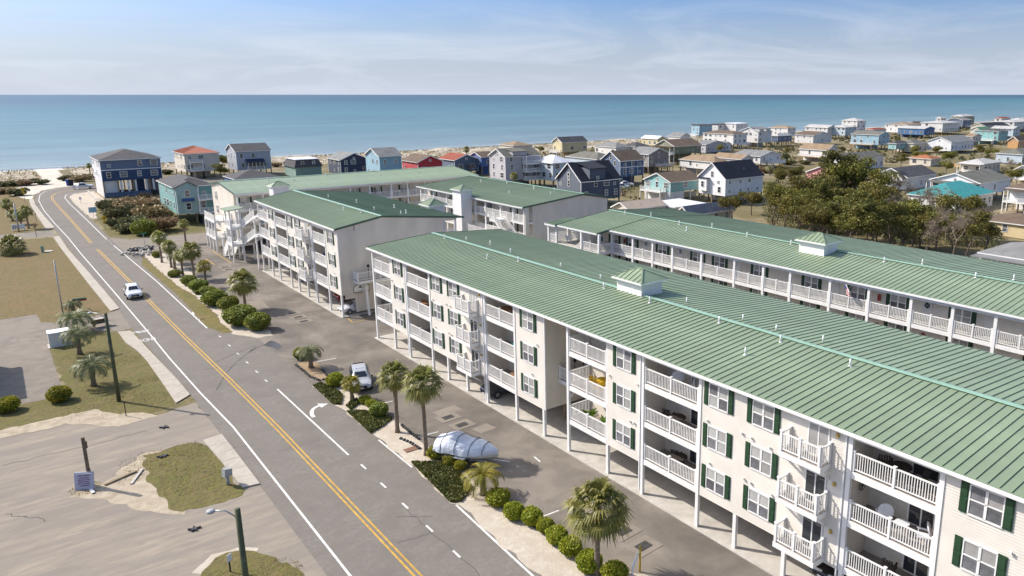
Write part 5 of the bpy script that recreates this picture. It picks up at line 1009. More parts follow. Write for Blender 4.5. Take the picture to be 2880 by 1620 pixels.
# ================================================================ PLANTS
def leafmat(name, col, col2, trans=0.3, objrand=0.12, scale=2.5, rough=0.6): return pm(name, col, rough, 0.0, scale, spec=0.3, col2=col2, objrand=objrand, trans=trans, lo=.3, hi=.7)
L_pine = leafmat('leaf_pine', (0.075, 0.095, 0.022), (0.23, 0.20, 0.05), .25, .16, .5)
L_oak = leafmat('leaf_oak', (0.085, 0.10, 0.022), (0.28, 0.235, 0.055), .25, .18, .5)
L_scrub = leafmat('leaf_scrub', (0.09, 0.10, 0.04), (0.22, 0.19, 0.08), .2, .2, .6)
L_dry = leafmat('leaf_dry', (0.22, 0.145, 0.075), (0.40, 0.29, 0.15), .2, .15, .6)
L_lime = leafmat('leaf_lime_shrub', (0.20, 0.24, 0.02), (0.42, 0.40, 0.035), .3, .12, 1.2)
L_shrub = leafmat('leaf_dark_shrub', (0.15, 0.20, 0.035), (0.36, 0.36, 0.07), .3, .14, 1.2)
L_gold = leafmat('leaf_golden_shrub', (0.09, 0.13, 0.02), (0.50, 0.40, 0.03), .3, .1, 1.4)
L_palm = leafmat('leaf_fan_palm', (0.13, 0.16, 0.035), (0.40, 0.36, 0.10), .3, .14, 1.0, .4)
L_pindo = leafmat('leaf_pindo_palm', (0.15, 0.18, 0.075), (0.32, 0.32, 0.15), .3, .14, 1.0, .45)
L_ypalm = leafmat('leaf_yellow_palm', (0.20, 0.21, 0.03), (0.42, 0.33, 0.05), .3, .08, 1.2, .45)
L_dead = leafmat('dead_frond', (0.20, 0.13, 0.06), (0.36, 0.26, 0.13), .2, .1, 2)
L_cover = leafmat('juniper_cover', (0.07, 0.085, 0.02), (0.18, 0.17, 0.045), .2, .1, 1.0)
L_grass = leafmat('dune_grass', (0.22, 0.18, 0.08), (0.36, 0.29, 0.14), .3, .15, .4)
M_bark = pm('bark', (0.20, 0.155, 0.115), 0.9, 0.3, 4, .02)
M_pbark = pm('palm_bark', (0.21, 0.165, 0.12), 0.95, 0.3, 6, .05, 14)
M_twig = pm('bare_twig', (0.24, 0.19, 0.145), 0.9, 0.25, 2)
def leaf(b, p, s, r, asp=1.0):
    a = Vector((r.gauss(0, 1), r.gauss(0, 1), r.gauss(0, 1))).normalized(); c = a.orthogonal().normalized(); e = a.cross(c); t = r.uniform(0, 6.28)
    u = (c*math.cos(t)+e*math.sin(t))*s*asp; v = (e*math.cos(t)-c*math.sin(t))*s; p = Vector(p)
    b.add([tuple(p-u-v*.3), tuple(p-v*.8), tuple(p+u), tuple(p+v*.8)], [(0, 1, 2, 3)])
def cloud(b, c, rx, ry, rz, n, s, r, inner=.55):
    for _ in range(n):
        d_ = Vector((r.gauss(0, 1), r.gauss(0, 1), r.gauss(0, 1))).normalized(); k = inner+(1-inner)*r.random()**.6
        leaf(b, (c[0]+d_.x*rx*k, c[1]+d_.y*ry*k, c[2]+d_.z*rz*k), s*r.uniform(.6, 1.35), r)
def grow(tr, p, d_, L, rad_, lev, r, tips, spread=.7, n=3):
    pts = [Vector(p)]; dd = Vector(d_).normalized()
    for k in range(4):
        dd = (dd+Vector((r.uniform(-.16, .16), r.uniform(-.16, .16), r.uniform(-.05, .12)))).normalized(); pts.append(pts[-1]+dd*L/4)
    tr.tube(pts, [rad_*(1-.11*k) for k in range(5)], 6 if lev > 1 else 4, False)
    if lev == 0: tips.append(pts[-1]); return
    for k in range(n):
        a = r.uniform(0, 6.28); e = Vector((math.cos(a), math.sin(a), 0)); q = pts[2+int(r.random()*2.99)] if k else pts[-1]
        nd = (dd*(1-spread)+e*spread+Vector((0, 0, .25))).normalized(); grow(tr, q, nd, L*r.uniform(.58, .78), rad_*.56, lev-1, r, tips, spread, n)
def tree_mesh(kind, seed, H=9.0, R=3.2):
    r = random.Random(seed); tr = MB(); tips = []; cr = MB()
    if kind == 'pine':
        top = Vector((r.uniform(-.5, .5), r.uniform(-.5, .5), H)); pts = [Vector((0, 0, 0)).lerp(top, k/7)+Vector((r.uniform(-.12, .12), r.uniform(-.12, .12), 0))*(k > 0) for k in range(8)]
        tr.tube(pts, [.17*(1-.1*k) for k in range(8)], 8)
        for k in range(16):
            z = H*(.42+.56*k/15); a = k*2.4+r.random(); L = R*(1.0-.5*abs(k/15-.35))*r.uniform(.6, 1.1); p = Vector((0, 0, 0)).lerp(top, z/H); q = p+Vector((math.cos(a)*L, math.sin(a)*L, L*.3))
            tr.tube([p, p.lerp(q, .5)+Vector((0, 0, -.1)), q], [.07, .05, .02], 4, False)
            for t in (.55, .8, 1.0): cloud(cr, p.lerp(q, t)+Vector((0, 0, .15)), 1.0, 1.0, .55, 95, .16, r)
    elif kind == 'oak':
        grow(tr, (0, 0, 0), (r.uniform(-.15, .15), r.uniform(-.15, .15), 1), H*.42, .22, 3, r, tips, .62, 3)
        for t in tips: cloud(cr, t, R*.42, R*.42, R*.30, 150, .17, r, .25)
    else:                                                     # bare crown of fine twigs
        grow(tr, (0, 0, 0), (r.uniform(-.2, .2), r.uniform(-.2, .2), 1), H*.42, .16, 3, r, tips, .6, 3)
        for t in tips:
            for _ in range(26):
                d_ = Vector((r.gauss(0, 1), r.gauss(0, 1), r.gauss(.5, .8))).normalized(); q = t+d_*r.uniform(.4, 1.4); m = t.lerp(q, .5)+Vector((r.uniform(-.12, .12), r.uniform(-.12, .12), 0))
                cr.tube([t, m, q], [.02, .014, .006], 3, False)
    return tr, cr
TREES = {}
for kind, n, lm in (('pine', 3, L_pine), ('oak', 4, L_oak), ('bare', 2, M_twig)):
    for k in range(n):
        tr, cr = tree_mesh(kind, 31*k+len(kind), 9.0, 3.2); TREES[(kind, k)] = (tr.mesh('trunk', M_twig if kind == 'bare' else M_bark, True), cr.mesh('crown', lm))
def tree(kind, k, x, y, h, label, name, group='trees of the small wood', rz=None, wide=1.0):
    o = thing(name, label, 'tree', (x, y, 0), RND.uniform(0, 6.28) if rz is None else rz, group, (h/9*wide, h/9*wide, h/9))
    put(TREES[(kind, k)][0], 'trunk', o); put(TREES[(kind, k)][1], 'crown', o); return o
# the small wood behind the right rear block: (crown top x, y, height, kind, variant, label)
WOOD = [
 ((127.94, 96.38), 7.4, 'oak', 0, 'leafy tree at the left tip of the wood above the roof edge'),
 ((137.05, 98.29), 8.2, 'oak', 1, 'broad olive tree second from the left tip of the wood'),
 ((125.78, 88.07), 7.0, 'oak', 2, 'low rounded tree just over the green roof at the wood left side'),
 ((142.81, 96.41), 9.0, 'oak', 3, 'tall olive tree in front of the salmon pink house'),
 ((130.56, 86.06), 8.4, 'pine', 1, 'pine left of the tall pale trunked pine'),
 ((149.42, 94.26), 11.5, 'pine', 0, 'tall pine with pale bare trunk in the middle of the wood'),
 ((150.27, 90.80), 11.0, 'oak', 0, 'highest spreading crown left of the teal roof'),
 ((147.88, 85.45), 9.8, 'oak', 1, 'full green crown just left of the teal roof'),
 ((131.42, 79.65), 8.2, 'oak', 2, 'dark tree under the highest crown of the wood'),
 ((140.16, 78.12), 8.4, 'oak', 3, 'dark green tree below the left corner of the teal roof'),
 ((151.56, 81.18), 8.2, 'bare', 0, 'bare brown tree in front of the left part of the teal roof'),
 ((150.60, 75.62), 8.6, 'bare', 1, 'bare grey brown tree in front of the middle of the teal roof'),
 ((142.93, 68.39), 8.0, 'bare', 0, 'leafless leaning tree below the teal roof eave'),
 ((128.81, 65.74), 7.4, 'oak', 1, 'dark evergreen under the bare trees'),
 ((141.13, 63.11), 8.0, 'oak', 2, 'brown green tree right of the leafless trees'),
 ((137.38, 58.65), 7.6, 'bare', 1, 'bare thicket tree next to the butter yellow house'),
 ((123.93, 67.36), 7.0, 'oak', 0, 'shaded tree at the roof line in the wood centre'),
 ((126.54, 60.13), 6.6, 'oak', 3, 'shaded tree at the roof line in the right of the wood'),
 ((131.87, 54.42), 6.4, 'oak', 1, 'yellowish tree beside the butter yellow house wall'),
 ((118.70, 68.91), 7.2, 'pine', 2, 'pine stem nearest the roof cupola'),
 ((117.58, 80.17), 6.6, 'oak', 3, 'short tree on the green roof line left of the cupola'),
 ((118.57, 74.94), 6.8, 'pine', 1, 'thin stemmed pine rising over the roof just left of the cupola'),
 ((127.29, 55.28), 5.6, 'oak', 2, 'bushy tree between the wood and the grey porch roof'),
 ((175.53, 130.14), 6.0, 'oak', 3, 'dark round tree standing alone left of the salmon pink house'),
 ((183.14, 129.85), 5.6, 'oak', 0, 'second dark round tree left of the salmon pink house'),
 ((268.08, 143.96), 5.0, 'oak', 1, 'green tree between the rusty roof and the white double gable house'),
 ((287.45, 146.22), 5.0, 'oak', 2, 'green tree left of the rusty orange roof'),
 ((289.21, 135.24), 5.2, 'oak', 0, 'bright green tree right of the rusty orange roof'),
 ((324.12, 158.41), 5.0, 'oak', 3, 'green tree behind the rusty orange roof'),
 ((339.23, 145.92), 5.0, 'oak', 1, 'green tree in front of the far right aqua stilt house'),
 ((327.51, 136.70), 4.8, 'oak', 2, 'second green tree in front of the far right aqua stilt house'),
 ((255.23, 120.72), 4.6, 'oak', 3, 'green tree left of the small cream cottage'),
 ((277.35, 109.33), 5.4, 'bare', 1, 'bare spreading tree above the long white stilt house'),
 ((236.96, 90.46), 5.0, 'oak', 0, 'dark tree at the right edge beside the long white stilt house'),
 ((298.70, 190.38), 4.4, 'oak', 2, 'dark tree beside the timber deck house'),
 ((274.69, 201.72), 4.0, 'oak', 1, 'scrubby tree left of the timber deck house'),
 ((273.44, 188.00), 3.6, 'oak', 3, 'scrubby tree under the timber deck house stair'),
 ((313.70, 162.90), 4.8, 'oak', 0, 'tree between the cream hip roofed house and the trees'),
 ((121.18, 102.42), 5.6, 'oak', 2, 'tree at the left end of the wood beside the blue grey roof'),
 ((134.91, 107.70), 5.4, 'oak', 3, 'tree in front of the bright white gabled house'),
 ((191.78, 143.09), 5.2, 'oak', 1, 'dark tree right of the bright white gabled house'),
 ((263.64, 254.15), 4.4, 'pine', 2, 'dark tree between the low grey roofs'),
 ((262.16, 228.82), 4.2, 'oak', 0, 'dark tree under the small grey gable'),
 ((59.97, 262.07), 5.0, 'oak', 1, 'dark tree between the orange roofed and the grey gabled house'),
 ((198.45, 280.87), 4.0, 'oak', 3, 'round dark tree beside the pale yellow stilt house'),
 ((66.69, 289.91), 5.4, 'oak', 0, 'dark tree right of the orange roofed house'),
 ((128.75, 224.02), 4.4, 'bare', 1, 'bare thicket in front of the slate blue house'),
]
for (p, h, kind, k, lab) in WOOD: h *= 1.18 if h > 5.5 else 1.1; tree(kind, k, p[0], p[1], h, lab, 'pine_tree' if kind == 'pine' else ('bare_tree' if kind == 'bare' else 'leafy_tree'), wide=1.0 if h > 6 else 1.25)
INNER = [(124.63, 90.76), (134.81, 92.25), (123.23, 79.75), (119.41, 73.52), (136.76, 80.94), (128.20, 72.39), (137.46, 74.80), (143.57, 75.20), (128.43, 63.96), (133.29, 65.06), (137.52, 63.67), (129.94, 58.63), (140.31, 82.28), (139.75, 89.38), (141.91, 93.68), (135.58, 95.81), (128.07, 95.32), (116.03, 70.14), (123.69, 64.67), (118.75, 67.48), (117.11, 76.79), (122.53, 59.42), (123.83, 55.99)]
ORD = 'first second third fourth fifth sixth seventh eighth ninth tenth eleventh twelfth thirteenth fourteenth fifteenth sixteenth'.split()
BARE_J = (6, 7, 9, 10, 11, 22, 21)
view_x = lambda q: (q[0]*rt.x+q[1]*rt.y)/(q[0]*fw.x+q[1]*fw.y)
for kind in ('oak', 'bare'):
    for n_, j in enumerate(sorted([j for j in range(len(INNER)) if (j in BARE_J) == (kind == 'bare')], key=lambda j: view_x(INNER[j]))):
        q = INNER[j]; lab = ORD[n_]+(' bare twiggy tree' if kind == 'bare' else ' leafy tree')+' from the left among those packed inside the wood'
        tree(kind, j % (2 if kind == 'bare' else 4), q[0], q[1], 7.0+1.6*((j*7) % 5)/5, lab, 'bare_tree' if kind == 'bare' else 'leafy_tree', 'inner trees of the small wood', wide=1.15)
# undergrowth of the wood: one tangled mass
r = random.Random(77); b = MB(); A0, A1, A2, A3 = (123.54, 94.13), (136.21, 54.13), (170.61, 68.56), (180.06, 137.96)
for _ in range(900):
    u, v = r.random(), r.random(); x = (A0[0]*(1-u)+A1[0]*u)*(1-v)+(A3[0]*(1-u)+A2[0]*u)*v; y = (A0[1]*(1-u)+A1[1]*u)*(1-v)+(A3[1]*(1-u)+A2[1]*u)*v
    if x < 80.5: continue
    s_ = r.uniform(.8, 1.7); cloud(b, (x, y, s_*.8), s_, s_, s_, 46, .16, r, .3)
stuff(tag(b.build('undergrowth', L_scrub), 'tangled dark undergrowth beneath the trees of the small wood', 'undergrowth'))

# ---- shrubs: a leaf-covered mound; several variants
def shrub_mesh(seed, lm, n=1500, lumps=5, s=.075):
    r = random.Random(seed); b = MB()
    if lumps > 5:                                             # wild bush: several ragged clumps, twigs between
        for _ in range(lumps+3):
            a = r.uniform(0, 6.28); k = r.uniform(.1, .62); q = r.uniform(.3, .48); cloud(b, (math.cos(a)*k, math.sin(a)*k, q*.9+r.uniform(0, .45)), q, q, q*.9, n//6, s, r, .35)
        for _ in range(60):
            a = r.uniform(0, 6.28); b.tube([(.2*math.cos(a), .2*math.sin(a), 0), (r.uniform(.3, .95)*math.cos(a), r.uniform(.3, .95)*math.sin(a), r.uniform(.6, 1.5))], [.012, .005], 3, False)
        return b.mesh('shrub', lm)
    b.ball((0, 0, .62), .62, 12, 8, .9); cloud(b, (0, 0, .72), .82, .82, .70, n, s, r, .86)
    for _ in range(lumps):
        a = r.uniform(0, 6.28); cloud(b, (math.cos(a)*.42, math.sin(a)*.42, .55+r.uniform(0, .45)), .5, .5, .45, n//9, s, r, .8)
    return b.mesh('shrub', lm)
SH = {'lime': [shrub_mesh(k, L_lime) for k in (1, 2, 3)], 'dark': [shrub_mesh(k, L_shrub) for k in (4, 5, 6)], 'gold': [shrub_mesh(k, L_gold) for k in (7, 8)], 'scrub': [shrub_mesh(k, L_scrub, 900, 7, .10) for k in (9, 10, 11)], 'dry': [shrub_mesh(k, L_dry, 1100, 8, .08) for k in (12, 13)]}
def shrub(kind, v, x, y, rr, hh, label, name='clipped_shrub', group=None):
    o = put(SH[kind][v % len(SH[kind])], name, None, (x, y, -.02), RND.uniform(0, 6.28), (rr/.80, rr/.80, hh/1.38)); return tag(o, label, 'shrub', group)
for (x, y, rr, hh), kind, lab in (
 ((23.71, 39.25, 0.81, 0.98), 'lime', 'double lime green shrub beside the arching yellow palm'),
 ((23.58, 37.04, 0.65, 1.11), 'lime', 'round lime green shrub second along the near sandy bed'),
 ((24.12, 35.77, 0.67, 1.10), 'lime', 'round lime green shrub third along the near sandy bed'),
 ((24.28, 34.51, 0.54, 0.93), 'lime', 'smaller lime green shrub fourth along the near sandy bed'),
 ((24.13, 33.10, 0.68, 1.01), 'lime', 'lime green shrub fifth along the near sandy bed left of the big palm'),
 ((24.10, 31.70, 0.69, 1.04), 'lime', 'widest lime green shrub just left of the big palm trunk'),
 ((23.93, 29.67, 0.75, 1.26), 'lime', 'ball shaped lime green shrub behind the big palm trunk'),
 ((24.49, 28.06, 0.74, 1.09), 'lime', 'dark lime shrub right of the big palm at the bottom edge'),
 ((23.61, 47.78, 0.68, 0.95), 'gold', 'golden green shrub at the stern of the covered boat'),
 ((23.94, 46.20, 0.56, 0.81), 'gold', 'golden green shrub second along the covered boat'),
 ((24.14, 45.06, 0.48, 0.68), 'gold', 'small golden green shrub third along the covered boat'),
 ((23.05, 67.05, 0.83, 1.23), 'lime', 'round bright green shrub left of the parked silver car'),
 ((23.56, 61.21, 0.52, 0.73), 'lime', 'small round shrub nearest the twin palms'),
 ((23.73, 60.29, 0.49, 0.61), 'lime', 'smaller yellow green shrub between two round shrubs'),
 ((23.43, 57.90, 0.79, 1.20), 'dark', 'largest round clipped shrub over the dark ground cover'),
 ((23.01, 76.58, 0.73, 1.26), 'dark', 'leafy bush at the foot of the island feather palm'),
 ((20.42, 125.66, 0.91, 1.05), 'dark', 'round dark shrub nearest the first palm group'),
 ((20.98, 118.67, 1.01, 1.41), 'dark', 'clipped green shrub second in the upper bed'),
 ((21.32, 114.41, 1.27, 1.55), 'dark', 'clipped green shrub third in the upper bed beside the small bright palm'),
 ((21.89, 111.49, 1.00, 1.05), 'dark', 'low flat clipped shrub below the small bright palm'),
 ((21.25, 104.61, 1.57, 1.97), 'dark', 'large clipped mound shrub in the upper bed'),
 ((22.05, 101.43, 1.28, 1.63), 'dark', 'feathery shrub right of the large clipped mound'),
 ((21.54, 93.44, 1.86, 2.29), 'dark', 'biggest clipped shrub at the end of the upper bed'),
 ((22.49, 89.91, 1.35, 2.06), 'dark', 'dark feathery shrub at the driveway corner of the upper bed'),
 ((-1.31, 79.55, 0.96, 1.25), 'gold', 'golden tipped shrub at the left edge beside the shaded pad'),
 ((2.45, 79.32, 0.94, 1.37), 'gold', 'golden tipped shrub at the corner of the pad'),
 ((20.90, 143.14, 0.68, 1.06), 'dark', 'small dark shrub beside the black stones'),
 ((20.69, 112.01, 0.41, 0.61), 'dark', 'tiny shrub between the road verge and the low flat shrub'),
): shrub(kind, RND.randrange(3), x, y, rr, hh, lab)
# scrub thicket on the empty lot by the bend
for j, ((x, y, rr, hh), kind, lab) in enumerate((
 ((22.75, 212.63, 2.41, 2.97), 'scrub', 'grey green scrub bush at the left end of the thicket'), ((22.31, 190.98, 3.28, 3.72), 'scrub', 'large olive scrub bush in the thicket centre'), ((23.13, 177.40, 3.08, 3.50), 'scrub', 'olive scrub bush in front of the thicket centre'),
 ((22.95, 168.20, 2.16, 3.04), 'dark', 'dark green round bush at the thicket front'), ((26.02, 210.86, 3.14, 3.35), 'dry', 'reddish bare brush behind the thicket left'), ((27.50, 201.34, 3.50, 3.96), 'dry', 'reddish bare brush behind the thicket middle'),
 ((27.60, 184.74, 3.25, 4.36), 'dry', 'brown bare brush beside the teal stilt house'), ((26.95, 171.25, 2.84, 3.46), 'dry', 'brown bare brush below the teal stilt house deck'), ((20.28, 173.35, 2.19, 2.47), 'scrub', 'low scrub bush at the thicket front left'), ((31.40, 207.57, 2.91, 3.00), 'dry', 'brown bare brush behind the teal house deck'), ((20.18, 181.68, 1.87, 2.25), 'scrub', 'low scrub bush nearest the yellow road sign'), ((32.82, 230.10, 1.60, 1.64), 'dry', 'pale dry bush below the navy stilt house'))):
    shrub(kind, j, x, y, rr, hh, lab, 'scrub_bush', 'scrub thicket on the empty lot')
DB = []
for j, ((x, y, rr, hh), lab) in enumerate((
 ((4.42, 265.46, 2.51, 2.14), 'dark dune shrub at the left edge below the beach path'), ((6.75, 257.34, 2.45, 2.30), 'dark dune shrub beside the bend warning sign'), ((5.78, 286.20, 3.31, 2.07), 'wide dune shrub left of the beach path'), ((9.87, 286.10, 2.73, 2.10), 'dune shrub nearest the beach path on its left'), ((13.81, 286.19, 2.46, 2.12), 'dune shrub on the beach path edge'),
 ((21.08, 294.36, 2.89, 2.22), 'dune shrub just right of the beach path'), ((23.64, 287.58, 2.85, 2.43), 'dune shrub left of the white pickup'), ((26.98, 294.27, 1.96, 2.00), 'dune shrub beside the navy stilt house'), ((50.02, 295.52, 2.43, 2.13), 'dune shrub left of the orange roofed house'), ((87.37, 299.14, 2.29, 2.05), 'brown dune shrub right of the grey gabled house'), ((93.96, 305.95, 2.36, 1.81), 'brown dune shrub above the far green roof'),
 ((255.25, 189.19, 3.69, 5.03), 'scrub bush beside the light grey roofed stilt house'), ((213.90, 164.64, 3.16, 2.71), 'scrub bush right of the bright white gabled house'), ((245.82, 179.21, 3.53, 2.71), 'dry dune shrub left of the salmon pink house'), ((253.27, 176.11, 2.77, 2.13), 'dry dune shrub under the timber deck'))):
    shrub('scrub' if j % 3 else 'dry', j, x, y, max(1.2, rr), max(1.2, hh), lab, 'dune_shrub', 'shrubs along the dunes')
# juniper ground cover and dune grass: uncountable
def cover(pts, n, lm, label, s=.09, h=.22, name='ground_cover'):
    r = random.Random(len(label)); b = MB(); X = [p[0] for p in pts]; Y = [p[1] for p in pts]
    def inside(x, y):
        c = False
        for (x0, y0), (x1, y1) in zip(pts, pts[1:]+pts[:1]):
            if (y0 > y) != (y1 > y) and x < (x1-x0)*(y-y0)/(y1-y0)+x0: c = not c
        return c
    b.prism(pts, 0.0, .07)
    k = 0
    while k < n:
        x, y = r.uniform(min(X), max(X)), r.uniform(min(Y), max(Y))
        if inside(x, y): leaf(b, (x, y, r.uniform(.06, h)), s*r.uniform(.6, 1.4), r); k += 1
    return stuff(tag(b.build(name, lm), label, 'ground cover'))
cover([(21.75, 48.23), (21.29, 41.37), (21.87, 41.05), (23.40, 42.08), (23.81, 44.48), (23.68, 46.33), (22.87, 47.30)], 6500, L_cover, 'dark juniper mat between the road and the covered boat')
cover([(21.36, 68.25), (21.22, 62.78), (21.69, 62.12), (22.68, 64.21), (22.68, 66.68), (22.16, 68.40)], 2600, L_cover, 'dark juniper mat left of the small yellow palm')
cover([(21.57, 60.42), (21.42, 54.97), (22.72, 55.59), (23.99, 56.44), (23.67, 57.74), (22.91, 59.31), (22.14, 60.08)], 3600, L_cover, 'dark juniper mat below the round clipped shrub')
cover([(21.95, 61.62), (21.96, 60.51), (23.16, 61.47), (23.31, 62.50), (22.63, 62.19)], 900, L_cover, 'small patch of juniper beside the sandy bed')
r = random.Random(5); b = MB()
for _ in range(5200):
    x = r.uniform(-60, 420); y = 300+42*r.random()
    if 14.5 < x < 23: continue
    z = .2+1.3*math.sin(math.pi*(y-300)/43)
    for k in range(3):
        a = r.uniform(0, 6.28); h = r.uniform(.05, .4); q = (x+r.uniform(-.4, .4), y+r.uniform(-.4, .4)); b.add([(q[0]-.14*math.cos(a), q[1]-.14*math.sin(a), z-.3), (q[0]+.14*math.cos(a), q[1]+.14*math.sin(a), z-.3), (q[0]+.3*math.sin(a), q[1]+.2, z+h)], [(0, 1, 2)])
stuff(tag(b.build('dune_grass', L_grass), 'dry tufts of dune grass along the beach', 'grass'))
r = random.Random(15); b = MB()
def clear(x, y):
    for h_ in HOUSES:
        if h_[0]-3 < x < h_[0]+h_[2]+2 and h_[1]-3 < y < h_[1]+h_[3]+2: return False
    return True
for _ in range(2600):
    x = 95+r.random()**1.3*520; y = r.uniform(60, 300)
    if y < 40+(x-95)*.0 or not clear(x, y) or math.sin(x*.045)+math.cos(y*.07+x*.02) < -.35: continue
    s_ = r.uniform(.5, 1.5); cloud(b, (x, y, s_*.5), s_*1.2, s_*1.2, s_*.8, 26, .2+.0006*x, r, .3)
stuff(tag(b.build('coastal_scrub', L_scrub), 'patchy low coastal scrub between the houses', 'scrub'))
r = random.Random(6); b = MB()
for (cx_, cy_, rr, n) in ((9.2, 61.6, 1.2, 260), (7.6, 76.5, 1.6, 420), (8.8, 74.6, 1.6, 420), (5.2, 77.5, 2.2, 360), (6.4, 61.4, 1.8, 300), (5.4, 59.5, 1.5, 120), (2.4, 59.4, 1.0, 160), (4.6, 74.6, 2.2, 260), (9.6, 80, 1.0, 260), (8.8, 88, 1.5, 320), (8.4, 56, 2.2, 700), (8.9, 59.5, 1.9, 500), (9.4, 41, 1.8, 420), (7.0, 41.5, 1.8, 420), (6, 92, 2.4, 400)):
    for _ in range(n):
        a = r.uniform(0, 6.28); k = rr*math.sqrt(r.random()); x, y = cx_+k*math.cos(a), cy_+k*math.sin(a); t = r.uniform(0, 6.28); h = r.uniform(.03, .10); w_ = .04
        b.add([(x-w_*math.cos(t), y-w_*math.sin(t), 0), (x+w_*math.cos(t), y+w_*math.sin(t), 0), (x+.12*math.sin(t), y+.12*math.cos(t), h)], [(0, 1, 2)])
stuff(tag(b.build('weeds', leafmat('weed_leaf', (.20, .19, .06), (.42, .32, .15), .4, 0, 1)), 'straggly weeds on the rough grass islands', 'grass'))

# ---- palms
def fan_crown(seed, n=44, dead=6, R=1.0, lm=None):
    r = random.Random(seed); b = MB()
    for i in range(n+dead):
        isd = i >= n; az = i*2.39996+r.uniform(-.2, .2); el = (1.25-2.0*(i/n)**1.1) if not isd else r.uniform(-1.35, -1.0)
        b.k = 1 if isd else 0
        d_ = Vector((math.cos(az)*math.cos(el), math.sin(az)*math.cos(el), math.sin(el))); L = r.uniform(.40, .55)*R*(.75 if isd else 1); q = d_*L+Vector((0, 0, -.06*R))
        s0 = d_.cross(Vector((0, 0, 1))); s0 = s0.normalized() if s0.length > .1 else Vector((1, 0, 0)); nn = s0.cross(d_)
        b.add([tuple(-s0*.02*R), tuple(s0*.02*R), tuple(q+s0*.02*R), tuple(q-s0*.02*R)], [(0, 1, 2, 3)])
        ns = 13
        for k in range(ns):
            a = (k/(ns-1)-.5)*2.5; ll = R*(.60-.17*abs(a)/1.25)*r.uniform(.85, 1.12)*(.7 if isd else 1)
            e = (d_*math.cos(a)+s0*math.sin(a)).normalized(); w_ = .034*R; sd_ = e.cross(nn).normalized()*w_; m = q+e*ll*.6+nn*.05*R; t = q+e*ll+Vector((0, 0, -.20*R*(.6+r.random()*.7)))
            b.add([tuple(q-sd_*.4), tuple(q+sd_*.4), tuple(m+sd_), tuple(m-sd_)], [(0, 1, 2, 3)]); b.add([tuple(m-sd_), tuple(m+sd_), tuple(t)], [(0, 1, 2)])
    return b.mesh('crown', [lm or L_palm, L_dead])
def feather_crown(seed, n=24, R=1.0, lm=None, upright=1.0):
    r = random.Random(seed); b = MB()
    for i in range(n):
        az = i*2.39996; el = (1.3-1.0*(i/n))*upright; L = R*r.uniform(.9, 1.15); pts = [Vector((0, 0, 0))]; e = el
        for k in range(7): d_ = Vector((math.cos(az)*math.cos(e), math.sin(az)*math.cos(e), math.sin(e))); pts.append(pts[-1]+d_*L/6); e -= .30+.10*r.random()
        b.tube(pts, [.02*R]*8, 3, False)
        for k in range(1, 22):
            t = k/22*7; j = int(t); p = pts[j].lerp(pts[min(j+1, 7)], t-j); d_ = (pts[min(j+1, 7)]-pts[j]).normalized(); s0 = Vector((-math.sin(az), math.cos(az), 0)); ll = R*.30*(1-.55*abs(k/22-.4))
            for sg in (-1, 1):
                q = p+(s0*sg*.8+d_*.55+Vector((0, 0, .18))).normalized()*ll+Vector((0, 0, -.05*R)); w_ = d_*.022*R
                b.add([tuple(p-w_), tuple(p+w_), tuple(q+w_*.2), tuple(q-w_*.2)], [(0, 1, 2, 3)])
    return b.mesh('crown', lm or L_pindo)
FANS = [fan_crown(k) for k in (1, 2, 3)]; FANY = fan_crown(9, 36, 0, 1.0, L_ypalm); FEA = [feather_crown(k) for k in (1, 2)]; FEAY = feather_crown(5, 20, 1.0, L_ypalm)
def ptrunk(h, r0, seed, boots=True):
    r = random.Random(seed); b = MB(); lx, ly = r.uniform(-.12, .12), r.uniform(-.12, .12); n = max(4, int(h/.35)); pts = [(lx*(k/n)**2, ly*(k/n)**2, h*k/n) for k in range(n+1)]
    b.tube(pts, [r0*(1.35 if k == 0 else (1.0+.06*(k % 2)-.12*k/n)) for k in range(n+1)], 9)
    if boots:
        for k in range(26):
            a = k*2.4; z = h-.05-.028*k*min(1, h/2); x, y = lx+math.cos(a)*r0, ly+math.sin(a)*r0; b.add([(x-.05*math.sin(a), y+.05*math.cos(a), z-.14), (x+.05*math.sin(a), y-.05*math.cos(a), z-.14), (x+math.cos(a)*.15, y+math.sin(a)*.15, z+.10)], [(0, 1, 2)])
    return b.mesh('trunk', M_pbark, True)
def palm(kind, x, y, h, R, label, v=0, group=None, name=None):
    o = thing(name or ('feather_palm' if kind[:3] == 'fea' else 'fan_palm'), label, 'palm', (x, y, 0), RND.uniform(0, 6.28), group)
    me = {'fan': FANS[v % 3], 'fany': FANY, 'fea': FEA[v % 2], 'feay': FEAY}[kind]
    put(ptrunk(max(h, .35), .17 if kind[:3] == 'fan' else .22, int(x*7+y)), 'trunk', o); put(me, 'crown', o, (0, 0, max(h, .35)), 0, R); return o
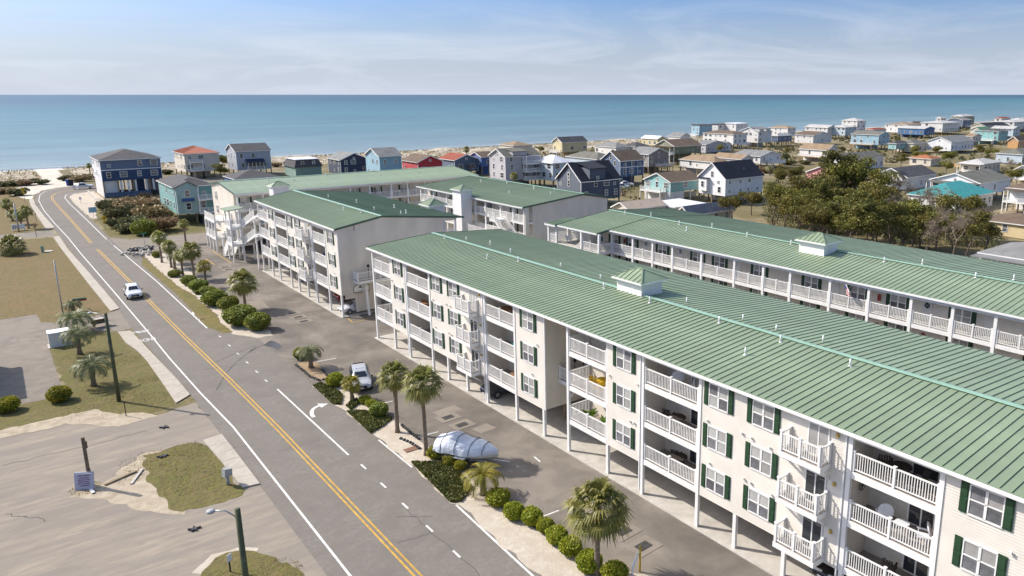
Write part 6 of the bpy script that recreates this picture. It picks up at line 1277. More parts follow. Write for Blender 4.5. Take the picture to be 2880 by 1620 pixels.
for kind, (x, y, h, R), lab in (
 ('fan', (24.01, 29.05, 4.33, 2.01), 'big fan palm at the bottom edge nearest the camera'),
 ('fan', (23.21, 48.70, 5.88, 1.72), 'fan palm leaning beside the bow of the covered boat, right one of the pair'),
 ('fan', (23.23, 53.83, 4.97, 1.55), 'fan palm left one of the pair by the covered boat'),
 ('fany', (22.99, 62.76, 1.53, 1.04), 'small yellow green palm in front of the silver car'),
 ('fea', (22.91, 73.30, 1.69, 1.41), 'feather palm on the paved island at the driveway'),
 ('feay', (23.58, 40.89, 1.36, 1.52), 'yellowing feather palm behind the covered boat'),
 ('fan', (23.66, 99.75, 3.69, 2.11), 'full fan palm in the middle of the upper bed'),
 ('fany', (22.52, 115.47, 3.11, 1.26), 'small bright lime palm in the upper bed'),
 ('fan', (22.35, 122.13, 4.35, 1.79), 'tallest fan palm of the left group in the upper bed'),
 ('fan', (21.58, 126.05, 3.10, 1.22), 'fan palm just left of the tallest one in the upper bed'),
 ('fan', (21.27, 132.86, 3.47, 1.35), 'fan palm second from the side street corner'),
 ('fea', (21.48, 131.33, 2.13, 1.11), 'low feather palm under the left palm group'),
 ('fan', (20.82, 137.93, 4.25, 1.39), 'fan palm at the side street corner by the black stones'),
 ('fan', (27.48, 153.71, 3.73, 1.11), 'fan palm beside the teal stilt house driveway'),
 ('fea', (6.44, 112.37, 1.04, 1.26), 'dark feather palm beside the red street sign'),
 ('fea', (5.88, 102.80, 1.47, 2.09), 'feather palm beside the pale utility box, rear one'),
 ('fea', (5.29, 93.09, 2.09, 1.80), 'feather palm in front of the pale utility box'),
 ('fea', (5.30, 81.56, 1.89, 1.89), 'broad feather palm left of the tall wooden pole'),
 ('fan', (5.86, 191.75, 3.69, 1.54), 'fan palm beside the numbered sign across the road'),
 ('fan', (4.94, 198.78, 2.14, 1.48), 'shaded fan palm behind the grey pole across the road'),
 ('fan', (3.42, 221.36, 2.10, 1.63), 'fan palm at the left edge across the road'),
 ('fan', (3.79, 206.39, 1.53, 1.31), 'low fan palm between two others across the road'),
 ('fan', (2.14, 161.72, 1.55, 2.50), 'broad stemless palm clump on the lawn'),
 ('fan', (167.58, 293.88, 3.29, 1.77), 'lone fan palm against the beach'),
 ('fan', (116.57, 178.10, 4.53, 1.36), 'fan palm behind the middle block roof'),
 ('fan', (280.29, 122.35, 1.00, 1.64), 'small palm beside the cream cottage'),
 ('fan', (27.43, 294.66, 4.37, 1.05), 'fan palm left of the navy stilt house'),
 ('fea', (208.65, 159.29, 2.37, 2.05), 'grey green palm right of the bright white gabled house'),
): palm(kind, x, y, h, R, lab, int(x))

# ================================================================ VEHICLES
M_carglass = pm('car_glass', (0.02, 0.025, 0.032), 0.05, 0.1, 1, spec=0.9)
M_lamp = pm('headlamp', (0.75, 0.76, 0.78), 0.15, 0.05, 4, spec=0.8)
M_tail = pm('tail_lamp', (0.35, 0.015, 0.015), 0.25, 0.1, 4)
def paint(name, c): return pm('car_paint_'+name, c, 0.25, 0.03, 1, spec=0.7)
STN = {   # x, zbottom, zbelt, ztop, half width at belt, half width at top
 'suv': [(-2.30, .48, .92, .96, .78, .70), (-2.20, .34, 1.02, 1.10, .88, .74), (-1.85, .27, 1.06, 1.56, .93, .66), (-1.1, .27, 1.05, 1.66, .94, .66), (0.1, .27, 1.02, 1.67, .94, .66), (.62, .27, 1.00, 1.56, .94, .64), (1.32, .27, .99, 1.04, .93, .76), (2.00, .30, .90, .96, .90, .66), (2.24, .36, .74, .84, .82, .52), (2.32, .46, .60, .64, .70, .40)],
 'sedan': [(-2.28, .48, .80, .86, .74, .62), (-2.15, .32, .92, .98, .85, .68), (-1.60, .25, .95, 1.04, .90, .66), (-1.0, .25, .95, 1.36, .91, .60), (-.2, .25, .93, 1.45, .91, .60), (.45, .25, .92, 1.36, .91, .58), (1.15, .25, .90, .95, .90, .70), (1.95, .28, .80, .86, .86, .60), (2.22, .36, .66, .74, .76, .48), (2.28, .46, .56, .6, .66, .4)],
 'pickup': [(-2.75, .55, .98, 1.00, .90, .86), (-2.70, .42, 1.02, 1.04, .94, .90), (-.95, .42, 1.05, 1.07, .95, .90), (-.88, .40, 1.08, 1.74, .95, .68), (-.1, .40, 1.08, 1.80, .95, .68), (.62, .40, 1.08, 1.70, .95, .66), (1.2, .40, 1.07, 1.12, .95, .80), (2.4, .42, 1.02, 1.08, .93, .74), (2.62, .50, .90, .98, .88, .66), (2.7, .58, .7, .72, .8, .6)]}
def car_parts(kind, pname, col):
    st = STN[kind]; b = MB(); gl = {'windshield': MB(), 'rear_window': MB(), 'side_window': MB()}
    prof = lambda s: [(-s[4]*.90, s[1]), (-s[4], s[1]+.16), (-s[4]*1.0, s[2]-.10), (-s[4]*.97, s[2]), (-s[5], s[3]-.03), (-s[5]*.8, s[3]), (s[5]*.8, s[3]), (s[5], s[3]-.03), (s[4]*.97, s[2]), (s[4], s[2]-.10), (s[4], s[1]+.16), (s[4]*.90, s[1])]
    rings = [[Vector((s[0], y, z)) for y, z in prof(s)] for s in st]; n = 12
    b.v = [tuple(p) for r_ in rings for p in r_]
    for i in range(len(st)-1):
        for k in range(n): b.f.append((i*n+k, i*n+(k+1) % n, (i+1)*n+(k+1) % n, (i+1)*n+k)); b.m.append(0)
    b.f += [tuple(reversed(range(n))), tuple(range((len(st)-1)*n, len(st)*n))]; b.m += [0, 0]
    def pane(mb, q, ins=.10, off=.03):
        c = sum(q, Vector())/4; nn = (q[1]-q[0]).cross(q[3]-q[0]).normalized()
        if nn.dot(c-Vector((0, 0, .8))) < 0: nn = -nn
        mb.add([tuple(p+(c-p)*ins+nn*off) for p in q], [(0, 1, 2, 3)])
    for i in range(len(st)-1):
        a, c = rings[i], rings[i+1]; ha, hc = st[i][3]-st[i][2], st[i+1][3]-st[i+1][2]
        if ha > .3 and hc > .3:
            for k in (3, 7): pane(gl['side_window'], [a[k], a[k+1], c[k+1], c[k]], .08)
        elif ha > .3 and hc < .2: pane(gl['windshield'], [a[5], a[6], c[6], c[5]], .06)
        elif ha < .2 and hc > .3: pane(gl['rear_window'], [a[5], a[6], c[6], c[5]], .08)
    body = b.mesh('body', paint(pname, col), True)
    return body, {k: v.mesh(k, M_carglass) for k, v in gl.items() if v.v}
b = MB(); b.tube([(0, -.11, 0), (0, -.09, 0), (0, .09, 0), (0, .11, 0)], [.30, .345, .345, .30], 20); ME_tyre = b.mesh('wheel', M_black, True)
b = MB(); b.tube([(0, -.118, 0), (0, -.10, 0)], [.20, .22], 16); b.tube([(0, .10, 0), (0, .118, 0)], [.22, .20], 16); ME_rim = b.mesh('rim', M_chrome)
b = MB(); b.box(-.06, -.17, -.06, .06, .17, .08); ME_hl = b.mesh('headlight', M_lamp)
b = MB(); b.box(-.05, -.10, -.12, .05, .10, .12); ME_tl = b.mesh('tail_light', M_tail)
b = MB(); b.box(-.05, -.09, -.06, .05, .09, .06); ME_mir = b.mesh('mirror', M_black)
_cars = {}
def car(kind, pname, col, x, y, rz, label, name, cat='car', z=0.012, s=1.0, plate=None):
    key = (kind, pname)
    if key not in _cars: _cars[key] = car_parts(kind, pname, col)
    body, gl = _cars[key]; o = thing(name, label, cat, (x, y, z), rz, None, s)
    bo = put(body, 'body', o); md = bo.modifiers.new('sub', 'SUBSURF'); md.levels = 2; md.render_levels = 2
    for k, me in gl.items(): put(me, k, o)
    wb = 1.38 if kind != 'pickup' else 1.75; hw = STN[kind][3][4]-.08; f = STN[kind][-2]; r = STN[kind][1]
    for wx in (-wb+(.1 if kind == 'pickup' else .05), wb):
        for sy in (-1, 1):
            w_ = put(ME_tyre, 'wheel', o, (wx, sy*hw, .345)); put(ME_rim, 'rim', w_)
    for sy in (-1, 1):
        put(ME_hl, 'headlight', o, (f[0]-.10, sy*.60, f[2]+.02)); put(ME_tl, 'tail_light', o, (r[0]+.02, sy*.74, r[2]-.10)); put(ME_mir, 'mirror', o, (.75, sy*1.02, 1.05))
    g = MB(); g.box(f[0]+.02, -.45, f[1]+.1, f[0]+.10, .45, f[2]-.04); g.build('grille', M_black, o)
    g = MB(); g.box(f[0]+.085, -.16, f[1]+.10, f[0]+.115, .16, f[1]+.2); g.build('number_plate', pm('plate_yellow', (.45, .38, .08), .5) if plate else M_white, o)
    if kind == 'suv':
        g = MB(); g.box(-.9, -.36, 1.60, .05, .36, 1.648); g.build('sunroof', M_carglass, o)
        for sy in (-1, 1): g = MB(); g.beam((-1.5, sy*.56, 1.60), (.2, sy*.56, 1.62), .04, .05); g.build('roof_rail', M_chrome, o)
    if kind == 'pickup':
        g = MB(); g.box(-2.55, -.74, .72, -1.0, .74, 1.10); g.build('truck_bed', M_dark, o)
    return o
WHT, SIL = (.72, .73, .75), (.42, .44, .47)
c = (13.64, 116.46); car('suv', 'white', WHT, c[0], c[1], -math.pi/2-.03, 'white compact SUV with dark grille driving towards the camera on the road', 'driving_suv', z=.02, plate=1)
c = (22.38, 264.50); car('pickup', 'white', WHT, c[0], c[1], -.12, 'white pickup truck parked by the beach access', 'pickup_truck', 'truck', .02)
c = (25.00, 65.72); car('suv', 'silver', SIL, c[0], c[1], -math.pi/2-.32, 'silver SUV parked behind the small yellow palm', 'parked_suv')
c = (33.03, 54.75); car('suv', 'graphite', (.06, .065, .08), c[0]+1.6, c[1]+.6, math.pi, 'dark car parked under the near block below the third stack of balconies', 'parked_car', z=.06)
c = (34.24, 20.40); car('sedan', 'black', (.012, .014, .02), c[0]+1.2, c[1], math.pi, 'black car parked under the near block at the bottom edge', 'parked_car', z=.06)
c = (33.03, 88.93); car('sedan', 'pearl', (.55, .56, .60), c[0]+1.4, c[1]+1.0, math.pi+.1, 'pale silver car parked under the corner of the roadside block', 'parked_car', z=.06)
car('suv', 'red', (.28, .02, .02), 36.2, 96.0, math.pi, 'red car deep under the roadside block', 'parked_car', z=.06)
car('sedan', 'beige', (.40, .36, .29), 36.0, 110.5, math.pi, 'beige car under the far half of the roadside block', 'parked_car', z=.06)
c = (144.23, 163.16); car('suv', 'white', WHT, c[0], c[1], -.5, 'white SUV parked between the navy house and the aqua house', 'parked_suv', z=.01)
c = (147.51, 163.54); car('pickup', 'white', WHT, c[0]+1, c[1]+3, -.5, 'white pickup beside the white SUV near the aqua house', 'pickup_truck', 'truck', .01)
# ---- boat under a tarpaulin on its trailer
p0, p1 = Vector((*(23.98, 48.05), 0)), Vector((*(26.59, 43.70), 0)); mid = (p0+p1)/2; LB = (p1-p0).length; ang = math.atan2(p1.y-p0.y, p1.x-p0.x)
bt = thing('covered_boat', 'boat wrapped in a silvery white tarpaulin on a trailer beside the palms', 'boat', (mid.x, mid.y, 0), ang)
M_tarp = pm('silver_tarp', (.70, .72, .76), .4, .06, 1.6, .16, 2.6, spec=.5)
r = random.Random(3); cv = MB(); NS, NK = 26, 17
for i in range(NS+1):
    t = i/NS; x = -LB/2+LB*t; hw = 1.15*(1-.97*max(0, (t-.52)/.48)**2.0)*(.86+.14*min(1, t*8)); low = .92+.45*max(0, t-.6); top = 1.66+.46*math.exp(-((t-.28)/.15)**2)+.10*t; top = top+(low+.22-top)*max(0, (t-.70)/.30)**1.6
    for k in range(NK):
        a = math.pi*k/(NK-1); y = hw*math.cos(a); zc_ = low+(top-low)*math.sin(a)**.72
        cv.v.append((x+r.uniform(-.02, .02), y*(1+r.uniform(-.02, .02)), zc_+r.uniform(-.05, .05)))
cv.f = [(i*NK+k, (i+1)*NK+k, (i+1)*NK+k+1, i*NK+k+1) for i in range(NS) for k in range(NK-1)]+[tuple(range(NK))]; cv.m = [0]*len(cv.f)
tp = cv.build('tarpaulin', M_tarp, bt, True); md = tp.modifiers.new('sub', 'SUBSURF'); md.levels = 1; md.render_levels = 1
hl = MB()
for i in range(NS+1):
    t = i/NS; x = -LB/2+.05+LB*.99*t; hw = 1.06*(1-max(0, (t-.55)/.45)**2.0); low = .94+.30*max(0, t-.6)
    for y, z in ((-hw, low+.1), (-hw*.8, low-.28), (0, low-.5+.5*max(0, t-.75)*2), (hw*.8, low-.28), (hw, low+.1)): hl.v.append((x, y, z))
hl.f = [(i*5+k, i*5+k+1, (i+1)*5+k+1, (i+1)*5+k) for i in range(NS) for k in range(4)]+[(4, 3, 2, 1, 0)]; hl.m = [0]*len(hl.f); hl.build('hull', M_trim, bt, True)
for t in (.16, .40, .62, .82):
    x = -LB/2+LB*t; i = int(t*NS); ringp = [Vector(cv.v[i*NK+k])*1.0+Vector((0, 0, .03)) for k in range(NK)]
    sp = MB(); sp.tube(ringp, .022, 5); sp.build('strap', M_dark, bt)
tr = MB(); 
for sy in (-.75, .75): tr.beam((-LB/2+.3, sy, .38), (LB/2-.9, sy*.5, .42), .09, .12)
for t in (.1, .35, .6): tr.beam((-LB/2+LB*t, -.8, .40), (-LB/2+LB*t, .8, .40), .08, .08)
tr.beam((LB/2-1.4, 0, .42), (LB/2+.9, 0, .45), .10, .12); tr.build('trailer_frame', pm('galvanised', (.5, .5, .5), .4, .1, 3, metal=.6), bt)
for x in (-.9, -.15):
    for sy in (-1.02, 1.02):
        w_ = put(ME_tyre, 'wheel', bt, (x, sy, .33)); put(ME_rim, 'rim', w_)
for sy in (-1, 1): g = MB(); g.box(-1.35, sy*.86, .66, .3, sy*1.16, .72); g.build('mudguard', M_white, bt)

# ================================================================ POLES, SIGNS AND SMALL THINGS
M_pole = pm('utility_pole_wood', (0.16, 0.12, 0.085), .9, .25, 3, .02); M_galv = pm('galvanised_pole', (.42, .43, .43), .45, .1, 3, metal=.5); M_greenpole = pm('green_stained_pole', (.085, .095, .05), .9, .25, 3, .02)
def lamp_pole(x, y, h, mat, r0, label, arm=None, name='lamp_pole'):
    o = thing(name, label, 'pole', (x, y, 0)); b = MB(); b.tube([(0, 0, 0), (0, 0, h)], [r0, r0*.75], 12); b.build('pole', mat, o, True)
    if arm:
        dx_, dy_ = arm; b = MB(); b.tube([(0, 0, h-.5), (dx_*.5, dy_*.5, h-.05), (dx_, dy_, h)], .035, 6); b.build('lamp_arm', M_galv, o, True)
        b = MB(); b.ball((dx_*1.12, dy_*1.12, h-.03), .22, 10, 6, .5); b.build('lamp_head', M_grey, o, True)
    return o
lamp_pole(6.59, 75.75, 8.3, M_greenpole, .17, 'tall greenish wooden pole with lamp beside the broad feather palm', (-.9, 1.0))
c = (6.99, 35.06); lamp_pole(c[0], c[1], 8.0, M_greenpole, .17, 'wooden lamp pole cut off by the bottom edge', (-.9, .55))
c = (5.32, 111.71, 7.03, 0.06); lamp_pole(c[0], c[1], c[2], M_galv, .085, 'thin grey metal light pole on the lawn', None, 'light_pole'); b = MB(); b.ball((0, 0, 0), .16, 8, 5); 
c = (4.10, 188.03, 5.75, 0.10); lamp_pole(c[0], c[1], c[2], M_galv, .14, 'grey pole behind the numbered sign across the road', None, 'utility_pole')
o = thing('post', 'short dark wooden post beside the leaning sign on the lot', 'post', (2.75, 59.59, 0)); b = MB(); b.box(-.11, -.11, 0, .11, .11, 3.74); b.build('shaft', M_pole, o); b = MB(); b.box(.10, -.06, 2.9, .2, .06, 3.4); b.build('cleat', M_pole, o)
# leaning sign board with worn lettering
c = (2.37, 59.29); o = thing('leaning_sign', 'lilac grey sign board leaning against the short wooden post', 'sign', (c[0], c[1], 0), -.55); b = MB(); b.box(-.62, -.05, .02, .62, .05, 1.25); q = b.build('board', pm('faded_sign', (.42, .41, .50), .6, .12, 4), o); o.rotation_euler.x = -.18
for k, (w_, z) in enumerate(((.42, 1.02), (.34, .86), (.40, .72), (.36, .58), (.38, .44), (.30, .30))): b = MB(); b.box(-w_, -.062, z-.035, w_, -.052, z+.035); b.build('faded_line', pm('faded_ink', (.20, .13, .20), .7, .3, 8), q)
b = MB(); b.box(-.55, -.06, 1.13, .55, -.052, 1.19); b.build('border', M_white, q)
def plank(p, q, w_, h_, label, mat, name='plank'):
    b = MB(); a = Vector((0, 0, 0)); e = Vector((q[0]-p[0], q[1]-p[1], 0)); b.beam((0, 0, .06), (e.x, e.y, .09), w_, h_); return tag(b.build(name, mat, None, False, (p[0], p[1], 0)), label, 'plank')
plank((3.52, 59.04), (5.60, 59.87), .16, .10, 'longer weathered timber lying on the dirt patch', M_wood); plank((5.00, 58.03), (6.00, 60.00), .18, .06, 'pale flat board lying next to the longer timber', pm('pale_board', (.46, .42, .38), .8, .15, 4)); plank((2.69, 59.02), (2.76, 58.24), .2, .06, 'short white board at the foot of the leaning sign', M_trim)
for q, lab in (((7.55, 61.29), 'dark scrap lying on the grass island edge'), ((8.69, 67.00), 'dark debris scrap lying on the sandy lot'), ((7.12, 48.95), 'small dark debris on the lot near the lamp pole')):
    b = MB(); 
    for k in range(5): a = k*1.3; b.beam((0, 0, .05), (.5*math.cos(a)*RND.uniform(.4, 1), .3*math.sin(a), .08), .12, .08)
    tag(b.build('debris', M_dark, None, False, (q[0], q[1], .01)), lab, 'debris')
c = (10.3, 53.6); o = thing('utility_pedestal', 'grey utility pedestal with slanted lid beside the near sidewalk', 'pedestal', (c[0], c[1], 0), .3); b = MB(); b.tube([(0, 0, 0), (0, 0, .75)], .12, 10); b.build('stem', M_grey, o, True); b = MB(); b.xzprism([(-.28, .7), (.28, .7), (.3, 1.2), (-.22, 1.32)], -.2, .2); b.build('head', M_grey, o)
c = (3.95, 98.19); o = thing('utility_box', 'large pale utility cabinet at the pad corner', 'utility box', (c[0], c[1], 0)); b = MB(); b.box(-.95, -.75, .06, .95, .75, 1.55); b.build('cabinet', pm('pale_cabinet', (.62, .63, .62), .5, .05, 2), o); b = MB(); b.box(-1.0, -.8, 1.55, 1.0, .8, 1.66); b.build('lid', M_trim, o); b = MB(); b.box(-1.1, -.9, 0, 1.1, .9, .06); b.build('plinth', M_conc, o)
c = (8.29, 103.29); o = thing('newspaper_bench', 'small wooden roofed bench beside the driveway mouth', 'bench', (c[0], c[1], 0), .2)
for x in (-.65, .65): b = MB(); b.box(x-.05, -.3, 0, x+.05, .3, .9); b.build('leg', M_wood, o)
b = MB(); b.box(-.8, -.32, .42, .8, .28, .48); b.build('seat', M_wood, o); b = MB(); b.box(-.8, .22, .5, .8, .30, .95); b.build('backrest', M_wood, o); b = MB(); b.box(-.95, -.35, .95, .95, .45, 1.0); b.build('canopy', pm('weathered_panel', (.44, .38, .33), .8, .12, 3), o)
def sign(x, y, h, w_, hh, mat, label, name='road_sign', rz=0.0, diamond=False, plate=None, post=M_galv):
    o = thing(name, label, 'sign', (x, y, 0), rz); b = MB(); b.box(-.035, -.035, 0, .035, .035, h); b.build('post', post, o)
    b = MB()
    if diamond: b.xzprism([(0, h-hh), (w_, h), (0, h+hh), (-w_, h)], -.07, -.045)
    else: b.box(-w_, -.07, h-hh, w_, -.045, h+hh)
    pl = b.build('sign_face', mat, o)
    if plate == 'arrow':
        b = MB(); b.box(-.05, -.078, h-.22, .05, -.072, h+.1); b.box(-.05, -.078, h+.04, .24, -.072, h+.12); b.xzprism([(.22, h-.02), (.36, h+.08), (.22, h+.18)], -.078, -.072); b.build('arrow', M_black, pl)
        b = MB(); b.box(-.28, -.07, h-hh-.5, .28, -.045, h-hh-.05); b.build('advisory_plate', mat, o)
    return o
M_sy = pm('sign_yellow', (.62, .40, .02), .5, .05, 3); M_sw = pm('sign_white', (.66, .68, .70), .5, .05, 3); M_sg = pm('sign_green', (.02, .20, .13), .5, .05, 3); M_sblue = pm('sign_lightblue', (.30, .48, .58), .5, .05, 3); M_sred = pm('sign_red', (.45, .04, .04), .5, .05, 3)
c = (18.02, 180.94, 2.27, 0.10); sign(c[0], c[1], c[2], .62, .62, M_sy, 'yellow diamond bend warning sign by the scrub lot', diamond=True, plate='arrow')
c = (17.90, 198.56, 1.93, 0.11); sign(c[0], c[1], c[2], .75, .6, M_sblue, 'pale blue square sign before the bend')
c = (18.37, 228.50, 1.34, 0.13); sign(c[0], c[1], c[2], .28, .35, M_sw, 'small white sign on the sandy shoulder')
c = (19.73, 249.90, 1.86, 0.14); sign(c[0], c[1], c[2], .35, .45, M_sw, 'white sign in front of the white pickup')
c = (7.43, 237.09, 3.53, 0.13); sign(c[0], c[1], c[2], .55, .55, M_sy, 'yellow diamond sign left of the bend', diamond=True, plate='arrow')
c = (21.20, 156.37, 2.18, 0.09); o = sign(c[0], c[1], c[2], .6, .11, M_sg, 'green street name sign at the side street corner', 'street_sign', .3)
c = (7.29, 112.71, 1.47, 0.06); o = sign(c[0], c[1], c[2], .75, .18, M_sred, 'red and green sign beside the dark feather palm on the lawn', 'yard_sign', -.1, post=M_wood); b = MB(); b.box(-.75, -.072, c[2]+.02, .75, -.04, c[2]+.2); b.build('green_strip', M_sg, o)
c = (6.44, 179.13, 2.24, 0.10); sign(c[0], c[1], c[2], .30, .42, M_brownwood, 'brown backed sign at the side street across the road', 'stop_sign_back', .6, post=M_wood)
c = (7.71, 201.45, 1.63, 0.11); sign(c[0], c[1], c[2], .12, .22, M_brownwood, 'narrow brown marker beside the far sidewalk', 'marker_post', .2, post=M_wood)
c = (6.57, 71.68, 1.27, 0.04); sign(c[0], c[1], c[2], .05, .12, M_dark, 'thin dark stake at the edge of the rough grass', 'marker_stake', 0, post=M_dark)
c = (7.78, 42.83, 0.96, 0.03); sign(c[0], c[1], c[2], .16, .22, M_sw, 'small white sign on the grass at the bottom edge', 'small_sign', .5, post=M_dark)
c = (2.86, 59.76, 1.06, 0.04); sign(c[0], c[1], c[2], .04, .25, M_wood, 'thin stake next to the short wooden post', 'marker_stake', 0, post=M_wood)
# numbered house sign across the road
c = (4.15, 189.89); o = thing('house_number_board', 'white board with a large zero beside the grey pole', 'sign', (c[0], c[1], 0), .15); b = MB(); b.box(-1.1, -.06, .35, 1.1, .06, 1.35); q = b.build('board', M_white, o)
for x in (-.9, .9): b = MB(); b.box(x-.06, -.05, 0, x+.06, .05, .35); b.build('leg', M_white, o)
b = MB(); ring(b, -.62, .85, .20, .32, 0); b.v = [(x, -.065, y) for x, y, z in b.v]; b.build('numeral', M_black, q)
c = (6.28, 160.46); o = thing('green_pedestal', 'pale green utility pedestal on the lawn', 'pedestal', (c[0], c[1], 0)); b = MB(); b.box(-.22, -.18, 0, .22, .18, 1.0); b.build('body', pm('pale_green_box', (.30, .40, .30), .6), o); b = MB(); b.box(-.25, -.21, 1.0, .25, .21, 1.1); b.build('cap', M_sg, o)
b = MB(); b.tube([(0, 0, 0), (0, 0, .08)], .75, 16); c = (7.06, 160.91); tag(b.build('manhole_cover', M_conc, None, False, (c[0], c[1], .01)), 'pale round utility cover on the lawn', 'cover')
for q, m, lab in (((19.90, 276.73), pm('bin_blue', (.03, .08, .30), .5), 'blue wheeled bin by the beach access'), ((20.55, 276.19), M_black, 'black wheeled bin by the beach access')):
    o = thing('wheeled_bin', lab, 'bin', (q[0], q[1], 0)); b = MB(); b.add([(-.5, -.5, 0), (.5, -.5, 0), (.5, .5, 0), (-.5, .5, 0), (-.62, -.62, 1.7), (.62, -.62, 1.7), (.62, .62, 1.7), (-.62, .62, 1.7)], [(3, 2, 1, 0), (4, 5, 6, 7), (0, 1, 5, 4), (1, 2, 6, 5), (2, 3, 7, 6), (3, 0, 4, 7)]); b.build('body', m, o); b = MB(); b.box(-.68, -.68, 1.7, .68, .68, 1.82); b.build('lid', m, o)
# low white wall and brown planter beside the navy stilt house
o = thing('retaining_wall', 'low pale wall along the sandy shoulder by the navy stilt house', 'wall', (*(21.62, 218.67), 0)); a, e = (21.62, 218.67), (22.17, 250.09); b = MB(); b.beam((0, 0, .5), (e[0]-a[0], e[1]-a[1], .5), .25, 1.0); b.build('wall', M_conc, o)
# pile of dark landscape rocks, and pale ones below
def rock(b, c, s, r):
    k0 = len(b.v); b.ball(c, s, 7, 5, .7)
    for k in range(k0, len(b.v)): v = b.v[k]; b.v[k] = (c[0]+(v[0]-c[0])*r.uniform(.75, 1.25), c[1]+(v[1]-c[1])*r.uniform(.75, 1.25), c[2]+(v[2]-c[2])*r.uniform(.75, 1.2))
r = random.Random(4)
for base, m, n, lab, sz in (((20.30, 152.21), M_dark, 26, 'heap of black landscaping stones at the side street corner', .34), ((19.09, 148.24), M_conc, 24, 'scatter of pale stones below the black heap', .28)):
    o = thing('stone_heap', lab, 'stones', (base[0], base[1], 0))
    for k in range(n):
        b = MB(); rock(b, (0, 0, 0), sz*r.uniform(.7, 1.3), r); b.build('stone', m, o, False, (r.gauss(0, 1.1), r.gauss(0, 1.1), .18))
bed = [o for o in COL.objects if o.name.startswith('planting_bed')]
for L in ([(21.98, 74.99), (21.94, 70.75), (22.29, 69.28), (23.09, 69.22)], [(23.52, 71.90), (23.36, 70.09)], [(22.90, 52.47), (23.17, 51.34), (23.25, 49.95)], [(24.05, 54.74), (23.97, 52.99), (23.97, 51.58)]):
    for q in lerp_pts(L, .32):
        b = MB(); rock(b, (0, 0, 0), .15, r); b.build('edging_stone', M_dark, bed[1], False, (q[0], q[1], .08))
b = MB(); b.box(-.55, -.3, 0, .55, .3, .05); c = (22.73, 50.27); o = tag(b.build('doormat_grate', pm('rust_grate', (.22, .11, .07), .8), None, False, (c[0], c[1], .03)), 'rust brown metal grate in the sandy bed by the pair of palms', 'grate')
# pipe rail at the bottom edge
c = (25.76, 27.60); o = thing('pipe_rail', 'white pipe rail with yellow upright at the bottom edge', 'rail', (c[0], c[1], 0)); b = MB(); b.tube([(-.6, -.3, .0), (-.6, -.3, 1.0), (.4, .3, 1.15)], .07, 8); b.build('rail', M_white, o, True); b = MB(); b.tube([(.35, .1, 0), (.35, .1, 1.7)], .06, 8); b.build('upright', M_sy, o, True)

# ---- on and around the blocks
for k in range(4):
    o = thing('deck_torch', ['leftmost', 'second from left', 'third from left', 'rightmost'][k]+' black headed torch on the side deck of the roadside block', 'torch', (35.4+1.55*k, 87.6, 4.65), 0, 'torches on the roadside block deck'); b = MB(); b.tube([(0, 0, 0), (0, 0, 1.45)], .035, 6); b.build('pole', M_dark, o); b = MB(); b.ball((0, 0, 1.6), .19, 8, 6); b.build('head', M_black, o, True)
for k in range(3):
    o = thing('deck_torch', ['left', 'middle', 'right'][k]+' black headed torch on the deck in the gap of the near block', 'torch', (34.6+.9*k, 44.7, 4.75), 0, 'torches on the near block deck'); b = MB(); b.tube([(0, 0, 0), (0, 0, 1.3)], .03, 6); b.build('pole', M_dark, o); b = MB(); b.ball((0, 0, 1.42), .16, 8, 6); b.build('head', M_black, o, True)
def flag(x, y, z, rz, w_, h_, label, droop=.5):
    o = thing('flag', label, 'flag', (x, y, z), rz); b = MB(); b.tube([(0, 0, 0), (w_*1.05, 0, -w_*droop)], .03, 6); b.build('staff', M_white, o)
    for k in range(7):
        b = MB(); z0, z1 = -h_*k/7-.02, -h_*(k+1)/7-.02
        for j in range(8): u0, u1 = j/8, (j+1)/8; b.poly([(w_*u0, .06*math.sin(u0*9), z0-w_*droop*u0), (w_*u0, .06*math.sin(u0*9), z1-w_*droop*u0), (w_*u1, .06*math.sin(u1*9), z1-w_*droop*u1), (w_*u1, .06*math.sin(u1*9), z0-w_*droop*u1)])
        b.build('stripe', pm('flag_red', (.45, .03, .05), .7) if k % 2 == 0 else pm('flag_white', (.7, .7, .7), .7), o)
    b = MB(); b.poly([(0, -.075, 0), (0, -.075, -h_*.55), (w_*.42, -.075, -h_*.55-w_*droop*.42), (w_*.42, -.075, -w_*droop*.42)]); b.build('canton', pm('flag_blue', (.03, .05, .2), .7), o)
flag(37.4, 87.6, 3.6, -.6, 1.5, .8, 'striped national flag on a slanted staff below the roadside block deck', .8)
flag(59.9, 36.5, 10.0, -2.2, .9, .55, 'small striped national flag under the eave of the right rear block', .6)
flag(34.0, 53.2, 9.6, -math.pi/2, 1.3, .6, 'striped flag hung inside the top balcony of the near block', .02)
# wall sign with arched top and mailboxes on the gable of block B
o = thing('wall_sign', 'arched white sign with dark emblem on the gable wall below the deck', 'sign', (34.6, 88.28, 2.9)); b = MB(); b.xzprism([(-1.05, 0), (1.05, 0), (1.05, .75), (.55, 1.02), (0, 1.15), (-.55, 1.02), (-1.05, .75)], -.04, 0); q = b.build('panel', M_white, o)
b = MB(); P_ = [(-1.0, .02), (1.0, .02), (1.0, .73), (.52, .98), (0, 1.1), (-.52, .98), (-1.0, .73)]
for i in range(7): a, c = P_[i], P_[(i+1) % 7]; b.beam((a[0], -.05, a[1]), (c[0], -.05, c[1]), .03, .07)
b.build('border', M_shutter, q); b = MB()
for k in range(9): a = k*.7; b.beam((-.34+.085*k, -.05, .55), (-.34+.085*k+.10*math.cos(a), -.05, .62+.16*math.sin(a)+.1), .03, .05)
b.build('emblem', M_dark, q); b = MB(); b.box(-.8, -.05, .2, .8, -.042, .25); b.build('text_line', M_grey, q)
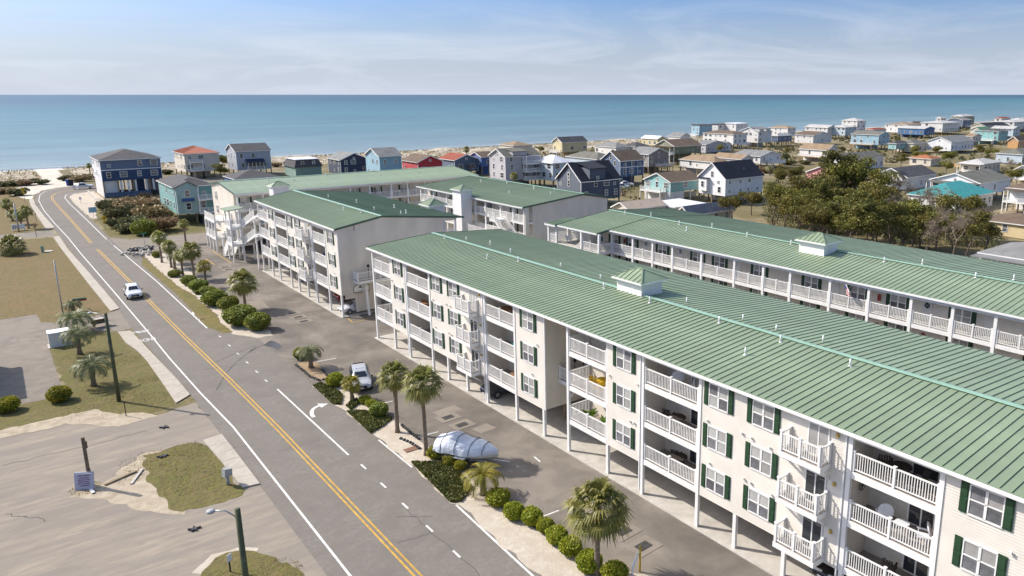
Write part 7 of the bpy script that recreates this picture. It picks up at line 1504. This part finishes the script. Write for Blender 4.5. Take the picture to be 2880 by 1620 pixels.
o = thing('mailbox_cluster', 'grey bank of mailboxes under the gable wall', 'mailboxes', (38.0, 87.9, 0)); b = MB(); b.box(-.95, -.25, .5, .95, .25, 2.3); cb = b.build('cabinet', pm('mailbox_grey', (.16, .165, .17), .5, .1, 3), o)
for i in range(5):
    for j in range(4): b = MB(); b.box(-.86+.36*i, -.27, .62+.41*j, -.54+.36*i, -.252, .98+.41*j); b.build('mailbox_door', pm('mailbox_door_grey', (.22, .225, .23), .4, .15, 3, metal=.4), cb)
for x in (-.8, .8): b = MB(); b.box(x-.06, -.1, 0, x+.06, .1, .5); b.build('leg', M_grey, o)
o = thing('bollard', 'white bollard in front of the mailboxes', 'bollard', (37.6, 87.0, 0)); b = MB(); b.tube([(0, 0, 0), (0, 0, 1.1), (0, 0, 1.15)], [.08, .08, .04], 10); b.build('tube', M_white, o, True)

# ---- balcony furniture
M_fy = pm('yellow_plastic', (.62, .40, .01), .45, .05, 3); M_fw = pm('white_plastic', (.66, .67, .70), .45, .05, 3); M_fd = pm('dark_wicker', (.035, .028, .025), .7, .2, 5); M_ft = pm('teal_plastic', (.02, .30, .34), .45); M_fbr = pm('brown_table', (.24, .13, .07), .5); M_fb = pm('navy_cushion', (.03, .06, .22), .8); M_fr = pm('rust_cushion', (.40, .06, .03), .8)
def chair(x, y, z, rz, m, label, rounded=False):
    o = thing('balcony_chair', label, 'chair', (x, y, z), rz); b = MB(); b.box(-.28, -.28, .36, .28, .28, .42); b.build('seat', m, o)
    b = MB()
    if rounded: b.tube([(-.24, 0, .78), (-.30, 0, .80)], [.40, .40], 16)
    else:
        for k in range(5): b.beam((-.26, -.22+.11*k, .40), (-.42, -.24+.12*k, 1.02), .09, .03)
    b.build('backrest', m, o)
    for sx in (-.24, .24):
        for sy in (-.24, .24): b = MB(); b.box(sx-.03, sy-.03, 0, sx+.03, sy+.03, .37); b.build('leg', m, o)
    for sy in (-.31, .31): b = MB(); b.box(-.3, sy-.05, .58, .3, sy+.05, .62); b.box(.2, sy-.03, .3, .26, sy+.03, .58); b.build('armrest', m, o)
    return o
def table(x, y, z, m, label, h=.7, r_=.48):
    o = thing('balcony_table', label, 'table', (x, y, z)); b = MB(); b.tube([(0, 0, h-.05), (0, 0, h)], r_, 20); b.build('table_top', m, o)
    for k in range(4): a = k*math.pi/2+.4; b = MB(); b.beam((math.cos(a)*r_*.7, math.sin(a)*r_*.7, 0), (math.cos(a)*r_*.6, math.sin(a)*r_*.6, h-.05), .05, .05); b.build('leg', m, o)
    return o
ya = lambda v: 42.35-v; yb = lambda v: 78.0-v; yc = lambda v: 120.98-v; F1, F2, F3 = LV
chair(33.3, ya(1.7), F2+.01, .6, M_fy, 'yellow high chair on the left of the corner balcony table'); chair(33.3, ya(3.9), F2+.01, 2.6, M_fy, 'yellow high chair on the right of the corner balcony table'); chair(32.7, ya(2.9), F2+.01, 1.6, M_fy, 'yellow chair at the front of the corner balcony table'); table(33.25, ya(2.8), F2+.01, M_fy, 'yellow round table on the middle corner balcony', .95)
o = thing('potted_plant', 'bright green broad leaved plant on the lowest corner balcony left', 'plant', (32.9, ya(1.6), F1+.01)); b = MB(); b.tube([(0, 0, 0), (0, 0, .4)], [.18, .24], 10); b.build('pot', M_fbr, o); b = MB(); r = random.Random(2)
for k in range(12): a = k*2.4; d_ = Vector((math.cos(a), math.sin(a), 1.1)).normalized(); p = Vector((0, 0, .4)); q = p+d_*r.uniform(.5, .9); s_ = Vector((-math.sin(a), math.cos(a), 0))*.16; b.poly([tuple(p), tuple(p.lerp(q, .55)+s_), tuple(q+Vector((math.cos(a)*.25, math.sin(a)*.25, -.12))), tuple(p.lerp(q, .55)-s_)])
b.build('leaves', leafmat('houseplant', (.14, .26, .03), (.22, .36, .05)), o); pl = copy_tree(o); pl.location = (32.9, ya(3.5), F1+.01); pl['label'] = 'bright green broad leaved plant on the lowest corner balcony right'; pl.rotation_euler.z = 1.3
chair(33.2, ya(10.4), F3+.01, .9, M_fw, 'white round backed chair left on the top balcony of the second stack', True); chair(33.0, ya(12.0), F3+.01, 1.9, M_fw, 'white round backed chair right on the top balcony of the second stack', True)
table(33.1, ya(10.6), F2+.01, M_fd, 'dark round table on the middle balcony of the second stack', .72, .6); chair(33.3, ya(9.6), F2+.01, .3, M_fd, 'dark chair on the middle balcony of the second stack'); table(33.1, ya(10.8), F1+.01, M_fd, 'dark round table on the lowest balcony of the second stack', .72, .62); chair(33.5, ya(10.2), F1+.01, .5, M_fd, 'dark chair on the lowest balcony of the second stack')
chair(33.2, ya(25.3), F2+.01, .8, M_fw, 'white bucket chair left of the small table at the lower right balcony', True); chair(33.0, ya(27.5), F2+.01, 2.0, M_fw, 'white bucket chair right of the small table at the lower right balcony', True); table(33.0, ya(26.4), F2+.01, M_fw, 'small round glass table between the white bucket chairs', .6, .36)
table(33.1, ya(26.0), F3+.01, M_fd, 'dark dining table on the top right balcony', .74, .55); chair(33.4, ya(25.0), F3+.01, .4, M_fd, 'dark dining chair left on the top right balcony'); chair(33.0, ya(27.0), F3+.01, 2.4, M_fd, 'dark dining chair right on the top right balcony'); chair(33.3, ya(25.8), F1+.01, .2, M_fd, 'dark slatted rocking chair left on the lowest right balcony'); chair(33.1, ya(27.6), F1+.01, .2, M_fd, 'dark slatted rocking chair right on the lowest right balcony')
o = thing('wall_medallion', 'round compass shaped wall ornament on the lower right balcony', 'ornament', (33.3, ya(23.93), F2+1.55)); b = MB(); ring(b, 0, 0, .30, .36, 0); b.v = [(x, -.03, y) for x, y, z in b.v]; b.build('hoop', M_dark, o); b = MB()
for k in range(4): a = k*math.pi/4; b.beam((-.32*math.cos(a), -.03, -.32*math.sin(a)), (.32*math.cos(a), -.03, .32*math.sin(a)), .02, .04)
b.build('spokes', M_dark, o)
table(33.2, yb(10.4), F2+.01, M_fbr, 'brown table on the middle second balcony of the near block far half', .72, .6); chair(33.4, yb(9.8), F2+.01, .6, M_fbr, 'brown chair on the middle second balcony of the near block far half')
table(33.0, yb(26.0), F3+.01, M_fbr, 'wide brown table on the top third balcony of the near block far half', .9, .75); chair(33.4, yb(26.6), F2+.01, 2.2, M_ft, 'turquoise chair on the middle third balcony of the near block far half'); chair(33.2, yb(27.8), F2+.01, 2.4, M_fb, 'navy chair beside the turquoise balcony chair'); table(33.2, yb(26.9), F1+.01, M_fbr, 'cluttered brown table on the lowest third balcony', .7, .6); chair(33.4, yb(12.0), F1+.01, 2.2, M_fd, 'dark armchair on the lowest second balcony of the near block far half'); chair(33.2, yb(3.2), F2+.01, 2.2, M_fd, 'dark chair on the middle corner balcony of the near block far end')
chair(33.2, yc(25.4), F2+dB+.01, .6, M_fb, 'blue chair on the right middle balcony of the roadside block'); chair(33.2, yc(27.0), F2+dB+.01, 2.4, M_fr, 'rust red chair on the right middle balcony of the roadside block'); chair(33.2, yc(1.6), F1+dB+.01, .6, M_fb, 'blue chair on the lowest corner balcony of the roadside block'); chair(33.2, yc(10.8), F3+dB+.01, .6, M_fd, 'dark chair on the top second balcony of the roadside block')
o = thing('potted_plant', 'round green plant on the lowest corner balcony of the near block far end', 'plant', (33.2, yb(3.9), F1+.01)); b = MB(); b.tube([(0, 0, 0), (0, 0, .4)], [.16, .22], 10); b.build('pot', M_fbr, o); put(SH['dark'][0], 'leaves', o, (0, 0, .4), 0, .42)
# door wreaths, extinguisher boxes on the right rear block
for y, z, lab in ((29.5, 7.75, 'black anchor ornament on an upper door of the right rear block'), (59.2, 7.75, 'grey wreath on the upper door left of the roof cupola shadow'), (65.0, 7.75, 'grey wreath on the upper door nearest the corner porch'), (36.9, 7.75, 'flower wreath on the wall between upper door and window'), (29.6, 5.0, 'red swag on the lower door of the right rear block')):
    o = thing('door_wreath', lab, 'wreath', (61.52, y, z+1.45)); b = MB(); ring(b, 0, 0, .12, .24, 0); b.v = [(-.02, x, y_) for x, y_, z_ in b.v]; b.build('ring', M_dark if 'anchor' in lab else (M_fr if 'red' in lab else M_grey), o); b = MB(); b.box(-.05, -.03, -.28, -.01, .03, .12); b.build('ribbon', M_dark, o)
for y in (69.0, 34.0): 
    for z in (5.0, 7.75): b = MB(); b.box(61.45-60, y-.14-45, z+.9, 61.58-60, y+.14-45, z+1.5); b.build('extinguisher_box', pm('extinguisher_red', (.30, .04, .03), .5), D.root)
# deck chairs set on the corner porch of the right rear block
table(59.6, 78.2, 7.76, M_fw, 'white table on the corner porch of the right rear block', .7, .5); chair(59.0, 77.3, 7.76, .8, M_fw, 'white chair on the corner porch of the right rear block')
# fences among the houses
def fence(p, q, h, label, mat, n=None):
    o = thing('board_fence', label, 'fence', (p[0], p[1], 0)); e = Vector((q[0]-p[0], q[1]-p[1], 0)); L = e.length; n = n or max(2, int(L/.55)); u = e/L
    for k in range(n): b = MB(); a = u*(L*(k+.04)/n); c = u*(L*(k+.96)/n); b.beam((a.x, a.y, h/2+.05), (c.x, c.y, h/2+.05), .04, h); b.build('board', mat, o)
    for k in range(0, n+1, 4): b = MB(); a = u*(L*k/n); b.box(a.x-.06, a.y-.01, 0, a.x+.06, a.y+.11, h+.15); b.build('fence_post', mat, o)
fence((138.65, 140.84), (148.72, 137.65), 1.5, 'pale grey board fence below the aqua stilt house', M_conc); fence((133.26, 151.76), (133.94, 149.87), 1.7, 'dark brown board fence beside the navy shingled house', M_pole); fence((25.73, 244.40), (36.96, 235.11), 1.4, 'dark board fence under the navy stilt house', M_fd); fence((289.38, 134.91), (282.13, 128.10), 1.3, 'brown board fence left of the cream cottage', M_brownwood)
